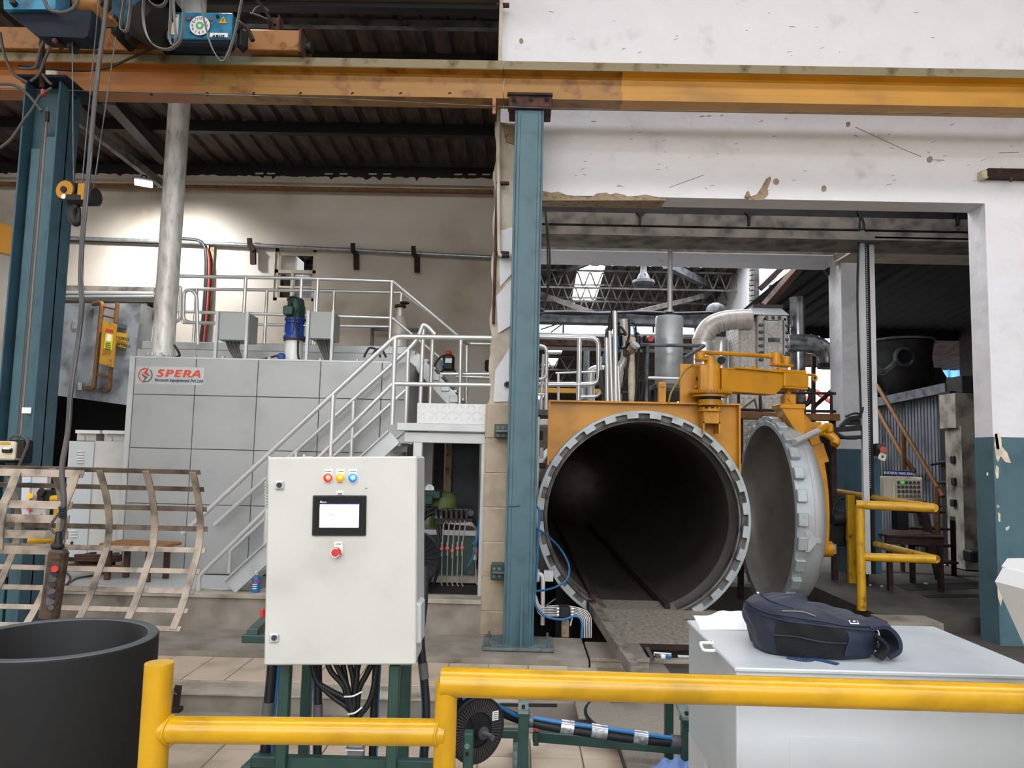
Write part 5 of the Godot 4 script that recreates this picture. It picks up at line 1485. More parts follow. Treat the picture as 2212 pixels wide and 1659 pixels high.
func vessel():
	var d = 7.2
	var c = P(1390, 1119, d)
	var v = thing("autoclave", "big round steel autoclave with its dark mouth open and a notched locking ring", "autoclave", Vector3(c.x, 0.0, -d - 1))
	var ax = Transform3D(Basis(Vector3.RIGHT, PI / 2), c) # y of the lathe points to the camera
	var s = Sh.new()
	s.lathe([Vector2(0.985, -0.13), Vector2(1.0, -0.12), Vector2(1.0, -0.004), Vector2(0.996, 0.0), Vector2(0.974, 0.0), Vector2(0.974, -0.07)], ax, 96)
	part(v, "locking_ring", s, "ring_grey")
	var tn = 28
	for k in tn:
		var b = Sh.new()
		var a0 = TAU * (k + 0.25) / tn
		var a1 = TAU * (k + 0.75) / tn
		var poly = PackedVector2Array()
		for t in 4: poly.append(Vector2(cos(lerpf(a0, a1, t / 3.0)), sin(lerpf(a0, a1, t / 3.0))) * 0.976)
		for t in 4: poly.append(Vector2(cos(lerpf(a1, a0, t / 3.0)), sin(lerpf(a1, a0, t / 3.0))) * 0.93)
		b.prism(poly, -0.045, -0.001, Transform3D(Basis(), c))
		part(v, "locking_tooth", b, "ring_grey")
	s = Sh.new()
	s.lathe([Vector2(0.974, -0.06), Vector2(0.93, -0.06), Vector2(0.925, -0.03), Vector2(0.918, -0.026), Vector2(0.915, -0.04), Vector2(0.905, -0.042), Vector2(0.902, -0.03), Vector2(0.895, -0.03), Vector2(0.893, -0.12)], ax, 96)
	part(v, "seal_seat", s, "ring_inner")
	s = Sh.new()
	s.lathe([Vector2(0.893, -0.1), Vector2(0.893, -0.32), Vector2(0.889, -0.325), Vector2(0.889, -0.38), Vector2(0.893, -0.385), Vector2(0.893, -8.6), Vector2(0.7, -8.95), Vector2(0.4, -9.08), Vector2(0.0, -9.12)], ax, 96)
	part(v, "inner_shell", s, "vessel_in")
	s = Sh.new()
	s.lathe([Vector2(0.985, -0.12), Vector2(0.93, -0.13), Vector2(0.93, -8.7), Vector2(0.72, -9.0), Vector2(0.4, -9.16), Vector2(0.0, -9.2)], ax, 64)
	part(v, "outer_shell", s, "silver_paint")
	for q in [[0.71, 0.265], [1.4, 0.2]]:
		var rl = Sh.new()
		rl.bar(Vector3(q[0], q[1] - 0.02, -7.25), Vector3(q[0], q[1] - 0.02, -15.5), 0.05, 0.06)
		part(v, "floor_rail", rl, "rust_dark")
	for x in [c.x - 0.7, c.x + 0.7]: part(v, "saddle", wbox(x - 0.08, x + 0.08, -1.0, 0.27, 7.7, 8.0), "steel_dark")
	# yellow header plate with raised edges
	var hp = thing("header_plate", "wide yellow steel plate framing the upper half of the autoclave mouth", "plate", P(1390, 872, 7.36))
	var tl = P(1187, 868, 7.34)
	var tr = P(1592, 876, 7.34)
	var poly = PackedVector2Array([Vector2(tl.x, c.y + 0.5), Vector2(tl.x, tl.y), Vector2(tr.x, tr.y), Vector2(tr.x, c.y + 0.49)])
	var a1 = asin(0.49 / 1.0)
	var xr = sqrt(0.9706 - 0.2401)
	for k in 31:
		var a = lerpf(atan2(0.49, xr), PI - atan2(0.5, xr), k / 30.0)
		poly.append(c.x * Vector2.RIGHT + c.y * Vector2.DOWN + Vector2(cos(a), sin(a)) * 0.975)
	s = Sh.new()
	s.prism(poly, -7.36, -7.34)
	part(hp, "plate", s, "yellow")
	s = Sh.new()
	s.bar(Vector3(tl.x - 0.01, tl.y + 0.006, -7.31), Vector3(tr.x + 0.01, tr.y + 0.006, -7.31), 0.1, 0.016)
	part(hp, "top_flange", s, "yellow")
	part(hp, "side_flange", wbox(tl.x - 0.012, tl.x + 0.004, c.y + 0.47, tl.y, 7.26, 7.36), "yellow")
	part(hp, "side_flange", wbox(tr.x - 0.004, tr.x + 0.012, c.y + 0.4, tr.y, 7.26, 7.36), "yellow")
	part(hp, "upright", pb(1423, 825, 1439, 869, 7.4, 0.06, 0.004), "yellow")
	part(hp, "upright_eye", cy(P(1432, 832, 7.4), P(1432, 832, 7.37), 0.02), "yellow")
	# pivot barrel, gear and arm
	var h = thing("door_crane", "yellow swing arm with a toothed pivot and tie rod carrying the autoclave door", "crane arm", P(1534, 935, 7.25))
	var D = 7.2
	part(h, "back_plate", pb(1469, 786, 1512, 871, 7.36, 0.03, 0.004), "yellow")
	for q in [[1503, 790], [1506, 818], [1503, 835]]: part(h, "plate_bolt", cy(P(q[0], q[1], 7.36), P(q[0], q[1], 7.33), 0.014, 8), "yellow" if q[1] != 818 else "steel_black")
	var o = P(1534, 844, D)
	var Y = func(py): return P(1534, py, D).y
	var pc = func(y0, y1, r, nm, m = "yellow", sg = 28): return part(h, nm, cy(Vector3(o.x, Y.call(y0), o.z), Vector3(o.x, Y.call(y1), o.z), r, sg), m)
	pc.call(845, 788, 0.095, "barrel")
	var key = pb(1513, 788, 1529, 845, D - 0.085, 0.1, 0.004)
	part(h, "barrel_plate", key, "yellow")
	pc.call(852, 845, 0.185, "gear_disc")
	for k in 44: part(h, "gear_tooth", bx(Vector3(o.x + 0.19 * cos(k * TAU / 44), Y.call(847.5), o.z + 0.19 * sin(k * TAU / 44)), Vector3(0.022, 0.026, 0.014), 0.002, Basis(Vector3.UP, -k * TAU / 44)), "yellow")
	pc.call(858, 853, 0.165, "lower_disc")
	pc.call(864, 857, 0.1, "neck", "steel_dark")
	pc.call(876, 864, 0.11, "collar")
	pc.call(889, 884, 0.105, "flange")
	for k in 10: part(h, "flange_bolt", cy(Vector3(o.x + 0.085 * cos(k * 0.628), Y.call(888), o.z + 0.085 * sin(k * 0.628)), Vector3(o.x + 0.085 * cos(k * 0.628), Y.call(880), o.z + 0.085 * sin(k * 0.628)), 0.013, 6), "yellow")
	part(h, "pivot_block", wbox(o.x - 0.075, o.x + 0.075, Y.call(914), Y.call(888), D - 0.06, D + 0.12, 0.008), "yellow")
	for x in [-0.08, 0.066]: part(h, "bracket_cheek", wbox(o.x + x, o.x + x + 0.014, Y.call(936), Y.call(912), D - 0.06, D + 0.14), "yellow")
	part(h, "bracket_floor", wbox(o.x - 0.08, o.x + 0.08, Y.call(915), Y.call(912), D - 0.06, D + 0.14), "yellow")
	# arm, from the pivot out and back to the door
	var E = 7.62
	var xb = P(1664, 810, E).x
	var ang = atan2(E - D, P(1700, 810, E).x - o.x)
	var ab = Basis(Vector3.UP, ang)
	var len = Vector2(P(1664, 810, E).x - o.x, E - D).length()
	var top = Y.call(795)
	var ap = PackedVector2Array([Vector2(0.07, top), Vector2(len, top), Vector2(len, top - 0.14), Vector2(len - 0.09, top - 0.215), Vector2(0.07, top - 0.215)])
	var ao = Vector3(o.x, 0, o.z)
	for z in [-0.085, 0.071]:
		s = Sh.new()
		s.prism(ap, z, z + 0.014, Transform3D(ab, ao))
		part(h, "arm_plate", s, "yellow")
	var local = func(x0, x1, y0, y1, z0, z1, ch = 0.004) -> Sh:
		var q = Sh.new()
		q.box(ao + ab * Vector3((x0 + x1) / 2, (y0 + y1) / 2, (z0 + z1) / 2), Vector3(x1 - x0, y1 - y0, z1 - z0), ab, ch)
		return q
	part(h, "arm_top", local.call(0.07, len, top - 0.014, top, -0.09, 0.09), "yellow")
	part(h, "arm_bottom", local.call(0.07, len - 0.09, top - 0.22, top - 0.206, -0.09, 0.09), "yellow")
	part(h, "top_flange", local.call(0.22, len + 0.42, top, top + 0.016, -0.11, 0.11), "yellow")
	part(h, "end_box", local.call(len, len + 0.32, top - 0.135, top, -0.12, 0.12, 0.008), "yellow")
	part(h, "end_box_flange", local.call(len + 0.01, len + 0.3, top - 0.152, top - 0.134, -0.125, 0.125), "yellow")
	s = Sh.new()
	s.prism(PackedVector2Array([Vector2(len + 0.32, top), Vector2(len + 0.4, top), Vector2(len + 0.38, top - 0.06), Vector2(len + 0.32, top - 0.13)]), -0.01, 0.01, Transform3D(ab, ao))
	part(h, "gusset", s, "yellow_olive")
	var ey = []
	for k in 12: ey.append(ao + ab * Vector3(len + 0.46 + 0.028 * cos(k * TAU / 12), top - 0.02 + 0.028 * sin(k * TAU / 12), 0.06))
	s = Sh.new()
	s.tube(ey, 0.011, 8, true)
	part(h, "lifting_eye", s, "yellow")
	part(h, "pad", local.call(len - 0.04, len + 0.3, top + 0.016, top + 0.04, -0.1, 0.1), "yellow")
	for k in [-0.3, 0.02, 0.36]: part(h, "lug", local.call(len + k, len + k + 0.03, top + 0.01, top + 0.06, -0.02, 0.02), "yellow")
	# cranks and tie rod on top
	pc.call(788, 778, 0.055, "shaft_cap")
	part(h, "crank", local.call(-0.15, 0.05, top + 0.065, top + 0.09, -0.05, 0.03, 0.006), "yellow")
	part(h, "crank_boss", cy(ao + ab * Vector3(-0.1, top + 0.06, -0.02), ao + ab * Vector3(-0.1, top + 0.14, -0.02), 0.045, 16), "yellow")
	part(h, "crank_boss", cy(ao + ab * Vector3(0, top + 0.04, 0), ao + ab * Vector3(0, top + 0.11, 0), 0.05, 16), "yellow")
	part(h, "tie_rod", tb([ao + ab * Vector3(-0.1, top + 0.145, -0.02), ao + ab * Vector3(len - 0.02, top + 0.175, -0.02)], 0.02, 12), "yellow")
	part(h, "rod_end", local.call(len - 0.1, len + 0.02, top + 0.15, top + 0.195, -0.05, 0.02, 0.01), "yellow")
	for q in [[0.0, 0.09, 0.21, 0.05], [0.13, 0.08, 0.18, 0.045]]:
		part(h, "rod_boss", cy(ao + ab * Vector3(len + q[0], top + q[1], 0), ao + ab * Vector3(len + q[0], top + q[2], 0), q[3], 16), "yellow")
	part(h, "link", local.call(len - 0.05, len + 0.2, top + 0.075, top + 0.1, -0.05, 0.05, 0.01), "yellow")
	part(h, "hose", tb(curve([[1497, 787, 7.3], [1480, 800, 7.28], [1463, 825, 7.26], [1449, 850, 7.25], [1444, 872, 7.25]]), 0.009), "yellow_olive")
	# hanger down to the door
	var hx = ao + ab * Vector3(len + 0.16, 0, 0)
	part(h, "hanger_pin", cy(Vector3(hx.x, top - 0.2, hx.z), Vector3(hx.x, top - 0.13, hx.z), 0.03, 16), "yellow")
	part(h, "clevis", bx(Vector3(hx.x, top - 0.25, hx.z), Vector3(0.12, 0.11, 0.13), 0.012), "yellow")
	part(h, "clevis_pin", cy(Vector3(hx.x, top - 0.25, hx.z + 0.06), Vector3(hx.x, top - 0.25, hx.z + 0.085), 0.024, 16), "yellow")
	part(h, "hanger_plate", bx(Vector3(hx.x, top - 0.325, hx.z), Vector3(0.25, 0.05, 0.26), 0.008), "yellow")
	var tp = Sh.new()
	var qa = []
	for q in [[-0.11, -0.34, 0.12], [0.11, -0.34, 0.12], [0.11, -0.34, -0.12], [-0.11, -0.34, -0.12], [0.06, -0.61, 0.1], [0.13, -0.61, 0.1], [0.13, -0.61, -0.1], [0.06, -0.61, -0.1]]: qa.append(Vector3(hx.x + q[0], top + q[1], hx.z + q[2]))
	var mid = (qa[0] + qa[6]) / 2
	for q in [[0, 1, 5, 4], [1, 2, 6, 5], [2, 3, 7, 6], [3, 0, 4, 7], [0, 1, 2, 3], [4, 5, 6, 7]]: tp.quad(qa[q[0]], qa[q[1]], qa[q[2]], qa[q[3]], (qa[q[0]] + qa[q[2]]) / 2 - mid)
	part(h, "hanger_box", tp, "yellow")
	# apron plate and outer rail in front of the mouth
	var apr = thing("apron_plate", "grey steel loading plate lying between the autoclave mouth and the pit", "plate", Vector3(1.4, 0.05, -6.9))
	s = Sh.new()
	var pq = []
	for q in [[0.74, 0.17, 7.6], [1.4, 0.17, 7.6], [1.9, 0.16, 7.19], [2.1, 0.03, 6.52], [0.84, 0.03, 6.52], [0.76, 0.16, 7.19]]: pq.append(Vector3(q[0], q[1], -q[2]))
	for k in 2:
		var dn = Vector3(0, -0.014 * k, 0)
		s.quad(pq[0] + dn, pq[1] + dn, pq[2] + dn, pq[5] + dn, Vector3.UP * (1 - 2 * k))
		s.quad(pq[5] + dn, pq[2] + dn, pq[3] + dn, pq[4] + dn, Vector3.UP * (1 - 2 * k))
	for k in 6: s.quad(pq[k], pq[(k + 1) % 6], pq[(k + 1) % 6] - Vector3(0, 0.014, 0), pq[k] - Vector3(0, 0.014, 0), pq[k] - pq[(k + 3) % 6])
	part(apr, "plate", s, "apron")
	part(apr, "edge", wbox(0.84, 2.2, -0.03, 0.017, 6.52, 6.57), "rust_dark")
	var orl = thing("loading_rail", "dark worn steel rail leading out of the autoclave mouth to the floor plates", "rail", P(1372, 1450, 5.25))
	s = Sh.new()
	s.bar(Vector3(0.70, 0.19, -7.26), P(1373, 1452, 5.2), 0.08, 0.06)
	part(orl, "rail", s, "rail_steel")
	s = Sh.new()
	s.bar(Vector3(0.66, 0.18, -7.26), P(1362, 1448, 5.22), 0.012, 0.09)
	part(orl, "side_bar", s, "rail_steel")
	part(orl, "joint", bx(Vector3(0.69, 0.19, -7.2), Vector3(0.09, 0.08, 0.12), 0.01), "rust_dark")
	s = Sh.new()
	s.bar(Vector3(1.395, 0.13, -7.26), Vector3(1.72, 0.06, -6.7), 0.06, 0.05)
	solo("loading_rail", "short dark rail piece on the right of the apron plate by the white cabinet", "rail", s, "rust_dark")
	var pf = thing("pit_frame", "pale steel frame with small clamps along the front of the pit", "frame", Vector3(1.5, -0.05, -6.2))
	part(pf, "frame_bar", wbox(1.04, 2.4, -0.06, -0.03, 6.2, 6.27, 0.004), "conc_light")
	part(pf, "clamp", bx(P(1404, 1412, 6.15), Vector3(0.03, 0.1, 0.06), 0.005, Basis(Vector3.BACK, 0.5)), "rubber_grey")
	for k in 3: part(pf, "clip", bx(P(1420 + k * 12, 1417 + k, 6.1), Vector3(0.035, 0.03, 0.04), 0.006), ["rubber_grey", "label_white", "hose_blue"][k])
	for k in 2: part(pf, "rod", tb(pts([[1412, 1410 + k * 5, 6.12], [1450, 1413 + k * 4, 6.12]]), 0.008), "stainless")
	part(pf, "plate", bx(P(1478, 1418, 6.1), Vector3(0.1, 0.015, 0.03), 0.003), "cab_grey")
	# pipe bundle between the column and the ring
	var pbn = thing("pipe_bundle", "bundle of thin steel pipes bending down through a black clamp beside the column foot", "pipes", P(1215, 1375, 6.75))
	for k in 7:
		var y = 1310 + k * 3.4
		var zz = 6.9 - k * 0.015
		part(pbn, "pipe", tb(rounded([[1150, 1278 + k * 0.8, zz + 0.15], [1160 - k * 0.3, 1290 + k, zz], [1164 - k * 0.4, y, zz], [1232, y - 2 + k * 0.4, zz], [1278 - k * 3.6, 1322 + k * 2, zz - 0.05], [1277 - k * 3.6, 1378, zz - 0.12]], 0.09), 0.0052, 8), "pipe_steel")
	part(pbn, "clamp", pb(1208, 1312, 1232, 1336, 6.75, 0.14, 0.01), "rubber")
	for k in 6: part(pbn, "fitting", cy(P(1203 + (k % 2) * 31, 1315 + (k / 2) * 7, 6.78), P(1208 + (k % 2) * 31, 1315 + (k / 2) * 7, 6.78), 0.017, 6), "stainless")
	part(pbn, "support", wbox(P(1213, 1345, 6.75).x, P(1229, 1345, 6.75).x, 0.0, P(1220, 1340, 6.75).y, 6.73, 6.8, 0.004), "plaster_bare")
	part(pbn, "stay", tb(pts([[1236, 1334, 6.7], [1232, 1352, 6.65]]), 0.008), "stainless")
	var el = thing("conduit_elbow", "steel conduit with an elbow and gland standing right of the teal column", "conduit", P(1172, 1345, 6.95))
	part(el, "conduit", tb(rounded([[1150, 1240, 6.95], [1173, 1240, 6.95], [1172, 1350, 6.95]], 0.06), 0.02), "pipe_steel")
	part(el, "gland", pb(1159, 1230, 1166, 1258, 6.93, 0.06, 0.01), "stainless")
	part(el, "rail", pb(1175, 1233, 1195, 1256, 7.0, 0.05), "cab_side")
	part(el, "thin_rod", tb(pts([[1175, 1312, 6.9], [1200, 1293, 6.9]]), 0.007), "steel_grey")
	var hs = thing("blue_hose", "thin blue air hose looping over the autoclave ring beside the teal column", "hose", P(1180, 1330, 6.7))
	part(hs, "hose", tb(curve([[1155, 1090, 6.7], [1165, 1105, 6.7], [1163, 1150, 6.7], [1160, 1220, 6.7], [1154, 1280, 6.7], [1158, 1310, 6.7], [1180, 1332, 6.68], [1215, 1338, 6.66], [1243, 1331, 6.65], [1256, 1342, 6.64], [1258, 1378, 6.62]]), 0.011), "hose_blue")
	part(hs, "loop", tb(curve([[1153, 1140, 6.7], [1180, 1155, 6.9], [1210, 1185, 7.05], [1229, 1222, 7.05], [1224, 1252, 7.0], [1200, 1268, 6.95], [1175, 1275, 6.8], [1152, 1277, 6.7]]), 0.009), "hose_blue")
	# bits seen in the slot between the column and the ring
	var sl = thing("valve_stack", "grey upright with small white and rusty boxes squeezed between the column and the ring", "upright", P(1165, 1100, 7.5))
	part(sl, "upright", pbx(1157, 900, 1166, 1290, 7.5, 0.06), "cab_side")
	for q in [[1166, 905, 1186, 918, "label_white"], [1166, 930, 1173, 950, "steel_dark"], [1166, 967, 1174, 990, "cab_white"], [1165, 1000, 1178, 1012, "rust"], [1164, 1040, 1172, 1056, "rubber"]]: part(sl, "box", pb(q[0], q[1], q[2], q[3], 7.55, 0.1, 0.005), q[4])

func arc_pts(c: Vector3, r: float, a0: float, a1: float, n: int) -> Array:
	var o = []
	for k in n + 1:
		var a = lerpf(a0, a1, float(k) / n)
		o.append(c + Vector3(cos(a), sin(a), 0) * r)
	return o

func door():
	var dc = 7.95
	var R = 0.965
	var c = Vector3(2.52, P(1665, 1106, dc).y, -dc)
	var t = thing("autoclave_door", "dished round steel autoclave door with toothed rim, swung wide open beside the mouth", "door", Vector3(c.x + 0.2, c.y - R, c.z))
	# lathe axis along +x
	var ax = Transform3D(Basis(Vector3(0, 0, 1), Vector3(1, 0, 0), Vector3(0, 1, 0)), c)
	var pr = []
	for k in 13:
		var a = k / 12.0 * PI / 2
		pr.append(Vector2(0.87 * sin(a), 0.1 + 0.30 * cos(a)))
	pr.append(Vector2(0.87, 0.03)); pr.append(Vector2(0.885, 0.0))
	var s = Sh.new()
	s.lathe(pr, ax, 72)
	part(t, "inner_dish", s, "door_in", "dull inner face")
	s = Sh.new()
	s.lathe([Vector2(0.885, 0.0), Vector2(0.93, 0.0), Vector2(0.935, 0.005), Vector2(0.935, 0.16), Vector2(0.93, 0.165), Vector2(0.925, 0.165)], ax, 72)
	part(t, "rim", s, "ring_grey")
	pr = [Vector2(0.93, 0.165), Vector2(0.925, 0.2)]
	for k in 13:
		var a = PI / 2 - k / 12.0 * PI / 2
		pr.append(Vector2(0.925 * sin(a), 0.2 + 0.24 * cos(a)))
	s = Sh.new()
	s.lathe(pr, ax, 72)
	part(t, "outer_dish", s, "stainless_dull")
	var proto
	for k in 28:
		var a = TAU * k / 28.0
		s = Sh.new()
		var dir = Vector3(0, cos(a), sin(a))
		s.box(c + Vector3(0.045, 0, 0) + dir * 0.955, Vector3(0.09, 0.05, 0.12), Basis(Vector3.RIGHT, Vector3(0, cos(a), sin(a)), Vector3(0, -sin(a), cos(a))), 0.006)
		part(t, "rim_tooth", s, "ring_grey")
	# yellow spine over the back of the dish
	var sp = []
	for k in 19:
		var a = lerpf(-0.36, 1.38, k / 18.0)
		sp.append(c + Vector3(0.25 + 0.30 * cos(a), 0.98 * sin(a), 0.02))
	s = Sh.new()
	s.strip(sp, 0.2, 0.14, Vector3.RIGHT)
	part(t, "spine", s, "yellow")
	for z in [-0.12, 0.14]:
		s = Sh.new()
		var q = []
		for k in 7: q.append(sp[k + 12] + Vector3(0.02, 0, z))
		s.strip(q, 0.016, 0.1, Vector3.RIGHT)
		part(t, "spine_cheek", s, "yellow")
	var hub = c + Vector3(0.66, -0.42, 0)
	part(t, "hub", cy(c + Vector3(0.5, -0.36, 0.0), c + Vector3(0.68, -0.36, 0.0), 0.08, 16), "yellow")
	part(t, "hub_bolt", cy(c + Vector3(0.68, -0.36, 0.0), c + Vector3(0.71, -0.36, 0.0), 0.03, 8), "yellow")
	# turning mechanism: cross plates, cylinder with silver rod
	part(t, "cross_plate", bx(c + Vector3(0.42, 0.88, 0.02), Vector3(0.24, 0.05, 0.3), 0.006, Basis(Vector3.BACK, 0.25)), "yellow")
	part(t, "cross_plate", bx(c + Vector3(0.55, 0.6, 0.02), Vector3(0.16, 0.2, 0.06), 0.006, Basis(Vector3.BACK, 0.3)), "yellow")
	part(t, "cross_block", bx(c + Vector3(0.47, 0.72, 0.03), Vector3(0.1, 0.3, 0.08), 0.01, Basis(Vector3.BACK, 0.5)), "yellow")
	part(t, "lever", tb(curve([c + Vector3(0.47, 0.8, 0.06), c + Vector3(0.58, 0.83, 0.1), c + Vector3(0.68, 0.75, 0.14), c + Vector3(0.66, 0.7, 0.16)]), 0.045, 12), "yellow")
	var ra = P(1716, 955, 7.2)
	var rb = P(1768, 931, 7.4)
	part(t, "cylinder_rod", tb([ra, rb], 0.03, 14), "stainless")
	part(t, "cylinder_body", tb([rb, P(1786, 921, 7.5)], 0.038, 14), "yellow")
	part(t, "rod_eye", bx(P(1790, 925, 7.5), Vector3(0.08, 0.1, 0.08), 0.02), "yellow")
	var lug = Sh.new()
	lug.add(toothed(0.055, 0.025, 1, 0.999, -0.01, 0.01, P(1681, 918, 7.9)))
	part(t, "lifting_lug", lug, "filler")
	# small pale bracket on the dish
	var bk = P(1746, 1165, 7.05)
	s = Sh.new()
	s.prism(PackedVector2Array([Vector2(-0.04, 0.12), Vector2(-0.02, 0.12), Vector2(0.05, 0.02), Vector2(0.1, 0.02), Vector2(0.1, -0.03), Vector2(0.06, -0.03), Vector2(0.0, -0.11), Vector2(-0.04, -0.11)]), -0.02, 0.03, Transform3D(Basis(), bk))
	part(t, "dog_bracket", s, "ring_grey")
	for k in 3: part(t, "bracket_bolt", cy(bk + Vector3(-0.03, 0.06 - k * 0.06, 0.03), bk + Vector3(-0.03, 0.06 - k * 0.06, 0.045), 0.01, 6), "stainless")

func rear_things():
	var d = 9.0
	# platform over the autoclave
	solo("service_platform", "narrow grey service platform edge above the autoclave behind the yellow plate", "platform", wbox(0.1, 2.35, 2.0, 2.06, 8.5, 12.0), "steel_grey")
	var pr = thing("platform_railing", "silver tube railing with a rounded loop end above the autoclave's left side", "railing", P(1240, 870, d))
	for q in [[[[1150, 727, d], [1293, 731, d], [1293, 830, d], [1150, 831, d]], 0.028], [[[1252, 731, d], [1249, 896, d]], 0.03], [[[1249, 857, d], [1298, 857, d], [1298, 770, d]], 0.018]]: part(pr, "rail", tb(rounded(q[0], 0.1), q[1]), "handrail")
	var p2 = thing("platform_railing", "lower bent silver railing squeezed against the teal column above the autoclave", "railing", P(1175, 870, 8.7))
	for q in [[[[1150, 746, 8.7], [1181, 748, 8.7], [1180, 818, 8.7], [1150, 820, 8.7]], 0.02], [[[1181, 760, 8.8], [1179, 896, 8.8]], 0.022], [[[1174, 765, 8.9], [1168, 896, 8.9]], 0.018], [[[1150, 852, 8.8], [1182, 852, 8.8]], 0.014], [[[1206, 806, 9.2], [1206, 896, 9.2]], 0.016], [[[1200, 806, 9.2], [1290, 803, 9.2]], 0.012]]: part(p2, "rail", tb(rounded(q[0], 0.08), q[1]), "handrail")
	var p3 = thing("platform_railing", "dull grey railing before the silver cylinder above the autoclave", "railing", P(1440, 870, 8.5))
	for q in [[[[1392, 745, 8.5], [1522, 747, 8.5]], 0.02], [[[1399, 746, 8.5], [1396, 896, 8.5]], 0.02], [[[1398, 816, 8.5], [1468, 818, 8.5]], 0.018], [[[1521, 747, 8.5], [1478, 774, 8.2]], 0.02], [[[1500, 760, 8.4], [1500, 790, 8.4]], 0.014]]: part(p3, "rail", tb(rounded(q[0], 0.05), q[1]), "steel_grey" if q[1] == 0.02 else "handrail")
	# tall thin tubes
	var i = 0
	for q in [[[[1310, 730], [1313, 896]], 0.025], [[[1317, 715], [1323, 896]], 0.02], [[[1328, 672], [1331, 896]], 0.028], [[[1335, 790], [1340, 896]], 0.016]]:
		var st = solo("standpipe", "upright silver tube beside the valve cluster above the autoclave, " + ["leftmost one", "second from the left", "the tallest one", "short one at the right"][i], "pipe", tb(rounded([[q[0][0][0], q[0][0][1], 8.6], [q[0][1][0], q[0][1][1], 8.6]], 0.02), q[1]), "handrail", "standpipes by the valve cluster")
		i += 1
	solo("bent_pipe", "dark bent pipe leaning from the tallest silver tube", "pipe", tb(rounded([[1327, 668, 8.65], [1319, 690, 8.65], [1318, 712, 8.65], [1312, 725, 8.65]], 0.04), 0.03), "rubber")
	# valve cluster
	var vc = thing("valve_cluster", "tangled cluster of black valves, blue cylinders and pipes above the autoclave", "valves", P(1360, 870, 8.9))
	for q in [[1309, 706, 1322, 728, "plaster_bare"], [1334, 696, 1352, 722, "rubber"], [1353, 697, 1362, 720, "steel_black"], [1333, 694, 1341, 700, "steel_black"], [1346, 705, 1352, 712, "label_blue"], [1333, 722, 1340, 760, "hose_blue"], [1322, 725, 1328, 758, "hose_blue"], [1304, 760, 1310, 782, "hose_blue"], [1339, 722, 1353, 750, "blue_deep"], [1366, 722, 1372, 744, "yellow_olive"], [1362, 727, 1374, 745, "filler"], [1373, 722, 1384, 745, "rubber"], [1371, 717, 1383, 724, "blue_deep"], [1389, 723, 1399, 748, "steel_black"], [1380, 740, 1396, 752, "rubber"], [1348, 750, 1358, 770, "rubber_grey"], [1353, 770, 1362, 800, "rust_dark"], [1376, 820, 1386, 870, "rubber"], [1340, 845, 1365, 874, "steel_dark"], [1340, 846, 1358, 853, "red_dull"]]:
		part(vc, "valve_body", pb(q[0], q[1], q[2], q[3], 8.8 + 0.1 * sin(q[0]), 0.14, 0.02), q[4])
	part(vc, "dial_ring", ring_sh(P(1343, 737, 8.75), 0.085, 0.012), "blue_deep")
	part(vc, "brass_ring", ring_sh(P(1357, 732, 8.72), 0.03, 0.015), "filler")
	part(vc, "stop_button", cy(P(1402, 732, 8.7), P(1406, 731, 8.62), 0.035), "red_dull")
	part(vc, "white_pipe", tb(pts([[1363, 755, 8.75], [1366, 876, 8.75]]), 0.042, 14), "filler")
	part(vc, "angled_spout", tb(pts([[1362, 757, 8.7], [1372, 745, 8.62]]), 0.05, 14), "plaster_bare")
	part(vc, "spout_cap", tb(pts([[1370, 748, 8.62], [1374, 743, 8.6]]), 0.056, 14), "stainless")
	part(vc, "wrapped_pipe", tb(curve([[1347, 690, 8.9], [1350, 770, 8.9], [1338, 800, 8.9], [1334, 870, 8.9]]), 0.05, 12), "foil")
	for q in [[[1358, 690], [1360, 720], [1352, 748]], [[1363, 696], [1372, 702], [1374, 720]], [[1358, 770], [1352, 810], [1340, 850]], [[1380, 752], [1378, 800], [1372, 874]], [[1396, 752], [1394, 800], [1384, 874]], [[1390, 752], [1392, 830], [1378, 870]], [[1303, 800], [1312, 850], [1318, 874]], [[1334, 705], [1343, 708], [1352, 722]]]:
		var c = []
		for k in q: c.append([k[0], k[1], 8.68])
		part(vc, "hose", tb(curve(c), 0.014), "rubber")
	part(vc, "blue_tube", tb(curve([[1362, 702, 8.66], [1368, 706, 8.66], [1371, 722, 8.66]]), 0.01), "hose_blue")
	part(vc, "hose_coil", tb(curve([[1302, 800, 8.9], [1300, 830, 8.9], [1308, 850, 8.9], [1305, 874, 8.9]]), 0.04), "rubber_grey")
	part(vc, "brown_funnel", pb(1355, 755, 1362, 768, 8.66, 0.06, 0.01), "rust")
	# silencer with its vent pipe
	var sl = thing("silencer", "large silver silencer cylinder with a tall thin vent pipe above the autoclave", "silencer", P(1445, 870, 9.0))
	var so = P(1445, 757, 9.0)
	var yb = P(1445, 832, 9.0).y
	var yt = P(1445, 684, 9.0).y
	var s = Sh.new()
	s.lathe([Vector2(0, yb), Vector2(0.158, yb), Vector2(0.164, yb + 0.01), Vector2(0.164, yt - 0.02), Vector2(0.15, yt), Vector2(0, yt + 0.005)], Transform3D(Basis(), Vector3(so.x, 0, so.z)), 36)
	part(sl, "shell", s, "silencer")
	part(sl, "neck", cy(Vector3(so.x, yt, so.z), Vector3(so.x, yt + 0.06, so.z), 0.045), "steel_dark")
	part(sl, "neck_flange", cy(Vector3(so.x, yt + 0.05, so.z), Vector3(so.x, yt + 0.075, so.z), 0.06), "stainless_dull")
	part(sl, "vent_pipe", cy(Vector3(so.x + 0.01, yt + 0.06, so.z), Vector3(so.x + 0.01, P(1447, 540, 9.0).y, so.z), 0.03), "stainless_dull")
	part(sl, "stand_top", bx(Vector3(so.x, yb - 0.03, so.z), Vector3(0.4, 0.05, 0.36), 0.005), "steel_grey")
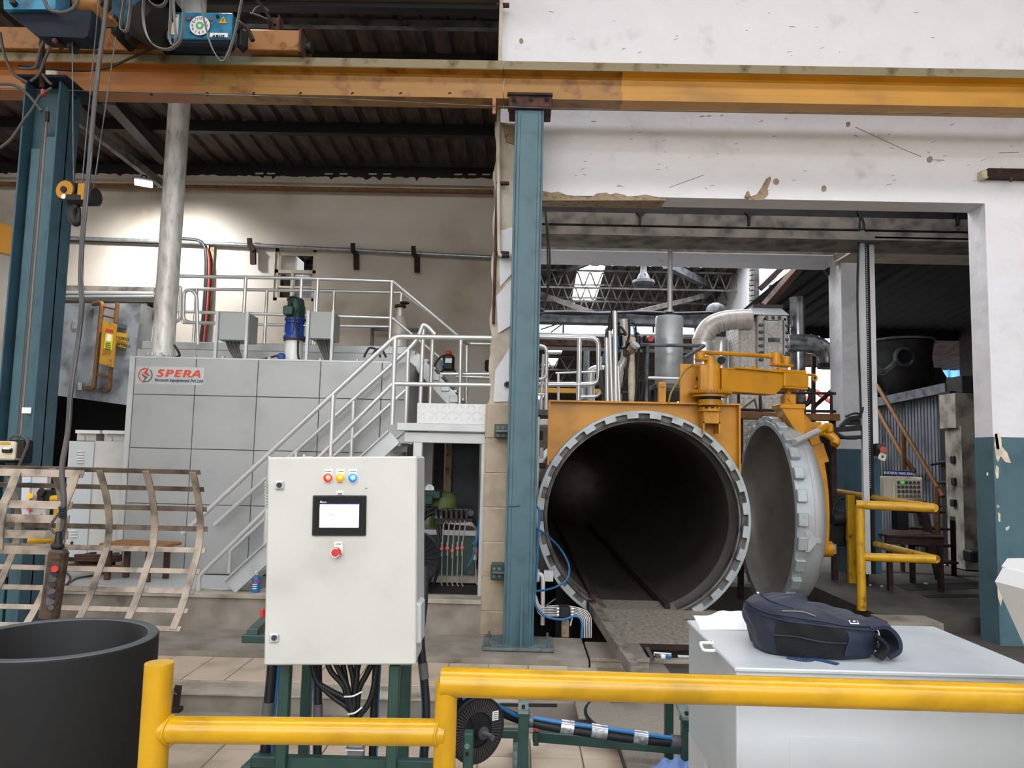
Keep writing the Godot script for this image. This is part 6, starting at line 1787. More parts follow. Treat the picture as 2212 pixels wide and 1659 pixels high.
	for k in [[-0.17, 0.14], [0.17, 0.14], [-0.17, -0.14], [0.17, -0.14]]: part(sl, "stand_leg", wbox(so.x + k[0] - 0.02, so.x + k[0] + 0.02, 2.06, yb - 0.05, -so.z + k[1] - 0.02, -so.z + k[1] + 0.02), "steel_dark")
	# lagged duct and lagged box
	var dk = thing("lagged_duct", "fat foil-wrapped duct elbow joining the quilted box above the autoclave", "duct", P(1520, 790, 10.0))
	part(dk, "duct", tb(curve([[1521, 800, 10.0], [1519, 750, 10.0], [1517, 735, 10.0], [1532, 708, 10.0], [1560, 694, 10.0], [1595, 690, 10.0], [1622, 690, 10.0]], 8), 0.13, 24), "foil")
	for q in [[1519, 752, 0, 1], [1517, 735, 0, 1], [1526, 718, 1, 1], [1541, 703, 1, 0.8], [1556, 696, 1, 0.4], [1571, 693, 1, 0.15], [1585, 691, 1, 0.1]]:
		var cc = P(q[0], q[1], 10.0)
		var ax = Vector3(q[2], q[3], 0).normalized()
		part(dk, "band", cy(cc - ax * 0.008, cc + ax * 0.006, 0.1335, 28), "stainless_dull")
	part(dk, "lower_sleeve", cy(P(1521, 800, 10.0), P(1519, 742, 10.0), 0.137, 28), "stainless")
	var bx2 = thing("lagged_box", "tall quilted insulation-jacketed box with a framed door panel and hipped top", "filter box", P(1670, 800, 10.2))
	d = 10.0
	var l = P(1637, 740, d).x
	var r = P(1703, 740, d).x
	var b = 0.15
	var tpy = P(1670, 680, d).y
	part(bx2, "jacket", wbox(l, r, b, tpy, d, d + 0.7, 0.02), "quilt")
	part(bx2, "side_jacket", wbox(l - 0.23, l + 0.01, b, P(1610, 690, d).y, d + 0.05, d + 0.6, 0.03), "quilt")
	part(bx2, "rear_jacket", pb(1590, 708, 1612, 800, d + 0.7, 0.4, 0.03), "quilt")
	var hp = Sh.new()
	var ty2 = P(1665, 660, d).y
	var q8 = [Vector3(l - 0.2, tpy, -d), Vector3(r + 0.02, tpy, -d), Vector3(r + 0.02, tpy, -d - 0.75), Vector3(l - 0.2, tpy, -d - 0.75), Vector3(l - 0.03, ty2, -d - 0.12), Vector3(r - 0.06, ty2, -d - 0.12), Vector3(r - 0.06, ty2, -d - 0.6), Vector3(l - 0.03, ty2, -d - 0.6)]
	var mid = (q8[0] + q8[6]) / 2
	for k in [[0, 1, 5, 4], [1, 2, 6, 5], [2, 3, 7, 6], [3, 0, 4, 7], [4, 5, 6, 7]]: hp.quad(q8[k[0]], q8[k[1]], q8[k[2]], q8[k[3]], (q8[k[0]] + q8[k[2]]) / 2 - mid)
	part(bx2, "hipped_top", hp, "stainless_dull")
	part(bx2, "cap", pb(1627, 658, 1692, 664, d + 0.1, 0.5), "rubber_grey")
	part(bx2, "door_frame", frame_sh(P(1650, 740, d).x, P(1697, 740, d).x, P(1670, 772, d).y, P(1670, 688, d).y, d - 0.03, 0.03, 0.03), "stainless_dull")
	part(bx2, "door_panel", pb(1655, 693, 1693, 768, d - 0.05, 0.04, 0.02), "quilt")
	for k in 2:
		var x1 = Sh.new()
		x1.bar(P(1656, 716, d - 0.06), P(1690, [742, 690][k], d - 0.06), 0.02, 0.01, Vector3.BACK)
		part(bx2, "cross_strap", x1, "stainless_dull")
	part(bx2, "plate", pb(1660, 730, 1685, 738, d - 0.07, 0.02), "steel_grey")
	for k in 6:
		part(bx2, "clamp", pb(1641, 698 + k * 15, 1650, 704 + k * 15, d - 0.05, 0.06, 0.008), "steel_grey")
		part(bx2, "clamp", pb(1697, 700 + k * 15, 1704, 706 + k * 15, d - 0.05, 0.06, 0.008), "steel_grey")
	for k in 3: part(bx2, "clamp", pb(1654 + k * 14, 682, 1660 + k * 14, 690, d - 0.05, 0.06, 0.008), "steel_grey")
	var ch = thing("steel_chimney", "short shiny steel chimney pipe standing right of the quilted box", "pipe", P(1722, 790, 10.6))
	part(ch, "pipe", cy(Vector3(P(1722, 643, 10.6).x, 0.15, -10.6), P(1722, 643, 10.6), 0.1, 24), "duct_dark")
	for y in [706, 713]: part(ch, "seam_ring", cy(P(1722, y, 10.6), P(1722, y + 1.5, 10.6), 0.104, 24), "duct_dark")
	var eb = thing("duct_elbow", "dark shiny segmented steel duct elbow turning down beside the white post", "duct", P(1785, 800, 10.2))
	part(eb, "duct", tb(curve([[1700, 742, 10.55], [1730, 742, 10.55], [1755, 744, 10.55], [1774, 752, 10.55], [1786, 770, 10.55], [1789, 792, 10.55]], 6), 0.131, 24), "duct_dark")
	for q in [[1752, 743, 1, 0.05], [1764, 746, 1, -0.2], [1774, 752, 1, -0.6], [1781, 760, 0.8, -1], [1786, 770, 0.4, -1], [1788, 781, 0.1, -1]]:
		var cc = P(q[0], q[1], 10.55)
		var ax = Vector3(q[2], q[3], 0).normalized()
		part(eb, "gore_ring", cy(cc - ax * 0.006, cc + ax * 0.006, 0.135, 24), "duct_dark")
	part(eb, "end_flange", cy(P(1789, 786, 10.55), P(1789, 796, 10.55), 0.15, 24), "steel_dark")
	var tk = thing("steel_stub", "shiny steel stub vessel with a dark gauge behind the tie rod", "vessel", P(1555, 780, 10.6))
	part(tk, "shell", cy(Vector3(P(1556, 733, 10.6).x, -0.1, -10.6), P(1556, 733, 10.6), 0.1, 24), "stainless")
	part(tk, "gauge", cy(P(1558, 778, 10.45), P(1558, 778, 10.4), 0.055, 18), "rubber")
	var bd = Sh.new()
	bd.ball(P(1546, 672, 15.15), Vector3(0.2, 0.17, 0.2), 16)
	solo("vent_cowl", "grey rounded vent cowl showing behind the foil duct", "vent", bd, "steel_grey")
	var rg = thing("round_duct_end", "dark round duct mouth hanging behind the door hanger", "duct", P(1733, 850, 9.6))
	part(rg, "ring", ring_sh(P(1731, 855, 9.6), 0.12, 0.035), "steel_dark")
	part(rg, "duct", cy(P(1712, 852, 9.7), P(1731, 855, 9.62), 0.11, 20), "duct_dark")
	# brown platform beam and rails behind the door
	var pb2 = thing("rear_walkway", "rusty brown walkway with dark rails behind the autoclave door", "walkway", P(1700, 900, 9.4))
	part(pb2, "beam", pb(1590, 892, 1815, 906, 9.2, 0.25), "rung_brown")
	for x in [1600, 1700, 1800]: part(pb2, "leg", wbox(P(x, 900, 9.3).x - 0.03, P(x, 900, 9.3).x + 0.03, -0.1, P(x, 900, 9.3).y, 9.3, 9.36), "rust_dark")
	for y in [846, 885]: part(pb2, "rail", tb(pts([[1594, y, 9.3], [1805, y + 4, 9.3]]), 0.018), "rust_dark")
	for x in [1595, 1642, 1700, 1757, 1795]: part(pb2, "post", tb(pts([[x, 846, 9.3], [x + 1, 894, 9.3]]), 0.018), "rust_dark")
	for k in 3: part(pb2, "sheet", ppoly([[1596 + k * 55, 850], [1640 + k * 40, 850], [1642 + k * 40, 884], [1600 + k * 55, 884]], 9.6, 0.02), "quilt")
	for q in [[1602, 884, 1630, 862], [1630, 862, 1636, 886]]: part(pb2, "stay", tb(pts([[q[0], q[1], 9.25], [q[2], q[3], 9.25]]), 0.012), "rubber_grey")
	var lt = Sh.new()
	for q in [[1757, 770, 1757, 1120], [1826, 850, 1826, 1130], [1757, 950, 1826, 1000], [1826, 950, 1780, 1030], [1780, 1030, 1826, 1075], [1757, 880, 1826, 820], [1757, 880, 1800, 840], [1796, 905, 1830, 860], [1800, 960, 1826, 1000]]: lt.bar(P(q[0], q[1], 10.8), P(q[2], q[3], 10.8), 0.05, 0.05)
	for q in [[1757, 1120], [1826, 1130]]: lt.bar(P(q[0], q[1], 10.8), Vector3(P(q[0], q[1], 10.8).x, 0.15, -10.8), 0.05, 0.05)
	solo("lattice_tower", "dark steel lattice tower against bright daylight behind the autoclave door", "tower", lt, "rust_dark")
	var bt = thing("black_tank", "tall black sheet tank standing behind the autoclave door's yellow spine", "tank", P(1770, 1150, 9.6))
	part(bt, "tank", pbx(1752, 942, 1796, 1180, 9.6, 0.4, ), "steel_black")
	part(bt, "rim", pbx(1750, 938, 1799, 946, 9.58, 0.44), "steel_dark")
	var mt = thing("floor_motor", "small black motor with looped cables on the floor behind the yellow guard rail", "motor", P(1808, 1200, 9.3))
	part(mt, "body", cy(P(1797, 1120, 9.3), P(1823, 1118, 9.3), 0.09, 18), "rubber")
	part(mt, "base", pb(1790, 1132, 1828, 1180, 9.3, 0.2, 0.01), "steel_black")
	part(mt, "cable", tb(curve([[1798, 1112, 9.25], [1803, 1090, 9.25], [1812, 1078, 9.25], [1824, 1076, 9.25]]), 0.014), "rubber")
	part(mt, "can", cy(P(1795, 1175, 9.2), P(1795, 1195, 9.2), 0.06, 16), "cab_grey")
	var sp2 = thing("rear_stack", "speckled silver stack pipe with a shiny elbow seen through the platform railing", "pipe", P(1270, 870, 11.5))
	part(sp2, "stack", cy(Vector3(P(1267, 757, 11.6).x, 2.06, -11.6), P(1267, 757, 11.6), 0.045, 16), "galv_mottled")
	part(sp2, "elbow", tb(curve([[1276, 866, 11.4], [1276, 812, 11.4], [1280, 800, 11.4], [1292, 797, 11.4], [1304, 798, 11.4]]), 0.06, 16), "stainless")
	part(sp2, "sleeve", cy(P(1258, 862, 11.4), P(1258, 838, 11.4), 0.06, 16), "galv")
	var og = Sh.new()
	og.add(wbox(-8.0, P(1310, 843, 20.0).x, P(1200, 848, 20.0).y, P(1200, 838, 20.0).y, 20.0, 20.3))
	solo("orange_girder", "distant orange girder crossing behind the platform railing", "girder", og, "beam_new")
	# hanging black wires beside the column
	for k in 2: solo("hanging_wire", "thin black wire hanging inside the opening beside the teal column, " + ["left one", "right one"][k], "wire", tb(curve([[1178 + k, 458, 7.6], [1181 + k * 3, 500, 7.6], [1183 + k * 5, 560, 7.6], [1183 + k * 2, 620, 7.6], [1175, 660, 7.6]]), 0.009, 8), "rubber")
	var pe = thing("pipe_stub", "open dark pipe end sticking out beside the teal column", "pipe", P(1170, 673, 7.6))
	part(pe, "pipe", ring_sh(P(1170, 672, 7.6), 0.022, 0.008), "steel_grey")
	part(pe, "bore", cy(P(1170, 672, 7.62), P(1170, 672, 7.8), 0.02), "rubber")
	part(pe, "arm", wbox(-0.03, P(1170, 672, 7.7).x, P(1170, 672, 7.7).y - 0.05, P(1170, 672, 7.7).y - 0.02, 7.65, 7.7), "steel_dark")
	var p4 = thing("pillar_pipe", "white painted pipe running down the old white pillar and turning right", "pipe", P(1075, 540, 6.72))
	part(p4, "pipe", tb(rounded([[1083, 0, 6.72], [1076, 300, 6.72], [1078, 540, 6.72], [1079, 552, 6.72], [1112, 552, 6.72]], 0.04), 0.018), "wall_old")
	part(p4, "union", tb(pts([[1084, 552, 6.71], [1100, 552, 6.71]]), 0.024), "rubber")
	for y in [8, 394, 545]: part(p4, "clip", pb(1072, y - 3, 1100, y + 3, 6.71, 0.05, 0.005), "rust")
	solo("pillar_pipe", "second thin rusty pipe at the very edge of the old pillar", "pipe", tb(pts([[1078, 240, 6.76], [1066, 700, 6.76]]), 0.014), "rust")
	var hl = thing("pipe_sleeve", "short dark pipe sleeve set in the white pillar above the tiles", "pipe", P(1096, 831, 6.74))
	part(hl, "sleeve", ring_sh(P(1096, 831, 6.76), 0.024, 0.006), "steel_grey")
	part(hl, "bore", cy(P(1096, 831, 6.77), P(1096, 831, 6.9), 0.022), "rubber")

func ring_sh(c: Vector3, r: float, t: float) -> Sh:
	var p = []
	for k in 24: p.append(c + Vector3(cos(k * TAU / 24), sin(k * TAU / 24), 0) * r)
	var s = Sh.new()
	s.tube(p, t, 8, true)
	return s

func right_things():
	# shed roofs of the right-hand annex, and its far walls
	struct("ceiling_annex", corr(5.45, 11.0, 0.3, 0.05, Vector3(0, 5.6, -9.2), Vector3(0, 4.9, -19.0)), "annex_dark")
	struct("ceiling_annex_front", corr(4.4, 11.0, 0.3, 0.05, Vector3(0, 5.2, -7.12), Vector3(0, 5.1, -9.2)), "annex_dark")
	var a = P(1965, 733, 19.0)
	struct("ceiling_annex_low", corr(P(1935, 740, 17.0).x, 14.0, 0.3, 0.05, Vector3(0, P(2040, 735, 19.0).y, -19.0), Vector3(0, P(2040, 800, 24.0).y, -24.0)), "roof_brown")
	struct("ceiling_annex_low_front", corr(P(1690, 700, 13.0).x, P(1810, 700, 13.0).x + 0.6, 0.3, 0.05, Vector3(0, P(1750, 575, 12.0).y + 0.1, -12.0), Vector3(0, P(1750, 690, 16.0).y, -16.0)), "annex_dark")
	struct("trim_rafter", rafter(), "roof_brown")
	struct("wall_annex_east", wbox(10.9, 11.2, 0, 6, 7.12, 19), "steel_dark")
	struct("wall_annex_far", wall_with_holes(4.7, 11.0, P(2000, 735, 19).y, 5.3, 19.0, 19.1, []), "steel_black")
	struct("wall_blue", corr(P(2030, 790, 25).x, 16.0, 0.35, 0.06, Vector3(0, 0.2, -25), Vector3(0, P(2060, 765, 25).y, -25)), "corr_blue")
	struct("wall_white_shed", corr(P(1740, 790, 27).x, P(1850, 790, 27).x, 0.4, 0.05, Vector3(0, 0.2, -27), Vector3(0, P(1800, 880, 27).y, -27)), "corr_white")
	solo("red_gable", "pale shed gable with a red edge glimpsed behind the lattice tower", "roof", ppoly([[1742, 865], [1765, 850], [1800, 874], [1800, 868], [1766, 840], [1742, 856]], 26.85, 0.2), "red")
	solo("red_sheet", "small bright red sheet at the edge of the opening beside the blue cladding", "sheet", pb(2096, 758, 2122, 798, 24.85, 0.2), "red")
	var fr = Sh.new()
	for q in [[2032, 905, 2100, 1, 0], [2032, 870, 2032, 1, 1]]: pass
	for k in 4: fr.bar(P(2035 + k * 16, 815, 22.0), Vector3(P(2037 + k * 16, 860, 22.0).x, 0.15, -22.0), 0.08, 0.08)
	fr.bar(P(2020, 838, 22.0), P(2110, 826, 22.0), 0.12, 0.1)
	solo("rear_fence", "row of brown uprights under the blue cladding", "fence", fr, "rust_dark")
	# bracing near the bright gap
	var sg = thing("steel_gable_post", "grey steel post and brick edge beside the bright gap of sky", "post", P(1630, 660, 15.8))
	part(sg, "post", pb(1630, 560, 1640, 662, 15.6, 0.15), "steel_grey")
	for k in 8: part(sg, "brick", pb(1622, 574 + k * 11, 1630, 583 + k * 11, 15.5, 0.15, 0.01), "conc_sooty")
	var ck = thing("sky_clutter", "small dark bracket and cables against the bright gap of sky", "bracket", P(1665, 630, 15.0))
	var b2 = Sh.new()
	b2.bar(P(1642, 624, 15.0), P(1690, 578, 15.0), 0.1, 0.1)
	part(ck, "strut", b2, "rust_dark")
	part(ck, "box", pb(1664, 615, 1678, 624, 15.0, 0.1), "steel_grey")
	part(ck, "stub", pb(1640, 655, 1650, 662, 12.0, 0.1), "rubber")
	# dark dust collector at the back right
	var dc = thing("dust_collector", "big dark round tank with a flanged round port behind the channel post", "tank", P(1950, 860, 14.0))
	var o = P(1950, 790, 14.0)
	var s = Sh.new()
	s.lathe([Vector2(0.0, 0.45), Vector2(0.46, 0.45), Vector2(0.52, 0.42), Vector2(0.48, 0.15), Vector2(0.52, -0.2), Vector2(0.3, -0.6), Vector2(0.0, -0.9)], Transform3D(Basis(), o), 32)
	for q in [[-0.4, 0.3], [0.4, 0.3], [-0.4, -0.3], [0.4, -0.3]]: part(dc, "leg", wbox(o.x + q[0] - 0.05, o.x + q[0] + 0.05, 0.15, o.y - 0.5, 14.0 + q[1] - 0.05, 14.0 + q[1] + 0.05), "steel_black")
	part(dc, "shell", s, "steel_dark")
	part(dc, "cover_rim", cy(o + Vector3(0, 0.43, 0), o + Vector3(0, 0.47, 0), 0.56, 32), "steel_grey")
	part(dc, "port", cy(P(1955, 770, 13.6), P(1953, 771, 13.3), 0.16, 24), "steel_dark")
	part(dc, "port_flange", ring_sh(P(1953, 771, 13.28), 0.15, 0.04), "steel_grey")
	part(dc, "port_mouth", cy(P(1953, 771, 13.27), P(1953, 771, 13.29), 0.12, 24), "black_void")
	for k in 3: part(dc, "pipe", tb(curve([[1893, 790 + k * 8, 13.2], [1910, 800 + k * 5, 13.2], [1935, 780 + k * 3, 13.2]]), 0.03), "steel_grey")
	var hop = Sh.new()
	hop.prism(PackedVector2Array([Vector2(-0.9, 0.5), Vector2(0.55, 0.5), Vector2(1.0, -0.25), Vector2(-0.9, -0.25)]), -0.4, 0.4, Transform3D(Basis(), P(1945, 855, 14.4)))
	part(dc, "hopper", hop, "steel_black")
	# kiln: corrugated face, top beam, sooty concrete post, bars
	var kl = thing("kiln", "tall corrugated grey kiln front with sliding bars in the dark right-hand annex", "kiln", P(1990, 1220, 11.6))
	var pa = P(1885, 1000, 13.0)
	var pc = P(2076, 1000, 10.9)
	var run = Vector3(pc.x - pa.x, 0, pc.z - pa.z)
	var xf = Transform3D(Basis(run.normalized(), Vector3.UP, run.normalized().cross(Vector3.UP)), Vector3(pa.x, 0, pa.z))
	s = Sh.new()
	s.add(corr(0, run.length(), 0.076, 0.022, Vector3(0, 0.15, 0), Vector3(0, P(2000, 852, 11.6).y, 0), 0.004), xf)
	part(kl, "corrugated_face", s, "corr_grey")
	s = Sh.new()
	s.bar(P(1890, 872, 12.9), P(2055, 838, 11.0), 0.2, 0.14)
	part(kl, "top_beam", s, "steel_grey")
	part(kl, "side_frame", pbx(2052, 845, 2072, 1225, 10.75, 0.3), "steel_black")
	for q in [[1935, 955, 1972, 1020, "brick"]]: pass
	for q in [[2012, 1003, 2068, 994], [2022, 1043, 2068, 1041], [2030, 1093, 2066, 1088]]: part(kl, "bar", tb(pts([[q[0], q[1], 11.2], [q[2], q[3], 10.6]]), 0.022), "steel_black")
	for q in [[2066, 993], [2068, 1040], [2066, 1087]]: part(kl, "bar_keeper", pb(q[0] - 6, q[1] - 8, q[0] + 8, q[1] + 8, 10.55, 0.1, 0.01), "steel_black")
	text(kl, "stencil", "AC UNIT", 0.085, Transform3D(xf.basis, P(1995, 1018, 11.75)), "ink", false, 0, 0.01, 1.0)
	text(kl, "stencil", "47 C", 0.085, Transform3D(xf.basis, P(1992, 1033, 11.7)), "ink", false, 0, 0.01, 1.0)
	part(kl, "door_strip", pbx(2068, 925, 2078, 1120, 10.6, 0.06), "galv_mottled")
	var kp = thing("sooty_post", "soot-stained pale concrete post in two widths beside the kiln", "post", P(2090, 1230, 10.4))
	part(kp, "upper", pbx(2063, 850, 2180, 925, 10.45, 0.4), "kiln_post")
	part(kp, "lower", pbx(2076, 922, 2180, 1232, 10.4, 0.4), "kiln_post")
	part(kp, "foot_stone", pb(2098, 1190, 2126, 1216, 9.9, 0.2, 0.02), "steel_dark")
	solo("duct_box", "dark sooty duct box sitting on top of the concrete kiln post", "box", pb(2078, 812, 2180, 850, 10.6, 0.4, 0.01), "steel_dark")
	# stairs with brown handrails
	var st = thing("brown_stairs", "rusty steel stairs with brown pipe handrails in front of the kiln", "stairs", P(2010, 1240, 9.8))
	for q in [[[1895, 833, 11.2], [2037, 1073, 9.6]], [[1895, 884, 11.3], [1950, 985, 10.6], [1976, 1020, 10.4]], [[1805, 795, 11.4], [1830, 860, 11.2]]]: part(st, "handrail", tb(rounded(q, 0.05), 0.03), "rung_brown")
	for q in [[1951, 930, 1015, 10.5], [2024, 1050, 1240, 9.7], [1948, 1120, 1235, 10.2]]: part(st, "post", tb(pts([[q[0], q[1], q[3]], [q[0] + 2, q[2], q[3]]]), 0.03), "rung_brown")
	for q in [[1990, 1085, 2030, 1250, 9.8], [1975, 1090, 2000, 1200, 10.5]]:
		s = Sh.new()
		s.bar(P(q[0], q[1], q[4]), P(q[2], q[3], q[4] - 0.3), 0.04, 0.12)
		part(st, "stringer", s, "rust_dark")
	for k in 4: part(st, "step", bx(P(1990 + k * 9, 1105 + k * 36, 9.9 - k * 0.05), Vector3(0.5, 0.03, 0.22), 0.004), "rust_dark")
	# emergency stop on the channel post
	var es = thing("stop_station", "red mushroom stop button above a round white holder on the dark post", "button", P(1906, 975, 8.6))
	part(es, "box", pb(1893, 958, 1902, 985, 8.6, 0.12, 0.01), "rubber")
	part(es, "button_neck", cy(P(1901, 966, 8.55), P(1907, 967, 8.5), 0.035), "rubber_grey")
	part(es, "button", cy(P(1906, 970, 8.52), P(1908, 971, 8.46), 0.033), "red_dull")
	part(es, "holder", ring_sh(P(1906, 987, 8.5), 0.03, 0.015), "filler")
	for k in 4: part(es, "tab", bx(P(1906, 987, 8.49) + Basis(Vector3.BACK, k * PI / 2 + 0.4) * Vector3(0.04, 0, 0), Vector3(0.02, 0.02, 0.02), 0.004), "filler")
	# button panel and sign
	var bp = thing("button_panel", "grey-beige panel box with four rows of round buttons and one green light", "control panel", P(1950, 1120, 9.3))
	var D = 9.3
	part(bp, "box", pb(1908, 1030, 1994, 1090, D, 0.2, 0.01), "filler")
	part(bp, "side_panel", pb(1909, 1032, 1930, 1084, D - 0.03, 0.04, 0.01), "wall_old")
	part(bp, "face", pb(1936, 1035, 1993, 1080, D - 0.03, 0.04, 0.006), "wall_old")
	for r in 4:
		for c in 6:
			var x = 1941 + c * 8.6 + r * 0.5
			var y = 1042 + r * 9.8 + c * 0.1
			if r == 0 and c == 1: continue
			part(bp, "button", cy(P(x, y, D - 0.03), P(x, y, D - 0.06), 0.017, 12), "ink" if r < 3 else "rubber_grey")
	part(bp, "green_light", cy(P(1949.6, 1042, D - 0.03), P(1949.6, 1042, D - 0.065), 0.018, 12), "led_green", "lit green lamp")
	part(bp, "stand", pbx(1938, 1090, 1962, 1145, D + 0.05, 0.15), "steel_black")
	var sg2 = thing("panel_sign", "blue sign plate reading ELECTRICAL PANEL KILN-1 above the button panel", "sign", P(1942, 1028, 9.25))
	part(sg2, "plate", pb(1913, 1017, 1972, 1028, 9.25, 0.02), "label_blue")
	text(sg2, "lettering", "ELECTRICAL PANEL KILN-1", 0.028, Transform3D(Basis(Vector3.BACK, -0.02), P(1942.5, 1022.5, 9.24)), "label_white", true, 0, 0.004, 0.74)
	# steel table
	var tb2 = thing("steel_table", "low brown steel work table with rags on it in the dark annex", "table", P(1950, 1240, 9.0))
	var ty = P(1950, 1150, 9.0).y
	var x0 = P(1880, 1150, 9.0).x
	var x1 = P(2020, 1150, 8.8).x
	part(tb2, "top", wbox(x0, x1, ty - 0.02, ty, 8.6, 9.3, 0.004), "rust_dark")
	part(tb2, "apron", wbox(x0, x1, ty - 0.1, ty - 0.02, 8.62, 8.66), "rust_dark")
	for q in [[x0 + 0.03, 8.64], [x1 - 0.05, 8.64], [x0 + 0.03, 9.25], [x1 - 0.05, 9.25]]: part(tb2, "leg", wbox(q[0], q[0] + 0.05, 0.15, ty - 0.02, q[1], q[1] + 0.05), "rust_dark")
	for q in [[1965, 1143, 0.12], [1985, 1146, 0.1]]:
		var rg = Sh.new()
		var ce = P(q[0], q[1] + 4, 8.9)
		rg.grid(8, 8, func(u, v): return Vector3(ce.x + (u - 0.5) * q[2] * 3, ty + 0.004 + 0.03 * sin(u * PI) * sin(v * PI) * (1 + 0.5 * sin(u * 17 + v * 9)), ce.z + (v - 0.5) * q[2] * 2), Vector3.UP, 0.004)
		solo("table_rag", "brown dirty rag lying on the steel table, " + ("left one" if q[0] == 1965 else "right one"), "rag", rg, "rust")
	# sacks on the floor
	for k in 3:
		var sc = Sh.new()
		var ce = PY([2075, 2085, 2062][k], [1205, 1222, 1190][k], 0.16)
		sc.grid(14, 10, func(u, v): return ce + Vector3((u - 0.5) * 0.5, 0.01 + 0.05 * sin(u * PI) * sin(v * PI) + 0.025 * sin(u * 19 + k * 2) * sin(v * 13 + k), (v - 0.5) * 0.34), Vector3.UP, 0.005)
		solo("paper_sack", "crumpled pale paper sack on the floor beside the kiln post, " + ["in the middle", "nearest", "farthest"][k], "sack", sc, "conc_light", "paper sacks by the kiln post")
	var pp = Sh.new()
	pp.bar(P(2058, 1120, 9.2), PY(2061, 1243, 0.15), 0.06, 0.06)
	solo("steel_stake", "dark rusty steel stake standing right of the yellow guard rail", "post", pp, "rust_dark")
	# yellow guard rail of two sides
	var gr = thing("guard_rail", "worn yellow guard rail with a pointed corner standing inside the opening at the right", "guard rail", P(1860, 1308, 7.5))
	var f0 = P(1857, 1090, 7.5)
	var fl = Vector3(f0.x, 0.15, f0.z)
	part(gr, "post", cy(fl, f0, 0.043, 16), "rail_worn")
	var e1 = P(2018, 1094, 7.22)
	e1.y = f0.y
	var bk = P(1782, 1058, 10.4)
	part(gr, "top_rail", tb([f0 + Vector3(-0.03, 0, 0), e1], 0.043, 16), "rail_worn")
	part(gr, "top_rail", tb([e1, bk], 0.04, 16), "rail_worn")
	var m0 = P(1866, 1203, 7.5)
	var e2 = P(2022, 1208, 7.22)
	part(gr, "mid_rail", tb([m0, e2], 0.04, 16), "rail_yellow")
	part(gr, "mid_rail", tb([e2, P(1785, 1150, 10.4)], 0.038, 16), "rail_worn")
	var b0 = e1.lerp(bk, 0.6)
	part(gr, "post", wbox(P(1829, 1070, -b0.z).x, P(1845, 1070, -b0.z).x, 0.15, b0.y, -b0.z - 0.03, -b0.z + 0.03, 0.006), "rail_worn")
	# black bracket lamp on the white post
	var bl = thing("cable_bracket", "black steel bracket arm with cables reaching from the posts above the door", "bracket", P(1830, 920, 8.9))
	part(bl, "arm", ppoly([[1795, 924], [1862, 918], [1862, 930], [1800, 934]], 8.6, 0.2), "steel_black")
	part(bl, "arm", ppoly([[1812, 942], [1862, 940], [1862, 948], [1814, 948]], 8.6, 0.2), "steel_black")
	part(bl, "stay", ppoly([[1815, 920], [1834, 900], [1860, 896], [1862, 904], [1838, 908], [1824, 922]], 8.6, 0.06), "steel_black")
	part(bl, "plate", pb(1836, 905, 1862, 918, 8.7, 0.1), "steel_dark")
	part(bl, "cable", tb(curve([[1826, 900, 8.55], [1845, 893, 8.55], [1860, 893, 8.6], [1864, 880, 8.65]]), 0.012), "rubber")
	part(bl, "cable", tb(curve([[1796, 926, 8.55], [1806, 936, 8.55], [1825, 945, 8.55], [1850, 946, 8.55]]), 0.02), "rubber")

func rafter() -> Sh:
	var s = Sh.new()
	s.bar(P(1652, 662, 12.2), P(1728, 575, 11.2), 0.12, 0.1)
	return s

func PXp(px: float, py: float, x: float) -> Vector3:
	# where that pixel's ray meets the plane at that x
	var r = cb * Vector3((px - 1106.0) / F, -(py - 829.5) / F, -1)
	return EYE + r * (x / r.x)
func ribbed(p: Array, r: float, pitch := 0.008, depth := 0.12) -> Sh:
	# corrugated conduit: a tube whose radius goes up and down along it
	var q = [p[0]]
	for i in p.size() - 1:
		var n = maxi(1, int(p[i].distance_to(p[i + 1]) / (pitch / 2)))
		for k in n: q.append(p[i].lerp(p[i + 1], float(k + 1) / n))
	var s = Sh.new()
	var rings = []
	var nx = s.frame(q[1] - q[0]).x
	for i in q.size():
		var d = (q[mini(i + 1, q.size() - 1)] - q[maxi(i - 1, 0)]).normalized()
		nx = (nx - d * nx.dot(d)).normalized()
		var nz = nx.cross(d)
		var rg = []
		for k in 10: rg.append(nx * cos(TAU * k / 10) + nz * sin(TAU * k / 10))
		rings.append(rg)
	for i in q.size() - 1:
		var r0 = r * (1.0 - depth * (i % 2))
		var r1 = r * (1.0 - depth * ((i + 1) % 2))
		for k in 10:
			var l = (k + 1) % 10
			s.tri(q[i] + rings[i][k] * r0, q[i] + rings[i][l] * r0, q[i + 1] + rings[i + 1][l] * r1, rings[i][k], rings[i][l], rings[i + 1][l])
			s.tri(q[i] + rings[i][k] * r0, q[i + 1] + rings[i + 1][l] * r1, q[i + 1] + rings[i + 1][k] * r1, rings[i][k], rings[i + 1][l], rings[i + 1][k])
	return s

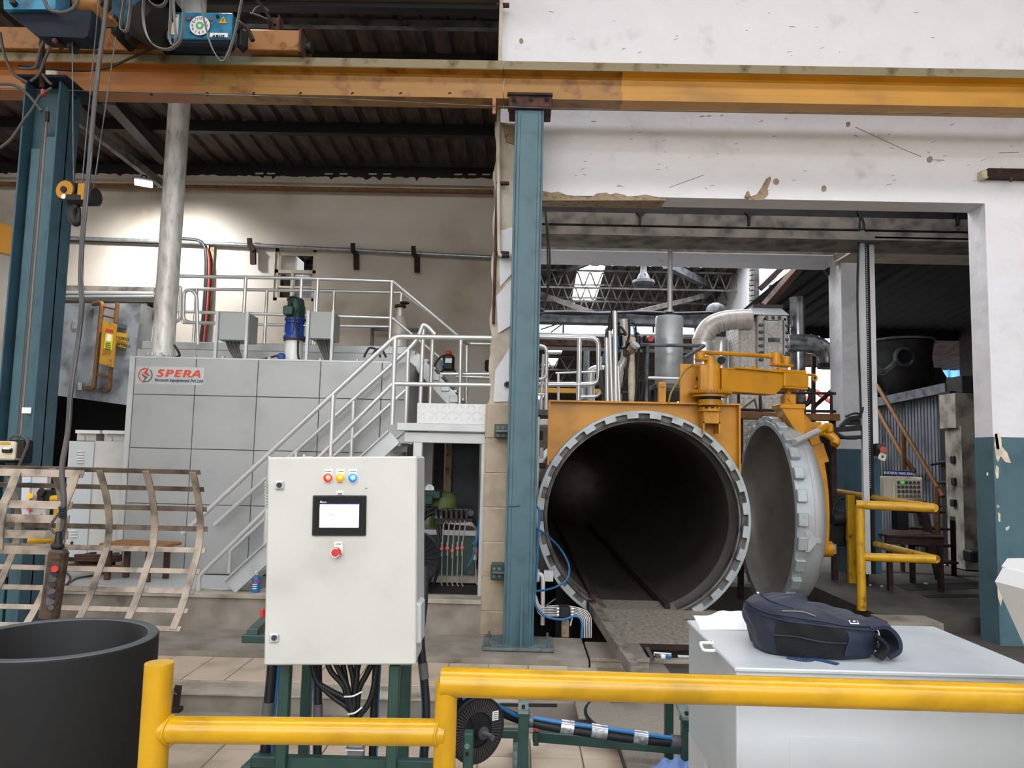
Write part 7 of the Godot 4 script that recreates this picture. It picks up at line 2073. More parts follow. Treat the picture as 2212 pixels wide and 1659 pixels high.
func foreground():
	var d = 1.75
	# yellow guard rail of welded pipe, nearest the camera
	var g = thing("guard_rail", "glossy yellow welded pipe guard rail crossing the bottom of the picture", "guard rail", P(965, 1659, d))
	var r = 0.031
	var a = P(331, 1450, d)
	var ab = P(318, 1659, d)
	a.x = ab.x + 0.012
	part(g, "post", cy(Vector3(a.x, -0.2, a.z), Vector3(a.x, P(331, 1432, d).y, a.z), r, 28), "rail_yellow")
	part(g, "post_cap", cy(Vector3(a.x, P(331, 1433, d).y, a.z), Vector3(a.x, P(331, 1431, d).y, a.z), r * 0.97, 28), "rail_yellow")
	var b = P(965, 1470, d)
	var lo0 = P(345, 1576, d)
	var lo1 = P(955, 1582, d)
	part(g, "lower_rail", tb([Vector3(a.x, lo0.y, a.z), Vector3(b.x, lo1.y, b.z)], 0.0285, 28), "rail_yellow")
	part(g, "post", cy(Vector3(b.x, -0.2, b.z), Vector3(b.x, P(965, 1470, d).y, b.z), 0.0245, 28), "rail_yellow")
	var up0 = Vector3(b.x - 0.012, P(965, 1473, d).y, b.z)
	var e = P(2212, 1503, d)
	part(g, "top_rail", tb([up0, Vector3(e.x + 0.8, e.y - 0.008, e.z)], 0.0318, 28), "rail_yellow")
	part(g, "post", cy(Vector3(e.x + 0.6, -0.2, e.z), Vector3(e.x + 0.6, e.y, e.z), 0.0245, 20), "rail_yellow")
	for q in [[Vector3(a.x + 0.027, lo0.y, a.z), Vector3.RIGHT, 0.029], [Vector3(b.x - 0.021, lo1.y, b.z), Vector3.RIGHT, 0.029]]:
		var w = []
		for k in 20: w.append(q[0] + Vector3(0.006 * absf(cos(k * TAU / 20)), cos(k * TAU / 20) * q[2], sin(k * TAU / 20) * q[2]))
		var s = Sh.new()
		s.tube(w, 0.0035, 6, true)
		part(g, "weld_bead", s, "rail_yellow")
	# black drum at the left
	var h = 0.8
	var R = 0.361
	var c = Vector3(-1.788, 0, -3.045)
	var dr = thing("drum", "big open black plastic drum with a thick pale-edged rim at the lower left", "drum", Vector3(c.x, -0.2, c.z))
	var s = Sh.new()
	s.lathe([Vector2(0, -0.2), Vector2(R - 0.008, -0.2), Vector2(R, -0.19), Vector2(R, h - 0.006), Vector2(R - 0.006, h), Vector2(R - 0.038, h), Vector2(R - 0.043, h - 0.006), Vector2(R - 0.045, -0.15), Vector2(0, -0.15)], Transform3D(Basis(), c), 72)
	part(dr, "shell", s, "drum")
	s = Sh.new()
	s.lathe([Vector2(R - 0.002, h - 0.002), Vector2(R - 0.006, h + 0.002), Vector2(R - 0.037, h + 0.002), Vector2(R - 0.041, h - 0.002)], Transform3D(Basis(), c), 72)
	part(dr, "rim", s, "drum_rim", "paler rim")  # rim in a paler grey than the shell
	var lp = PXp(2, 1560, c.x)
	var ang = atan2(1.0, 0.0)
	s = Sh.new()
	s.grid(6, 2, func(u, v): return c + Vector3(sin(-0.40 + u * 0.5) * (R + 0.002), 0.27 + v * 0.13, cos(-0.40 + u * 0.5) * (R + 0.002)), Vector3.BACK, 0.001)
	part(dr, "label", s, "label_white")
	# pale grey steel cabinet at the right
	var top = 0.916
	var x0 = 0.68
	var x1 = 1.64
	var cab = thing("steel_cabinet", "pale grey steel cabinet on legs with a white handle, carrying the backpack", "cabinet", Vector3(1.2, -0.2, -2.83))
	part(cab, "body", wbox(x0, x1, 0.49, top - 0.012, 2.43, 3.09, 0.004), "cab_grey")
	part(cab, "top", wbox(x0 - 0.006, x1 + 0.006, top - 0.014, top, 2.42, 3.1, 0.004), "cab_grey")
	part(cab, "front_panel", wbox(x0, x1, 0.25, 0.49, 2.43, 2.45), "cab_grey")
	part(cab, "door_panel", wbox(P(1705, 1590, 2.43).x, P(1882, 1590, 2.43).x, 0.28, P(1790, 1592, 2.43).y, 2.428, 2.44), "cab_grey")
	part(cab, "seam", wbox(x0 + 0.001, x0 + 0.004, 0.5, top - 0.014, 2.427, 2.43), "cab_side")
	for q in [[x0, 2.84, 0.018, 0.25], [x1 - 0.05, 3.04, 0.05, 0.05], [x0, 2.44, 0.05, 0.05], [x1 - 0.05, 2.44, 0.05, 0.05]]: part(cab, "leg", wbox(q[0], q[0] + q[2], -0.2, 0.492, q[1], q[1] + q[3]), "cab_side")
	part(cab, "under_shade_block", wbox(x0 + 0.025, x1 - 0.06, -0.1, 0.47, 2.5, 2.82), "steel_black")  # black block put in for the shade under the cabinet
	var ha = PXp(1540, 1389, x0)
	var hb = PXp(1548, 1406, x0)
	part(cab, "handle", tb(rounded([ha, ha + Vector3(-0.045, 0.0, 0.0), hb + Vector3(-0.045, 0, 0), hb], 0.012), 0.0055, 10), "white_gloss")
	for q in [ha, hb]: part(cab, "handle_foot", cy(q, q + Vector3(-0.004, 0, 0), 0.009, 14), "white_gloss")
	# crumpled white cloth beside the backpack
	var ce = PY(1575, 1348, top)
	s = Sh.new()
	s.grid(22, 16, func(u, v):
		var w = sin(u * PI) * sin(v * PI)
		return ce + Vector3((u - 0.45) * 0.24 - 0.03 * v, 0.003 + 0.042 * w * (0.5 + u) + 0.006 * w * sin(u * 15 + v * 7) + 0.005 * w * sin(v * 17 - u * 5), (v - 0.55) * 0.24), Vector3.UP, 0.003)
	solo("white_cloth", "crumpled white cloth tucked under the left end of the backpack", "cloth", s, "cloth_white")
	backpack(top)
	# white machine corner at the right edge
	var wm = thing("white_machine", "corner of a white machine with a slanted lid at the right edge", "machine", P(2230, 1400, 2.0))
	part(wm, "body", ppoly([[2149, 1256], [2166, 1226], [2420, 1226], [2420, 1850]], 2.05, -0.4), "white_gloss")
	part(wm, "lid", ppoly([[2163, 1223], [2176, 1206], [2420, 1204], [2420, 1560], [2390, 1560]], 2.08, -0.45), "white_gloss")
	part(wm, "stand", wbox(P(2400, 1600, 2.0).x, P(2480, 1600, 2.0).x, -0.2, P(2380, 1560, 2.0).y, 1.7, 2.0), "cab_side")

func backpack(top: float):
	var b = thing("backpack", "dark navy backpack lying flat on the pale cabinet with straps hanging out", "backpack", PY(1765, 1400, top))
	var l = PY(1632, 1400, top)
	var c = Vector3((P(1616, 1350, 2.7).x + P(1888, 1380, 2.65).x) / 2, top + 0.004, -2.70)
	var hx = (P(1888, 1380, 2.65).x - P(1616, 1350, 2.7).x) / 2
	var hz = 0.175
	var turn = Basis(Vector3.UP, -0.06)
	# outline angle th (0 = right, PI/2 = towards the camera), v from the bottom edge up over the side to the middle of the lid
	var f = func(th: float, v: float, off := 0.0) -> Vector3:
		var ct = cos(th)
		var sn = sin(th)
		var k = pow(pow(absf(ct), 3.2) + pow(absf(sn), 3.2), -1.0 / 3.2)
		var rr
		var y
		var hgt = 0.146 - 0.026 * ct
		if v < 0.5:
			var t = v / 0.5
			rr = 0.90 + 0.10 * sin(t * PI * 0.5) - 0.02 * t * t
			y = hgt * 0.74 * t
		else:
			var t = (v - 0.5) / 0.5
			rr = 0.98 * cos(t * PI / 2)
			y = hgt * (0.74 + 0.26 * sin(pow(t, 0.8) * PI / 2))
		var wr = 0.004 * sin(th * 5 + v * 9) + 0.003 * sin(th * 11 - v * 17) + 0.005 * sin(v * 12) * sin(th * 3 + 1)
		var p = Vector3(ct * k * rr * hx, y, sn * k * rr * hz)
		p += Vector3(ct, 0.5 if v > 0.5 else 0.0, sn) * (wr + off)
		return c + turn * p
	var s = Sh.new()
	s.grid(64, 22, func(u, v): return f.call(u * TAU, v))
	part(b, "body", s, "navy")
	s = Sh.new()
	s.grid(20, 8, func(u, v): return f.call(lerpf(1.25, 2.28, u), lerpf(0.02, 0.46, v), 0.004), Vector3.BACK, 0.003)
	part(b, "mesh_pocket", s, "mesh_black", "black mesh side pocket")
	part(b, "pocket_hem", tb(range(21).map(func(i): return f.call(lerpf(1.25, 2.28, i / 20.0), 0.27 - 0.02 * sin(i * 0.3), 0.006)), 0.0035, 6), "ink")
	s = Sh.new()
	s.grid(20, 8, func(u, v): return f.call(lerpf(0.35, 1.24, u), lerpf(0.05, 0.44, v), 0.005 + 0.004 * sin(u * 7)), Vector3.BACK, 0.003)
	part(b, "side_flap", s, "navy_plain")
	for v in [0.49, 0.55]: part(b, "zip", tb(range(41).map(func(i): return f.call(lerpf(0.2, 3.6, i / 40.0), v, 0.002)), 0.0028, 6), "navy_plain")
	part(b, "zip", tb(range(25).map(func(i): return f.call(lerpf(2.1, 4.6, i / 24.0), 0.74, 0.003)), 0.0025, 6), "cable_flat" if false else "navy_plain")
	part(b, "zip", tb(range(13).map(func(i): return f.call(lerpf(1.7, 2.2, i / 12.0), 0.62 + 0.06 * sin(i * 0.26), 0.003)), 0.0025, 6), "cable_flat")
	var lg = f.call(1.05, 0.62, 0.004)
	part(b, "badge", bx(lg + Vector3(0, 0.002, 0), Vector3(0.028, 0.003, 0.018), 0.001, turn * Basis(Vector3.RIGHT, 0.5)), "label_white")
	part(b, "badge_face", bx(lg + Vector3(0, 0.0035, 0), Vector3(0.023, 0.003, 0.013), 0.001, turn * Basis(Vector3.RIGHT, 0.5)), "navy_plain")
	part(b, "badge_mark", bx(lg + Vector3(0.001, 0.0045, 0), Vector3(0.008, 0.003, 0.006), 0.001, turn * Basis(Vector3.RIGHT, 0.5)), "label_white")
	part(b, "zip_pull", bx(f.call(3.9, 0.7, 0.006), Vector3(0.008, 0.006, 0.012), 0.002), "label_white")
	# shoulder straps at the right end, loose tails at the front
	var y = top
	var st = Sh.new()
	var sc = curve([P(1862, 1347, 2.6), P(1893, 1342, 2.6), P(1915, 1354, 2.6), P(1928, 1377, 2.6), P(1926, 1400, 2.6), P(1904, 1414, 2.6)], 4)
	st.grid(sc.size() - 1, 5, func(u, v):
		var k = u * (sc.size() - 1)
		return sc[int(roundf(k))] + Vector3(0, 0.008 * sin(v * PI), (v - 0.5) * 0.13), Vector3.UP, 0.012)
	part(b, "shoulder_strap", st, "navy_plain")
	var s2 = Sh.new()
	s2.grid(12, 4, func(u, v): return Vector3(P(1890, 1400, 2.55).x + 0.03 * sin(u * PI), top + 0.012 + 0.075 * u, -2.50 - 0.05 * v - 0.02 * u), Vector3.RIGHT, 0.01)
	part(b, "strap_pad", s2, "mesh_black")
	part(b, "strap_loop", tb(curve([P(1908, 1350, 2.65), P(1920, 1352, 2.62), P(1930, 1368, 2.6), P(1928, 1372, 2.6)]), 0.004, 6), "ink")
	for q in [[[1738, 1424], [1752, 1412], [1770, 1415]], [[1758, 1422], [1785, 1428], [1810, 1434]], [[1700, 1420], [1740, 1426], [1760, 1422]]]:
		var pp = []
		for k in q: pp.append(PY(k[0], k[1], top + 0.004))
		var ss = Sh.new()
		ss.strip(curve(pp), 0.018, 0.003, Vector3.UP)
		part(b, "strap_tail", ss, "navy_strap")

func trolley():
	# green frame that carries the control cabinet, cable guides and the hose reel
	var t = thing("cabinet_stand", "dark green square-tube stand and base frame under the white control cabinet", "stand", Vector3(-0.2, -0.2, -3.7))
	for q in [[604, 627, 3.27], [842, 864, 3.27], [653, 673, 3.62], [868, 887, 3.62]]:
		var x0 = P(q[0] - 4, 1500, q[2]).x
		part(t, "leg", wbox(x0, x0 + 0.045, -0.15, P(600, 1431, q[2]).y, q[2], q[2] + 0.045, 0.004), "green_paint")
	for q in [[588, 905, 1590, 1604, 3.66], [540, 950, 1640, 1665, 3.3]]: part(t, "cross_bar", pb(q[0], q[2], q[1], q[3], q[4], 0.045, 0.004), "green_paint")
	var s = Sh.new()
	s.bar(P(530, 1668, 3.3), P(605, 1600, 3.7), 0.045, 0.045, Vector3.UP, 0.004)
	part(t, "base_bar", s, "green_paint")
	part(t, "side_arm", pb(521, 1373, 600, 1390, 3.5, 0.06, 0.004), "green_paint")
	s = Sh.new()
	s.bar(P(545, 1371, 3.52), P(585, 1330, 4.0), 0.05, 0.05, Vector3.UP, 0.004)
	part(t, "side_arm", s, "green_paint")
	part(t, "bus_duct", pb(749, 1604, 783, 1680, 3.4, 0.05, 0.004), "galv")
	for y in [1616, 1612]: part(t, "duct_tie", pb(747, y + 4, 785, y + 6, 3.39, 0.07), "label_white" if y == 1616 else "steel_grey")
	part(t, "duct_cap", pb(748, 1588, 786, 1604, 3.41, 0.05, 0.004), "plaster_bare")
	# base beams at the floor and the guide posts
	var f = thing("hose_guide_stand", "green base frame with two hose guide posts on the floor right of the yellow post", "frame", Vector3(0.3, -0.2, -4.0))
	part(f, "base_beam", wbox(P(1024, 1640, 4.0).x, P(1400, 1640, 4.0).x, -0.19, -0.09, 3.7, 3.98, 0.005), "green_lit_top")
	part(f, "base_beam", wbox(P(1108, 1600, 4.2).x, P(1145, 1600, 4.2).x, -0.19, -0.09, 3.9, 4.7, 0.005), "green_lit_top")
	part(f, "rear_beam", pb(1080, 1578, 1136, 1596, 4.55, 0.05, 0.004), "green_paint")
	s = Sh.new()
	s.bar(P(1152, 1588, 4.35), P(1478, 1615, 4.2), 0.06, 0.055, Vector3.UP, 0.004)
	part(f, "tie_beam", s, "green_paint")
	part(f, "hanger", pb(1152, 1582, 1164, 1612, 4.3, 0.05, 0.004), "green_paint")
	part(f, "hinge_bolt", cy(P(1159, 1573, 4.3), P(1159, 1578, 4.3), 0.02, 10), "red_dull")
	for q in [[1119, 1142, 1535, 1632, 3.95, 1119, 1493], [1475, 1499, 1549, 1634, 3.95, 1453, 1508]]:
		var x0 = P(q[0], 1590, q[4]).x
		var x1 = P(q[1], 1590, q[4]).x
		var yt = P(q[0], q[2], q[4]).y
		part(f, "guide_post", wbox(x0, x1, -0.19, yt - 0.012, q[4], q[4] + 0.06, 0.004), "green_paint")
		if q[0] > 1200: part(f, "guide_post", wbox(x0 - 0.03, x1 - 0.04, -0.19, yt - 0.012, q[4] + 0.3, q[4] + 0.34, 0.004), "green_paint")
		var a = P((q[0] + q[1]) / 2.0, q[2], q[4] - 0.01)
		var ar = Sh.new()
		ar.bar(Vector3(a.x, yt - 0.006, a.z), Vector3(P(q[5] + 12, q[6], q[4] + 0.32).x, yt - 0.006, -q[4] - 0.34), 0.012, x1 - x0, Vector3.UP) if false else ar.bar(Vector3(a.x, yt - 0.006, a.z), Vector3(P(q[5] + 12, q[6], q[4] + 0.32).x, yt - 0.006, -q[4] - 0.34), x1 - x0, 0.014, Vector3.UP)
		part(f, "guide_top", ar, "green_lit_top")
		part(f, "guide_collar", wbox(x0 - 0.004, x1 + 0.004, yt - 0.03, yt - 0.012, q[4] - 0.004, q[4] + 0.064), "green_dark")
		for k in 2: part(f, "guide_bolt", cy(Vector3(a.x + 0.01 * k, yt, a.z - 0.04 - 0.25 * k), Vector3(a.x + 0.01 * k, yt + 0.018, a.z - 0.04 - 0.25 * k), 0.01, 6), "steel_dark")
	var hd = P(1009, 1620, 3.45)
	part(f, "reel_post", pb(1000, 1585, 1021, 1700, 3.45, 0.06, 0.005), "green_dark")
	part(f, "post_bolt", cy(P(1009, 1612, 3.45), P(1009, 1612, 3.44), 0.012, 14), "green_paint")
	part(f, "post_hole", cy(P(1009, 1629, 3.45), P(1009, 1629, 3.447), 0.009, 14), "black_void")
	# hose reel
	var c = P(1031, 1577, 3.72)
	var ax = Vector3(0.62, 0, 0.78).normalized()
	var bs = Basis(ax.cross(Vector3.UP).normalized(), ax, Vector3.UP)
	var rl = thing("hose_reel", "black plastic hose reel with ribbed flanges and a white label behind the yellow post", "reel", c - Vector3(0, 0.16, 0))
	for k in 2:
		s = Sh.new()
		s.lathe([Vector2(0.078, -0.004), Vector2(0.078, 0.004), Vector2(0.14, 0.006), Vector2(0.15, 0.01), Vector2(0.152, 0.0), Vector2(0.15, -0.01), Vector2(0.14, -0.006), Vector2(0.078, -0.004)], Transform3D(bs, c - ax * 0.075 * k), 48)
		var fl = part(rl, "flange", s, "rubber")
		if k == 0:
			for j in 56:
				var q = Basis(ax, j * TAU / 56)
				var rr = q * Vector3.UP
				s = Sh.new()
				s.box(c + rr * 0.11 + ax * 0.006, Vector3(0.055, 0.003, 0.003), Basis(rr, ax, rr.cross(ax)))
				part(fl, "flange_rib", s, "rubber_grey")
	part(rl, "core", cy(c - ax * 0.075, c, 0.075, 32), "rubber")
	part(rl, "hub", cy(c - ax * 0.1, c + ax * 0.05, 0.035, 20), "rubber")
	part(rl, "hub_ring", cy(c + ax * 0.05, c + ax * 0.054, 0.028, 20), "steel_grey")
	part(rl, "axle", cy(c + ax * 0.05, c + ax * 0.12, 0.013, 14), "steel_grey")
	for j in 3:
		var rr = Basis(ax, j * TAU / 3 + 0.4) * Vector3.UP
		s = Sh.new()
		s.bar(c + rr * 0.02, c + rr * 0.082, 0.03, 0.012, ax)
		part(rl, "spoke", s, "rubber")
	var lb = c + Basis(ax, -1.1) * Vector3.UP * 0.11 + ax * 0.009
	part(rl, "label", bx(lb, Vector3(0.034, 0.003, 0.042), 0.0, bs), "label_white")
	for k in 4: part(rl, "printed_line", bx(lb + ax * 0.002 + Vector3(0, 0.014 - k * 0.009, 0), Vector3(0.026, 0.002, 0.003), 0.0, bs), "steel_grey")
	# conduit and blue hose running along the guides
	var cd = thing("conduit_hose", "black corrugated conduit taped to a blue hose running right from the hose reel", "hose", P(1300, 1600, 4.0))
	part(cd, "conduit", ribbed(curve([[1040, 1515, 3.78], [1070, 1530, 3.9], [1120, 1552, 4.02], [1180, 1567, 4.02], [1260, 1580, 4.02], [1360, 1594, 4.02], [1440, 1602, 4.02], [1500, 1608, 4.0], [1540, 1626, 3.9], [1575, 1650, 3.8]]), 0.026), "rubber")
	part(cd, "blue_hose", tb(curve([[995, 1512, 3.76], [1015, 1502, 3.76], [1045, 1508, 3.8], [1085, 1530, 3.92], [1120, 1548, 4.0], [1150, 1550, 4.0], [1220, 1562, 4.0], [1300, 1572, 4.0], [1380, 1584, 4.0], [1460, 1596, 4.0], [1495, 1602, 3.98], [1520, 1633, 3.9], [1545, 1630, 3.85], [1580, 1634, 3.8]]), 0.011), "hose_blue")
	for q in [[1146, 1556, 0.5], [1225, 1570, 1.4], [1294, 1579, 1.7], [1383, 1592, 1.5], [1462, 1603, 1.3]]:
		var p0 = P(q[0] - 10 * q[2], q[1] - 1.6 * q[2], 4.01)
		var p1 = P(q[0] + 10 * q[2], q[1] + 1.6 * q[2], 4.01)
		part(cd, "tape", cy(p0, p1, 0.034, 16), "tape_grey" if q[0] in [1146, 1462] else "tape")
	# hoses standing left and right of the stand
	var i = 0
	for q in [[[[588, 1431, 3.4], [584, 1480, 3.4], [576, 1560, 3.4], [570, 1670, 3.4]], 0.022, true, "far left"], [[[687, 1431, 3.5], [687, 1520, 3.5], [686, 1670, 3.5]], 0.019, true, "between the left legs"], [[[813, 1431, 3.5], [808, 1520, 3.5], [803, 1670, 3.5]], 0.016, false, "before the right legs"], [[[917, 1225, 3.55], [916, 1300, 3.5], [909, 1380, 3.42], [918, 1480, 3.42], [921, 1550, 3.42], [914, 1670, 3.42]], 0.018, true, "right of the cabinet and highest"]]:
		var h = thing("standing_conduit", "black conduit with a blue hose under the control cabinet, " + q[3], "hose", P(q[0][-1][0], 1659, 3.45), "conduits under the control cabinet")
		var p = curve(q[0])
		part(h, "conduit", ribbed(p, q[1]) if q[2] else tb(p, q[1]), "rubber")
		part(h, "blue_hose", tb(p.map(func(v): return v + Vector3(0.022 if i < 1 else (-0.02 if i == 1 else (0.012 if i == 2 else -0.016)), 0, -0.02)).slice(0 if i < 3 else 8), 0.008, 8), "hose_blue")
		if q[2]: part(h, "tape", cy(p[p.size() / 2], p[p.size() / 2 + 2], q[1] * 1.15, 14), "tape_grey")
		i += 1
	# cables fanning from the cabinet's underside into one bundle
	i = 0
	for q in [[[672, 1428], [684, 1470], [715, 1502], [752, 1530], [768, 1556]], [[706, 1428], [716, 1452], [742, 1482], [752, 1520], [764, 1556]], [[722, 1428], [738, 1460], [752, 1490], [762, 1556]], [[740, 1428], [745, 1460], [752, 1500], [768, 1556]], [[754, 1428], [762, 1460], [766, 1500], [768, 1556]], [[770, 1428], [771, 1460], [766, 1500], [764, 1556]], [[776, 1428], [768, 1470], [772, 1510], [770, 1556]], [[806, 1428], [790, 1460], [776, 1490], [770, 1556]], [[815, 1428], [808, 1480], [796, 1520], [772, 1556]], [[690, 1478], [720, 1495], [745, 1508], [764, 1535]]]:
		var p = []
		for k in q.size(): p.append(P(q[k][0], q[k][1], 3.45 - 0.015 * (i % 3)))
		p.append(P(768 + i - 4, 1610, 3.43))
		solo("power_cable", "black cable under the control cabinet, " + ["leftmost of the fan", "second from the left", "third from the left", "fourth from the left", "fifth, near the middle", "sixth, near the middle", "seventh from the left", "second from the right", "rightmost of the fan", "low branch joining from the left"][i], "cable", tb(curve(p), 0.0125, 8), "rubber", "cables under the control cabinet")
		i += 1
	var ct = thing("cable_tie", "two pale cable ties holding the black cable bundle together", "tie", P(765, 1540, 3.4))
	for q in [[744, 1505, 782, 1494], [752, 1543, 782, 1528]]: part(ct, "tie", tb(curve([P(q[0], q[1], 3.38), P((q[0] + q[2]) / 2.0, (q[1] + q[3]) / 2.0 + 4, 3.36), P(q[2], q[3], 3.38)]), 0.004, 6), "label_white")
	var rg = Sh.new()
	var ce = P(1462, 1658, 3.9)
	rg.grid(34, 26, func(u, v):
		var w = sin(u * PI) * sin(v * PI)
		return ce + Vector3((u - 0.5) * 0.26, -0.05 + 0.085 * pow(w, 0.6) + 0.014 * w * sin(u * 23 + v * 5) + 0.012 * w * sin(v * 19 + u * 8), (v - 0.5) * 0.2), Vector3.UP, 0.004)
	solo("blue_rag", "crumpled blue rag at the foot of the right hose guide post", "rag", rg, "rag")
	var stn = thing("floor_stand", "small rusty bracket standing in the floor channel left of the control cabinet", "bracket", P(378, 1535, 5.0))
	part(stn, "plate", bx(P(382, 1508, 5.0), Vector3(0.045, 0.16, 0.012), 0.003, Basis(Vector3.BACK, -0.08)), "rust_dark")
	part(stn, "foot", bx(P(377, 1532, 5.0), Vector3(0.09, 0.03, 0.06), 0.004), "rust_dark")
	part(stn, "wire", tb(curve([P(384, 1480, 5.0), P(376, 1487, 5.0), P(374, 1495, 4.98), P(382, 1500, 4.98)]), 0.004, 6), "steel_grey")

func cabinet():
	var d = 3.2
	var t = thing("control_cabinet", "white electrical control cabinet with a touch screen, three pilot lights and a stop button", "control cabinet", P(735, 1428, d))
	var rb = Basis(Vector3.BACK, 0.03)
	var c = P(737, 1209, d)
	var w = 0.622
	var h = 0.846
	var D = 0.26
	var at = func(px, py, off = 0.0): return P(px, py, d - off)
	part(t, "housing", bx(c + Vector3(0.004, 0.002, -0.022 - D / 2), Vector3(w - 0.012, h - 0.004, D), 0.008, rb), "cab_side")
	part(t, "door", bx(c + Vector3(0, 0, -0.011), Vector3(w, h, 0.022), 0.006, rb), "cab_white")
	var k = 0
	for q in [[603, 1048], [592, 1378]]:
		part(t, "lock_body", bx(at.call(q[0], q[1], 0.008), Vector3(0.036, 0.036, 0.018), 0.005, rb), "cab_side")
		part(t, "lock_ring", cy(at.call(q[0], q[1], 0.014), at.call(q[0], q[1], 0.022), 0.012, 18), "steel_grey")
		part(t, "lock_core", cy(at.call(q[0], q[1], 0.02), at.call(q[0], q[1], 0.0235), 0.008, 14), "ink")
	for q in [[709, "led_red", "RED"], [735.5, "led_amber", "YEL"], [762.5, "led_blue", "BLU"]]:
		var n = ["red", "amber", "blue"][k]
		var nm = ["R PHASE", "Y PHASE", "B PHASE"][k]
		part(t, "label_plate", bx(at.call(q[0], 1028, 0.002), Vector3(0.034, 0.056, 0.005), 0.002, rb), "label_white")
		part(t, "lamp_bezel", cy(at.call(q[0] - 0.5, 1032, 0.0), at.call(q[0] - 0.5, 1032, 0.012), 0.0185, 24), "white_gloss")
		var s = Sh.new()
		s.lathe([Vector2(0.0175, 0.0), Vector2(0.0175, 0.008), Vector2(0.014, 0.014), Vector2(0.008, 0.017), Vector2(0, 0.018)], Transform3D(Basis(Vector3.RIGHT, PI / 2), at.call(q[0] - 0.5, 1032, 0.01)), 24)
		part(t, "pilot_light", s, q[1], "glowing %s lens" % n)
		var s2 = Sh.new()
		s2.ball(at.call(q[0] - 0.5, 1032, 0.0235), Vector3(0.0115, 0.0115, 0.006), 16)
		part(t, "pilot_light_core", s2, q[1] + "_core")
		text(t, "lettering", nm, 0.0042, Transform3D(rb, at.call(q[0], 1018.5, 0.0055)), "ink", true, 0, 0.001)
		k += 1
	part(t, "label_plate", bx(at.call(734, 1064.5, 0.002), Vector3(0.028, 0.018, 0.004), 0.001, rb), "label_white")
	text(t, "lettering", "HMI", 0.007, Transform3D(rb, at.call(734, 1066.5, 0.005)), "ink", true, 0, 0.001)
	var rs = Basis(Vector3.BACK, 0.022)
	part(t, "screen_housing", bx(at.call(733, 1113.5, 0.006), Vector3(0.222, 0.165, 0.014), 0.003, rs), "rubber")
	part(t, "screen_bezel", bx(at.call(733, 1113.5, 0.012), Vector3(0.212, 0.156, 0.006), 0.002, rs), "screen_black")
	part(t, "touch_screen", bx(at.call(733, 1113.5, 0.0145), Vector3(0.163, 0.098, 0.003), 0.0, rs), "screen", "lit white display")
	part(t, "screen_bar", bx(at.call(733.2, 1088.5, 0.0165), Vector3(0.163, 0.004, 0.001), 0.0, rs), "label_blue")
	text(t, "lettering", "Reset", 0.006, Transform3D(rs, at.call(716, 1111, 0.0162)), "steel_grey", false, 0, 0.001)
	text(t, "lettering", "DELTA", 0.004, Transform3D(rs, at.call(700.5, 1085, 0.0155)), "label_white", true, 0, 0.001)
	var tri = Sh.new()
	var tc = at.call(693.5, 1083.5, 0.0155)
	tri.prism(PackedVector2Array([Vector2(-0.005, -0.004), Vector2(0.005, -0.004), Vector2(0, 0.005)]), 0, 0.0012, Transform3D(rs, tc))
	part(t, "screen_emblem", tri, "label_white")
	part(t, "label_plate", bx(at.call(731, 1183, 0.002), Vector3(0.036, 0.05, 0.005), 0.002, rb), "label_white")
	text(t, "lettering", "E STOP", 0.0045, Transform3D(rb, at.call(731, 1175.5, 0.0055)), "ink", true, 0, 0.001)
	var s3 = Sh.new()
	s3.lathe([Vector2(0, -0.02), Vector2(0.013, -0.02), Vector2(0.013, 0.012), Vector2(0.021, 0.016), Vector2(0.0215, 0.024), Vector2(0.017, 0.03), Vector2(0, 0.031)], Transform3D(Basis(Vector3.RIGHT, PI / 2), at.call(728, 1192, 0.004)), 28)
	part(t, "stop_button", s3, "red")
	var rg = Sh.new()
	rg.lathe([Vector2(0.0165, 0.0305), Vector2(0.0195, 0.029), Vector2(0.0195, 0.0315), Vector2(0.0165, 0.032)], Transform3D(Basis(Vector3.RIGHT, PI / 2), at.call(728, 1192, 0.004)), 28, 0.4, 5.2)
	part(t, "button_ring", rg, "label_white")
	part(t, "screw", cy(at.call(791, 1055, 0.0), at.call(791, 1055, 0.003), 0.003, 8), "ink")
	# things on its sides
	var sx = P(902, 1340, d + 0.1)
	part(t, "side_vent", bx(sx + Vector3(0.008, 0, 0), Vector3(0.03, 0.17, 0.14), 0.01, rb), "cab_side")
	for j in 10: part(t, "hinge_rib", bx(P(576, 1042 + j * 6, d + 0.06), Vector3(0.008, 0.006, 0.03), 0.001, rb), "cab_side")
	part(t, "side_knob", bx(P(568, 1325, d + 0.12), Vector3(0.016, 0.04, 0.03), 0.005, rb), "red")
	part(t, "top_bracket", tb(rounded([P(632, 984, d + 0.2), P(632, 990, d + 0.15), P(675, 988, d + 0.15)], 0.02), 0.005), "stainless")
	part(t, "top_bracket", cy(P(657, 990, d + 0.15), P(657, 981, d + 0.15), 0.006, 10), "stainless")

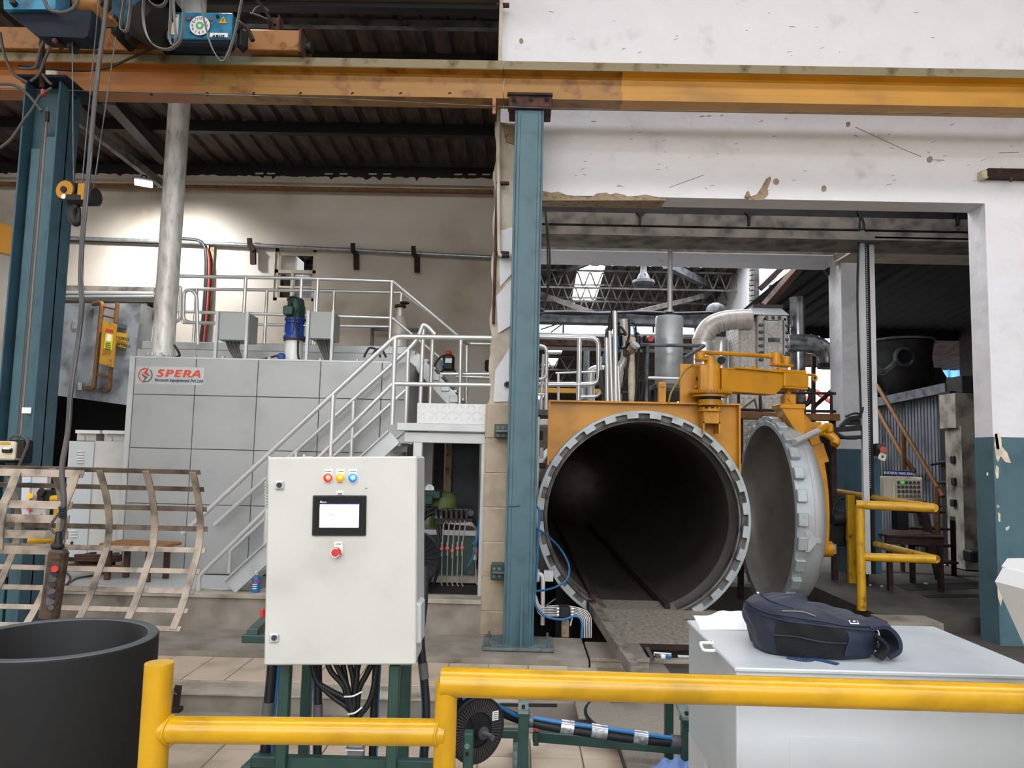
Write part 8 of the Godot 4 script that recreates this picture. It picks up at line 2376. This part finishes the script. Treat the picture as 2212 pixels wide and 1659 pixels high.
func hoist():
	# end carriage of the crane bridge on the runway beam
	var e = thing("end_carriage", "rusty orange crane end carriage with a black buffer rolling on the runway beam", "crane", P(600, 110, 6.3))
	part(e, "box_girder", pb(-200, 58, 350, 105, 6.22, 0.28, 0.006), "orange_box")
	part(e, "box_girder", pb(535, 64, 647, 108, 6.2, 0.3, 0.006), "orange_box")
	part(e, "box_girder", pb(345, 60, 540, 106, 6.3, 0.2, 0.006), "orange_box")
	part(e, "end_plate", pb(645, 62, 650, 112, 6.18, 0.34), "rust")
	part(e, "buffer", cy(P(648, 102, 6.34), P(673, 103, 6.34), 0.05, 20), "rubber")
	part(e, "buffer_rim", cy(P(669, 103, 6.34), P(674, 103, 6.34), 0.054, 20), "rubber")
	part(e, "wheel_cap", cy(P(613, 98, 6.2), P(613, 98, 6.185), 0.028, 24), "orange_box")
	part(e, "wheel", cy(P(613, 112, 6.3), P(613, 112, 6.4), 0.07, 24), "steel_dark")
	part(e, "upright", pb(579, 38, 602, 66, 6.3, 0.04), "rust")
	for x in [578, 600]: part(e, "upright_flange", pb(x, 32, x + 3, 66, 6.24, 0.12), "rust")
	part(e, "tie", tb(curve([[554, 0, 6.2], [570, 18, 6.2], [582, 40, 6.2], [594, 54, 6.2]]), 0.014), "steel_black")
	part(e, "tie_wire", tb(curve([[545, 30, 6.2], [552, 18, 6.2], [566, 12, 6.2], [580, 24, 6.2]]), 0.006), "steel_grey")
	part(e, "tie_wire", tb(curve([[540, 28, 6.2], [558, 33, 6.2], [580, 42, 6.2]]), 0.006), "steel_grey")
	part(e, "rail_sweep", pb(-200, 104, 480, 110, 6.26, 0.16), "steel_dark")
	part(e, "bridge_girder", wbox(P(375, 0, 6.2).x, P(425, 0, 6.2).x, P(400, 58, 6.2).y, 5.9, 1.0, 6.4), "steel_dark")
	part(e, "bridge_girder", wbox(P(55, 0, 6.2).x, P(230, 0, 6.2).x, P(400, 20, 6.2).y + 0.1, 5.75, 5.0, 6.4), "rust_dark")
	# electrics box with dial
	var b = thing("hoist_electrics_box", "blue electrics box with a clock-like dial and hazard triangle on the crane", "electrics box", P(430, 85, 5.95))
	part(b, "box", pb(360, 26, 501, 84, 5.95, 0.16, 0.008), "blue_hoist")
	part(b, "belly", pb(364, 80, 498, 98, 5.97, 0.12, 0.02), "blue_deep")
	part(b, "instruction_strip", pb(365, 31, 385, 74, 5.944, 0.006), "filler")
	part(b, "strip_head", pb(366, 31, 372, 35, 5.942, 0.006), "red_dull")
	var dc = P(432, 56, 5.94)
	part(b, "dial", cy(dc + Vector3(0, 0, -0.005), dc + Vector3(0, 0, 0.004), 0.083, 40), "label_white")
	part(b, "dial_rim", ring_sh(dc, 0.083, 0.003), "ink")
	part(b, "dial_centre", cy(dc, dc + Vector3(0, 0, 0.006), 0.034, 28), "dial_green")
	part(b, "dial_dot", cy(dc, dc + Vector3(0, 0, 0.008), 0.014, 18), "label_white")
	for k in 12:
		var a = PI / 2 - (k + 1) * TAU / 12
		text(b, "numeral", str(k + 1), 0.02, Transform3D(Basis(), dc + Vector3(cos(a) * 0.062, sin(a) * 0.062, 0.006)), "ink", false, 0, 0.002)
	var tr = Sh.new()
	tr.prism(PackedVector2Array([Vector2(-0.035, -0.027), Vector2(0.035, -0.027), Vector2(0, 0.034)]), 0, 0.004, Transform3D(Basis(), P(482, 44, 5.946)))
	part(b, "hazard_triangle", tr, "label_amber")
	var bo = Sh.new()
	bo.prism(PackedVector2Array([Vector2(0.004, 0.02), Vector2(-0.008, -0.003), Vector2(0.0, -0.001), Vector2(-0.004, -0.02), Vector2(0.009, 0.004), Vector2(0.001, 0.002)]), 0.004, 0.006, Transform3D(Basis(), P(482, 44, 5.946)))
	part(b, "hazard_bolt", bo, "ink")
	part(b, "maker_plate", pb(453, 71, 492, 80, 5.944, 0.006), "label_white")
	text(b, "lettering", "ABUS", 0.019, Transform3D(Basis(), P(472, 78, 5.94)), "ink", true, 0.15, 0.003, 1.5)
	for q in [[470, 35], [408, 40], [456, 41]]: part(b, "screw", cy(P(q[0], q[1], 5.95), P(q[0], q[1], 5.935), 0.012, 10), "blue_deep" if q[0] == 470 else "red_dull")
	part(b, "gland", pb(352, 48, 362, 62, 6.0, 0.08, 0.02), "steel_grey")
	part(b, "plug_cluster", pb(503, 40, 520, 62, 6.0, 0.1, 0.02), "steel_dark")
	part(b, "plug_cluster", pb(510, 56, 530, 104, 6.02, 0.1, 0.03), "steel_black")
	part(b, "plug_lever", tb(pts([[520, 52, 5.98], [535, 62, 5.96], [546, 88, 5.96]]), 0.02), "rust_dark")
	# drive motor beside it
	var m = thing("travel_motor", "dusty blue travel motor with dark gearbox between the hoist and the dial box", "motor", P(305, 80, 5.9))
	part(m, "motor", cy(P(262, 20, 6.05), P(345, 60, 5.95), 0.16, 24), "blue_dusty")
	part(m, "gearbox", pb(236, 0, 262, 76, 5.9, 0.3, 0.04), "steel_black")
	part(m, "gearbox", pb(258, 20, 284, 80, 5.95, 0.2, 0.04), "steel_dark")
	part(m, "terminal_box", pb(276, 0, 318, 24, 5.85, 0.2, 0.02), "blue_dusty")
	part(m, "fan_cowl", cy(P(318, 46, 5.95), P(350, 62, 5.9), 0.17, 24), "steel_dark")
	# hoist with its dark belly, rope and hook block
	var h = thing("hoist", "dark blue wire rope hoist with a chamfered belly at the top left", "hoist", P(110, 80, 4.7))
	part(h, "belly", ppoly([[8, 18], [198, 22], [197, 40], [189, 78], [182, 82], [84, 78], [70, 70]], 4.7, 0.14), "blue_deep")  # near-black colour carries the shade of the down-facing belly
	part(h, "upper_case", ppoly([[5, -60], [120, -60], [120, 20], [8, 20]], 4.66, 0.16), "blue_hoist")
	part(h, "yellow_drum", cy(P(172, 6, 4.9), P(226, 14, 4.9), 0.09, 24), "orange_box")
	part(h, "gear_case", ppoly([[120, -60], [225, -60], [225, 0], [196, 34], [120, 26]], 4.85, 0.1), "steel_dark")
	part(h, "switch", pb(18, -5, 30, 8, 4.62, 0.05, 0.01), "steel_dark")
	part(h, "rope_guide", pb(110, 80, 121, 92, 4.7, 0.1, 0.01), "rust")
	part(h, "rope_guide", pb(142, 82, 155, 102, 4.75, 0.1, 0.01), "steel_dark")
	part(h, "arm", pb(186, 30, 240, 42, 4.95, 0.1, 0.01), "orange_box")
	part(h, "loose_cable", tb(curve([[96, 0, 4.6], [106, 20, 4.6], [130, 27, 4.6], [152, 22, 4.6], [165, 8, 4.6], [170, -10, 4.6]]), 0.012), "rubber_grey")
	var i = 0
	for q in [[[156, 84], [159, 396], "left of three above the hook"], [[214, -10], [177, 398], "middle of three above the hook"], [[250, 80], [202, 408], "right of three above the hook"]]:
		solo("hoist_rope", "thin steel hoist rope hanging at the left, " + q[2], "rope", tb(pts([[q[0][0], q[0][1], 4.75], [q[1][0], q[1][1], 4.75]]), 0.004, 6), "steel_grey", "hoist ropes above the hook")
		i += 1
	var k = thing("hook_block", "yellow and black crane hook block hanging on thin ropes before the teal column", "hook", P(165, 485, 4.75))
	var bc = P(148, 414, 4.75)
	var ax = Vector3(-0.14, 0, 1).normalized()
	part(k, "sheave", cy(bc - ax * 0.06, bc + ax * 0.03, 0.07, 28), "steel_dark")
	part(k, "cheek", cy(bc + ax * 0.03, bc + ax * 0.038, 0.06, 28), "beam_new")
	part(k, "cheek_hub", cy(bc + ax * 0.036, bc + ax * 0.05, 0.02, 16), "rust_dark")
	part(k, "cheek_plate", cy(bc + ax * 0.037 + Vector3(0, -0.045, 0), bc + ax * 0.041 + Vector3(0, -0.045, 0), 0.016, 14), "label_white")
	var bc2 = P(188, 422, 4.75)
	part(k, "sheave", cy(bc2 + Vector3(-0.04, 0, -0.04), bc2 + Vector3(0.045, 0, -0.03), 0.058, 28), "steel_dark")
	part(k, "side_plate", bx(bc2 + ax * 0.04 + Vector3(-0.01, 0.01, 0), Vector3(0.05, 0.11, 0.012), 0.004, Basis(Vector3.UP, -0.1)), "beam_new")
	part(k, "crosshead", bx(P(167, 432, 4.75), Vector3(0.13, 0.07, 0.1), 0.02), "steel_black")
	part(k, "shank", cy(P(164, 438, 4.75), P(164, 452, 4.75), 0.024, 16), "steel_black")
	var hp = curve([[164, 446, 4.75], [157, 456, 4.75], [156, 470, 4.75], [163, 481, 4.75], [169, 478, 4.75], [171, 467, 4.75]])
	part(k, "hook", tb(hp, 0.025, 14), "steel_dark")
	part(k, "latch", tb(pts([[170, 450, 4.75], [171, 466, 4.75]]), 0.012), "steel_black")
	# flat cables looping under the bridge
	i = 0
	for q in [[[[272, -20], [264, 30], [260, 58], [266, 67], [275, 62], [281, 20], [283, -20]], "narrow loop nearest the hoist"], [[[312, -10], [309, 30], [315, 70], [330, 95], [352, 106], [374, 103], [392, 80], [396, 20], [394, -20]], "widest loop before the dial box"], [[[370, -20], [368, 40], [366, 80], [372, 98], [380, 88], [376, 30], [374, -20]], "slim loop over the instruction strip"], [[[430, -20], [440, 40], [455, 95], [470, 124], [480, 133], [490, 124], [508, 70], [526, -20]], "deep loop hanging below the dial box"], [[[318, -10], [326, 6], [342, 14], [356, 8], [362, -10]], "small loop at the very top"]]:
		var c = []
		for v in q[0]: c.append([v[0], v[1], 5.6])
		var s = Sh.new()
		s.strip(curve(c, 5), 0.035, 0.007, Vector3.RIGHT)
		solo("festoon_cable", "grey flat festoon cable, " + q[1], "cable", s, "cable_flat", "festoon cables under the crane")
		i += 1
	# cables at the head of the left column
	var cc = thing("column_cables", "dark cables and an upright conduit at the head of the left crane column", "cable", P(90, 190, 5.9))
	part(cc, "conduit", cy(P(91, 78, 6.0), P(91, 190, 6.0), 0.02, 12), "rust_dark")
	for q in [[[0, 70], [10, 120], [30, 160], [60, 178]], [[98, 80], [86, 110], [80, 138], [70, 148], [44, 148]], [[112, 92], [96, 130], [84, 160], [66, 176]], [[0, 182], [30, 184], [60, 204], [90, 240]], [[112, 190], [86, 208], [70, 235], [50, 262], [24, 300], [0, 320]], [[92, 160], [104, 176], [112, 182]]]:
		var c = []
		for v in q: c.append([v[0], v[1], 5.92])
		part(cc, "cable", tb(curve(c), 0.012, 8), "rubber_grey")
	part(cc, "gland", pb(86, 190, 94, 204, 5.9, 0.06, 0.01), "red_dull")
	part(cc, "sagging_cable", tb(curve([[40, 140, 6.2], [150, 152, 6.2], [225, 148, 6.2], [290, 122, 6.2], [345, 98, 6.1]]), 0.01, 8), "rubber")
	# pendant control on its long cable
	var p = thing("pendant_cable", "long dark cable hanging from the crane down to the pendant control", "cable", P(135, 1170, 4.2))
	part(p, "cable", tb(curve([[232, -20, 4.7], [224, 60, 4.7], [212, 150, 4.65], [199, 280, 4.6], [191, 380, 4.55], [179, 500, 4.5], [174, 600, 4.45], [177, 660, 4.4], [168, 740, 4.4], [154, 830, 4.3], [147, 930, 4.3], [134, 1010, 4.2], [138, 1080, 4.15], [136, 1140, 4.15], [126, 1180, 4.1]]), 0.0145, 12), "rubber_grey")
	part(p, "strain_wire", tb(curve([[214, 150, 4.64], [201, 290, 4.6], [193, 390, 4.52], [178, 560, 4.45], [180, 640, 4.4], [172, 730, 4.38], [157, 830, 4.28], [149, 935, 4.25]]), 0.004, 6), "steel_grey")
	part(p, "binding", tb(curve([[135, 1098, 4.13], [112, 1130, 4.12], [110, 1142, 4.12], [120, 1152, 4.12], [132, 1148, 4.12], [139, 1126, 4.12]]), 0.007, 8), "rubber_grey")
	for y in 5: part(p, "wrap", tb(curve([P(128, 1096 + y * 5, 4.1), P(135, 1099 + y * 5, 4.09), P(142, 1095 + y * 5, 4.1)]), 0.006, 6), "rubber")
	var pc = thing("pendant_control", "brown push-button crane pendant with a red stop button hanging before the bar cage", "pendant control", P(115, 1338, 4.1))
	var tb3 = Basis(Vector3.BACK, -0.075)
	var o = P(117, 1263, 4.1)
	part(pc, "body", bx(o, Vector3(0.088, 0.37, 0.07), 0.014, tb3), "pendant_body")
	part(pc, "gland", bx(P(124, 1180, 4.1), Vector3(0.06, 0.035, 0.05), 0.012, tb3), "rubber")
	part(pc, "boot", cy(P(125, 1180, 4.1), P(127, 1148, 4.1), 0.022, 16, 0.014), "rubber")
	part(pc, "name_relief", bx(P(121, 1208, 4.06), Vector3(0.05, 0.01, 0.004), 0.001, tb3), "rust")
	part(pc, "stop_button", cy(P(118, 1228, 4.07), P(118, 1229, 4.03), 0.017, 18), "red")
	for q in [[118, 1240], [115, 1251], [114, 1264], [113, 1277], [112, 1288], [111, 1300], [110, 1312]]:
		part(pc, "push_button", cy(P(q[0], q[1], 4.07), P(q[0], q[1], 4.045), 0.014, 16), "ink" if q[1] in [1240, 1264, 1288] else "rubber_grey")
	for q in [[112, 1251], [110, 1277], [108, 1300]]: part(pc, "button_plate", bx(P(q[0] + 2, q[1], 4.066), Vector3(0.05, 0.036, 0.006), 0.002, tb3), "steel_grey")

func guard():
	# bar cage: flat bars bent to part of a cylinder, its axis along x
	var X = -1.854
	var g = thing("bar_cage", "curved cage of flat brownish steel bars lying on a tray at the left", "cage", Vector3(-2.6, -0.2, -4.2))
	var ends = [[425, 1020], [433, 1057], [439, 1100], [441, 1143], [436, 1189], [424, 1235], [412, 1278], [398, 1320], [382, 1359]]
	var arc = []
	for q in ends: arc.append(PXp(q[0], q[1], X))
	for k in arc.size():
		var s = Sh.new()
		var nrm = (arc[maxi(k - 1, 0)] - arc[mini(k + 1, arc.size() - 1)]).cross(Vector3.RIGHT).normalized()
		s.bar(arc[k] + Vector3(0.02, 0, 0), arc[k] + Vector3(-2.2, 0, 0), 0.03, 0.006, nrm)
		part(g, "long_bar", s, "grid_bar" if k > 3 else "grid_dark")
	for k in 8:
		var p = []
		for q in curve(arc, 4): p.append(q + Vector3(-0.02 - k * 0.27, 0, 0.008))
		var s = Sh.new()
		for j in p.size() - 1: s.bar(p[j], p[j + 1], 0.04, 0.006, Vector3.RIGHT.cross(p[j + 1] - p[j]).normalized())
		part(g, "hoop_bar", s, "grid_bar")
	var X2 = -2.52
	var a2 = []
	for q in [[173, 1024], [162, 1058], [148, 1092], [142, 1122], [139, 1156], [138, 1190]]: a2.append(PXp(q[0], q[1], X2))
	for k in [0, 2, 3, 4, 5]:
		var s = Sh.new()
		var nrm = (a2[maxi(k - 1, 0)] - a2[mini(k + 1, a2.size() - 1)]).cross(Vector3.RIGHT).normalized()
		s.bar(a2[k] + Vector3(0.02, 0, 0), a2[k] + Vector3(-1.5, 0, 0), 0.045, 0.006, nrm)
		part(g, "near_bar", s, "grid_bar")
	for k in 4:
		var s = Sh.new()
		for j in a2.size() - 1: s.bar(a2[j] + Vector3(-0.02 - k * 0.34, 0, 0.01), a2[j + 1] + Vector3(-0.02 - k * 0.34, 0, 0.01), 0.05, 0.006, Vector3.RIGHT.cross(a2[j + 1] - a2[j]).normalized())
		part(g, "near_hoop", s, "grid_bar")
	var tr = thing("steel_tray", "flat dusty steel tray on legs under the bar cage behind the black drum", "tray", Vector3(-2.6, -0.2, -3.9))
	part(tr, "tray", wbox(-3.9, -1.9, 0.46, 0.55, 3.62, 4.15, 0.006), "grid_bar")
	for q in [[-3.8, 3.7], [-1.98, 3.7], [-3.8, 4.05], [-1.98, 4.05]]: part(tr, "leg", wbox(q[0], q[0] + 0.06, -0.2, 0.46, q[1], q[1] + 0.06), "rust_dark")
	# little lamp station on the left column
	var b = thing("lamp_station", "white switch station with blue and orange lights fixed to the left crane column", "switch box", P(75, 1100, 5.8))
	part(b, "panel", ppoly([[50, 1026], [103, 1020], [98, 1112], [46, 1118]], 5.8, 0.05), "cab_white")
	part(b, "lid", ppoly([[48, 1024], [66, 1022], [62, 1118], [44, 1116]], 5.78, 0.06), "cab_side")
	part(b, "dark_box", pb(78, 1058, 108, 1084, 5.74, 0.08, 0.01), "rubber")
	part(b, "dark_box", pb(70, 1100, 112, 1126, 5.9, 0.08, 0.01), "rubber")
	part(b, "pilot_light", cy(P(65, 1046, 5.78), P(65, 1046, 5.73), 0.018, 14), "led_blue")
	part(b, "pilot_light", cy(P(65, 1071, 5.78), P(65, 1071, 5.72), 0.02, 14), "led_amber")
	part(b, "pilot_light", cy(P(61, 1098, 5.78), P(61, 1098, 5.74), 0.014, 14), "led_red")
	for q in [[86, 1066], [86, 1080], [90, 1060]]: part(b, "button", cy(P(q[0], q[1], 5.74), P(q[0], q[1], 5.7), 0.022, 14), "steel_dark")
	part(b, "cable_gland", cy(P(92, 1120, 5.86), P(92, 1120, 5.8), 0.035, 16), "rubber")
	part(b, "bracket", pb(40, 1016, 118, 1030, 5.86, 0.2), "rubber_grey")
	var yr = thing("short_rail", "short yellow rail stubs behind the bar cage near the left crane column", "rail", P(100, 1170, 5.6))
	part(yr, "rail", tb(pts([[112, 1079, 5.6], [138, 1076, 5.6]]), 0.03, 14), "rail_yellow")
	part(yr, "rail", tb(pts([[64, 1169, 5.6], [118, 1163, 5.6]]), 0.03, 14), "rail_yellow")
	part(yr, "post", cy(P(128, 1076, 5.62), Vector3(P(128, 1076, 5.62).x, 0.0, -5.62), 0.03, 14), "rail_yellow")
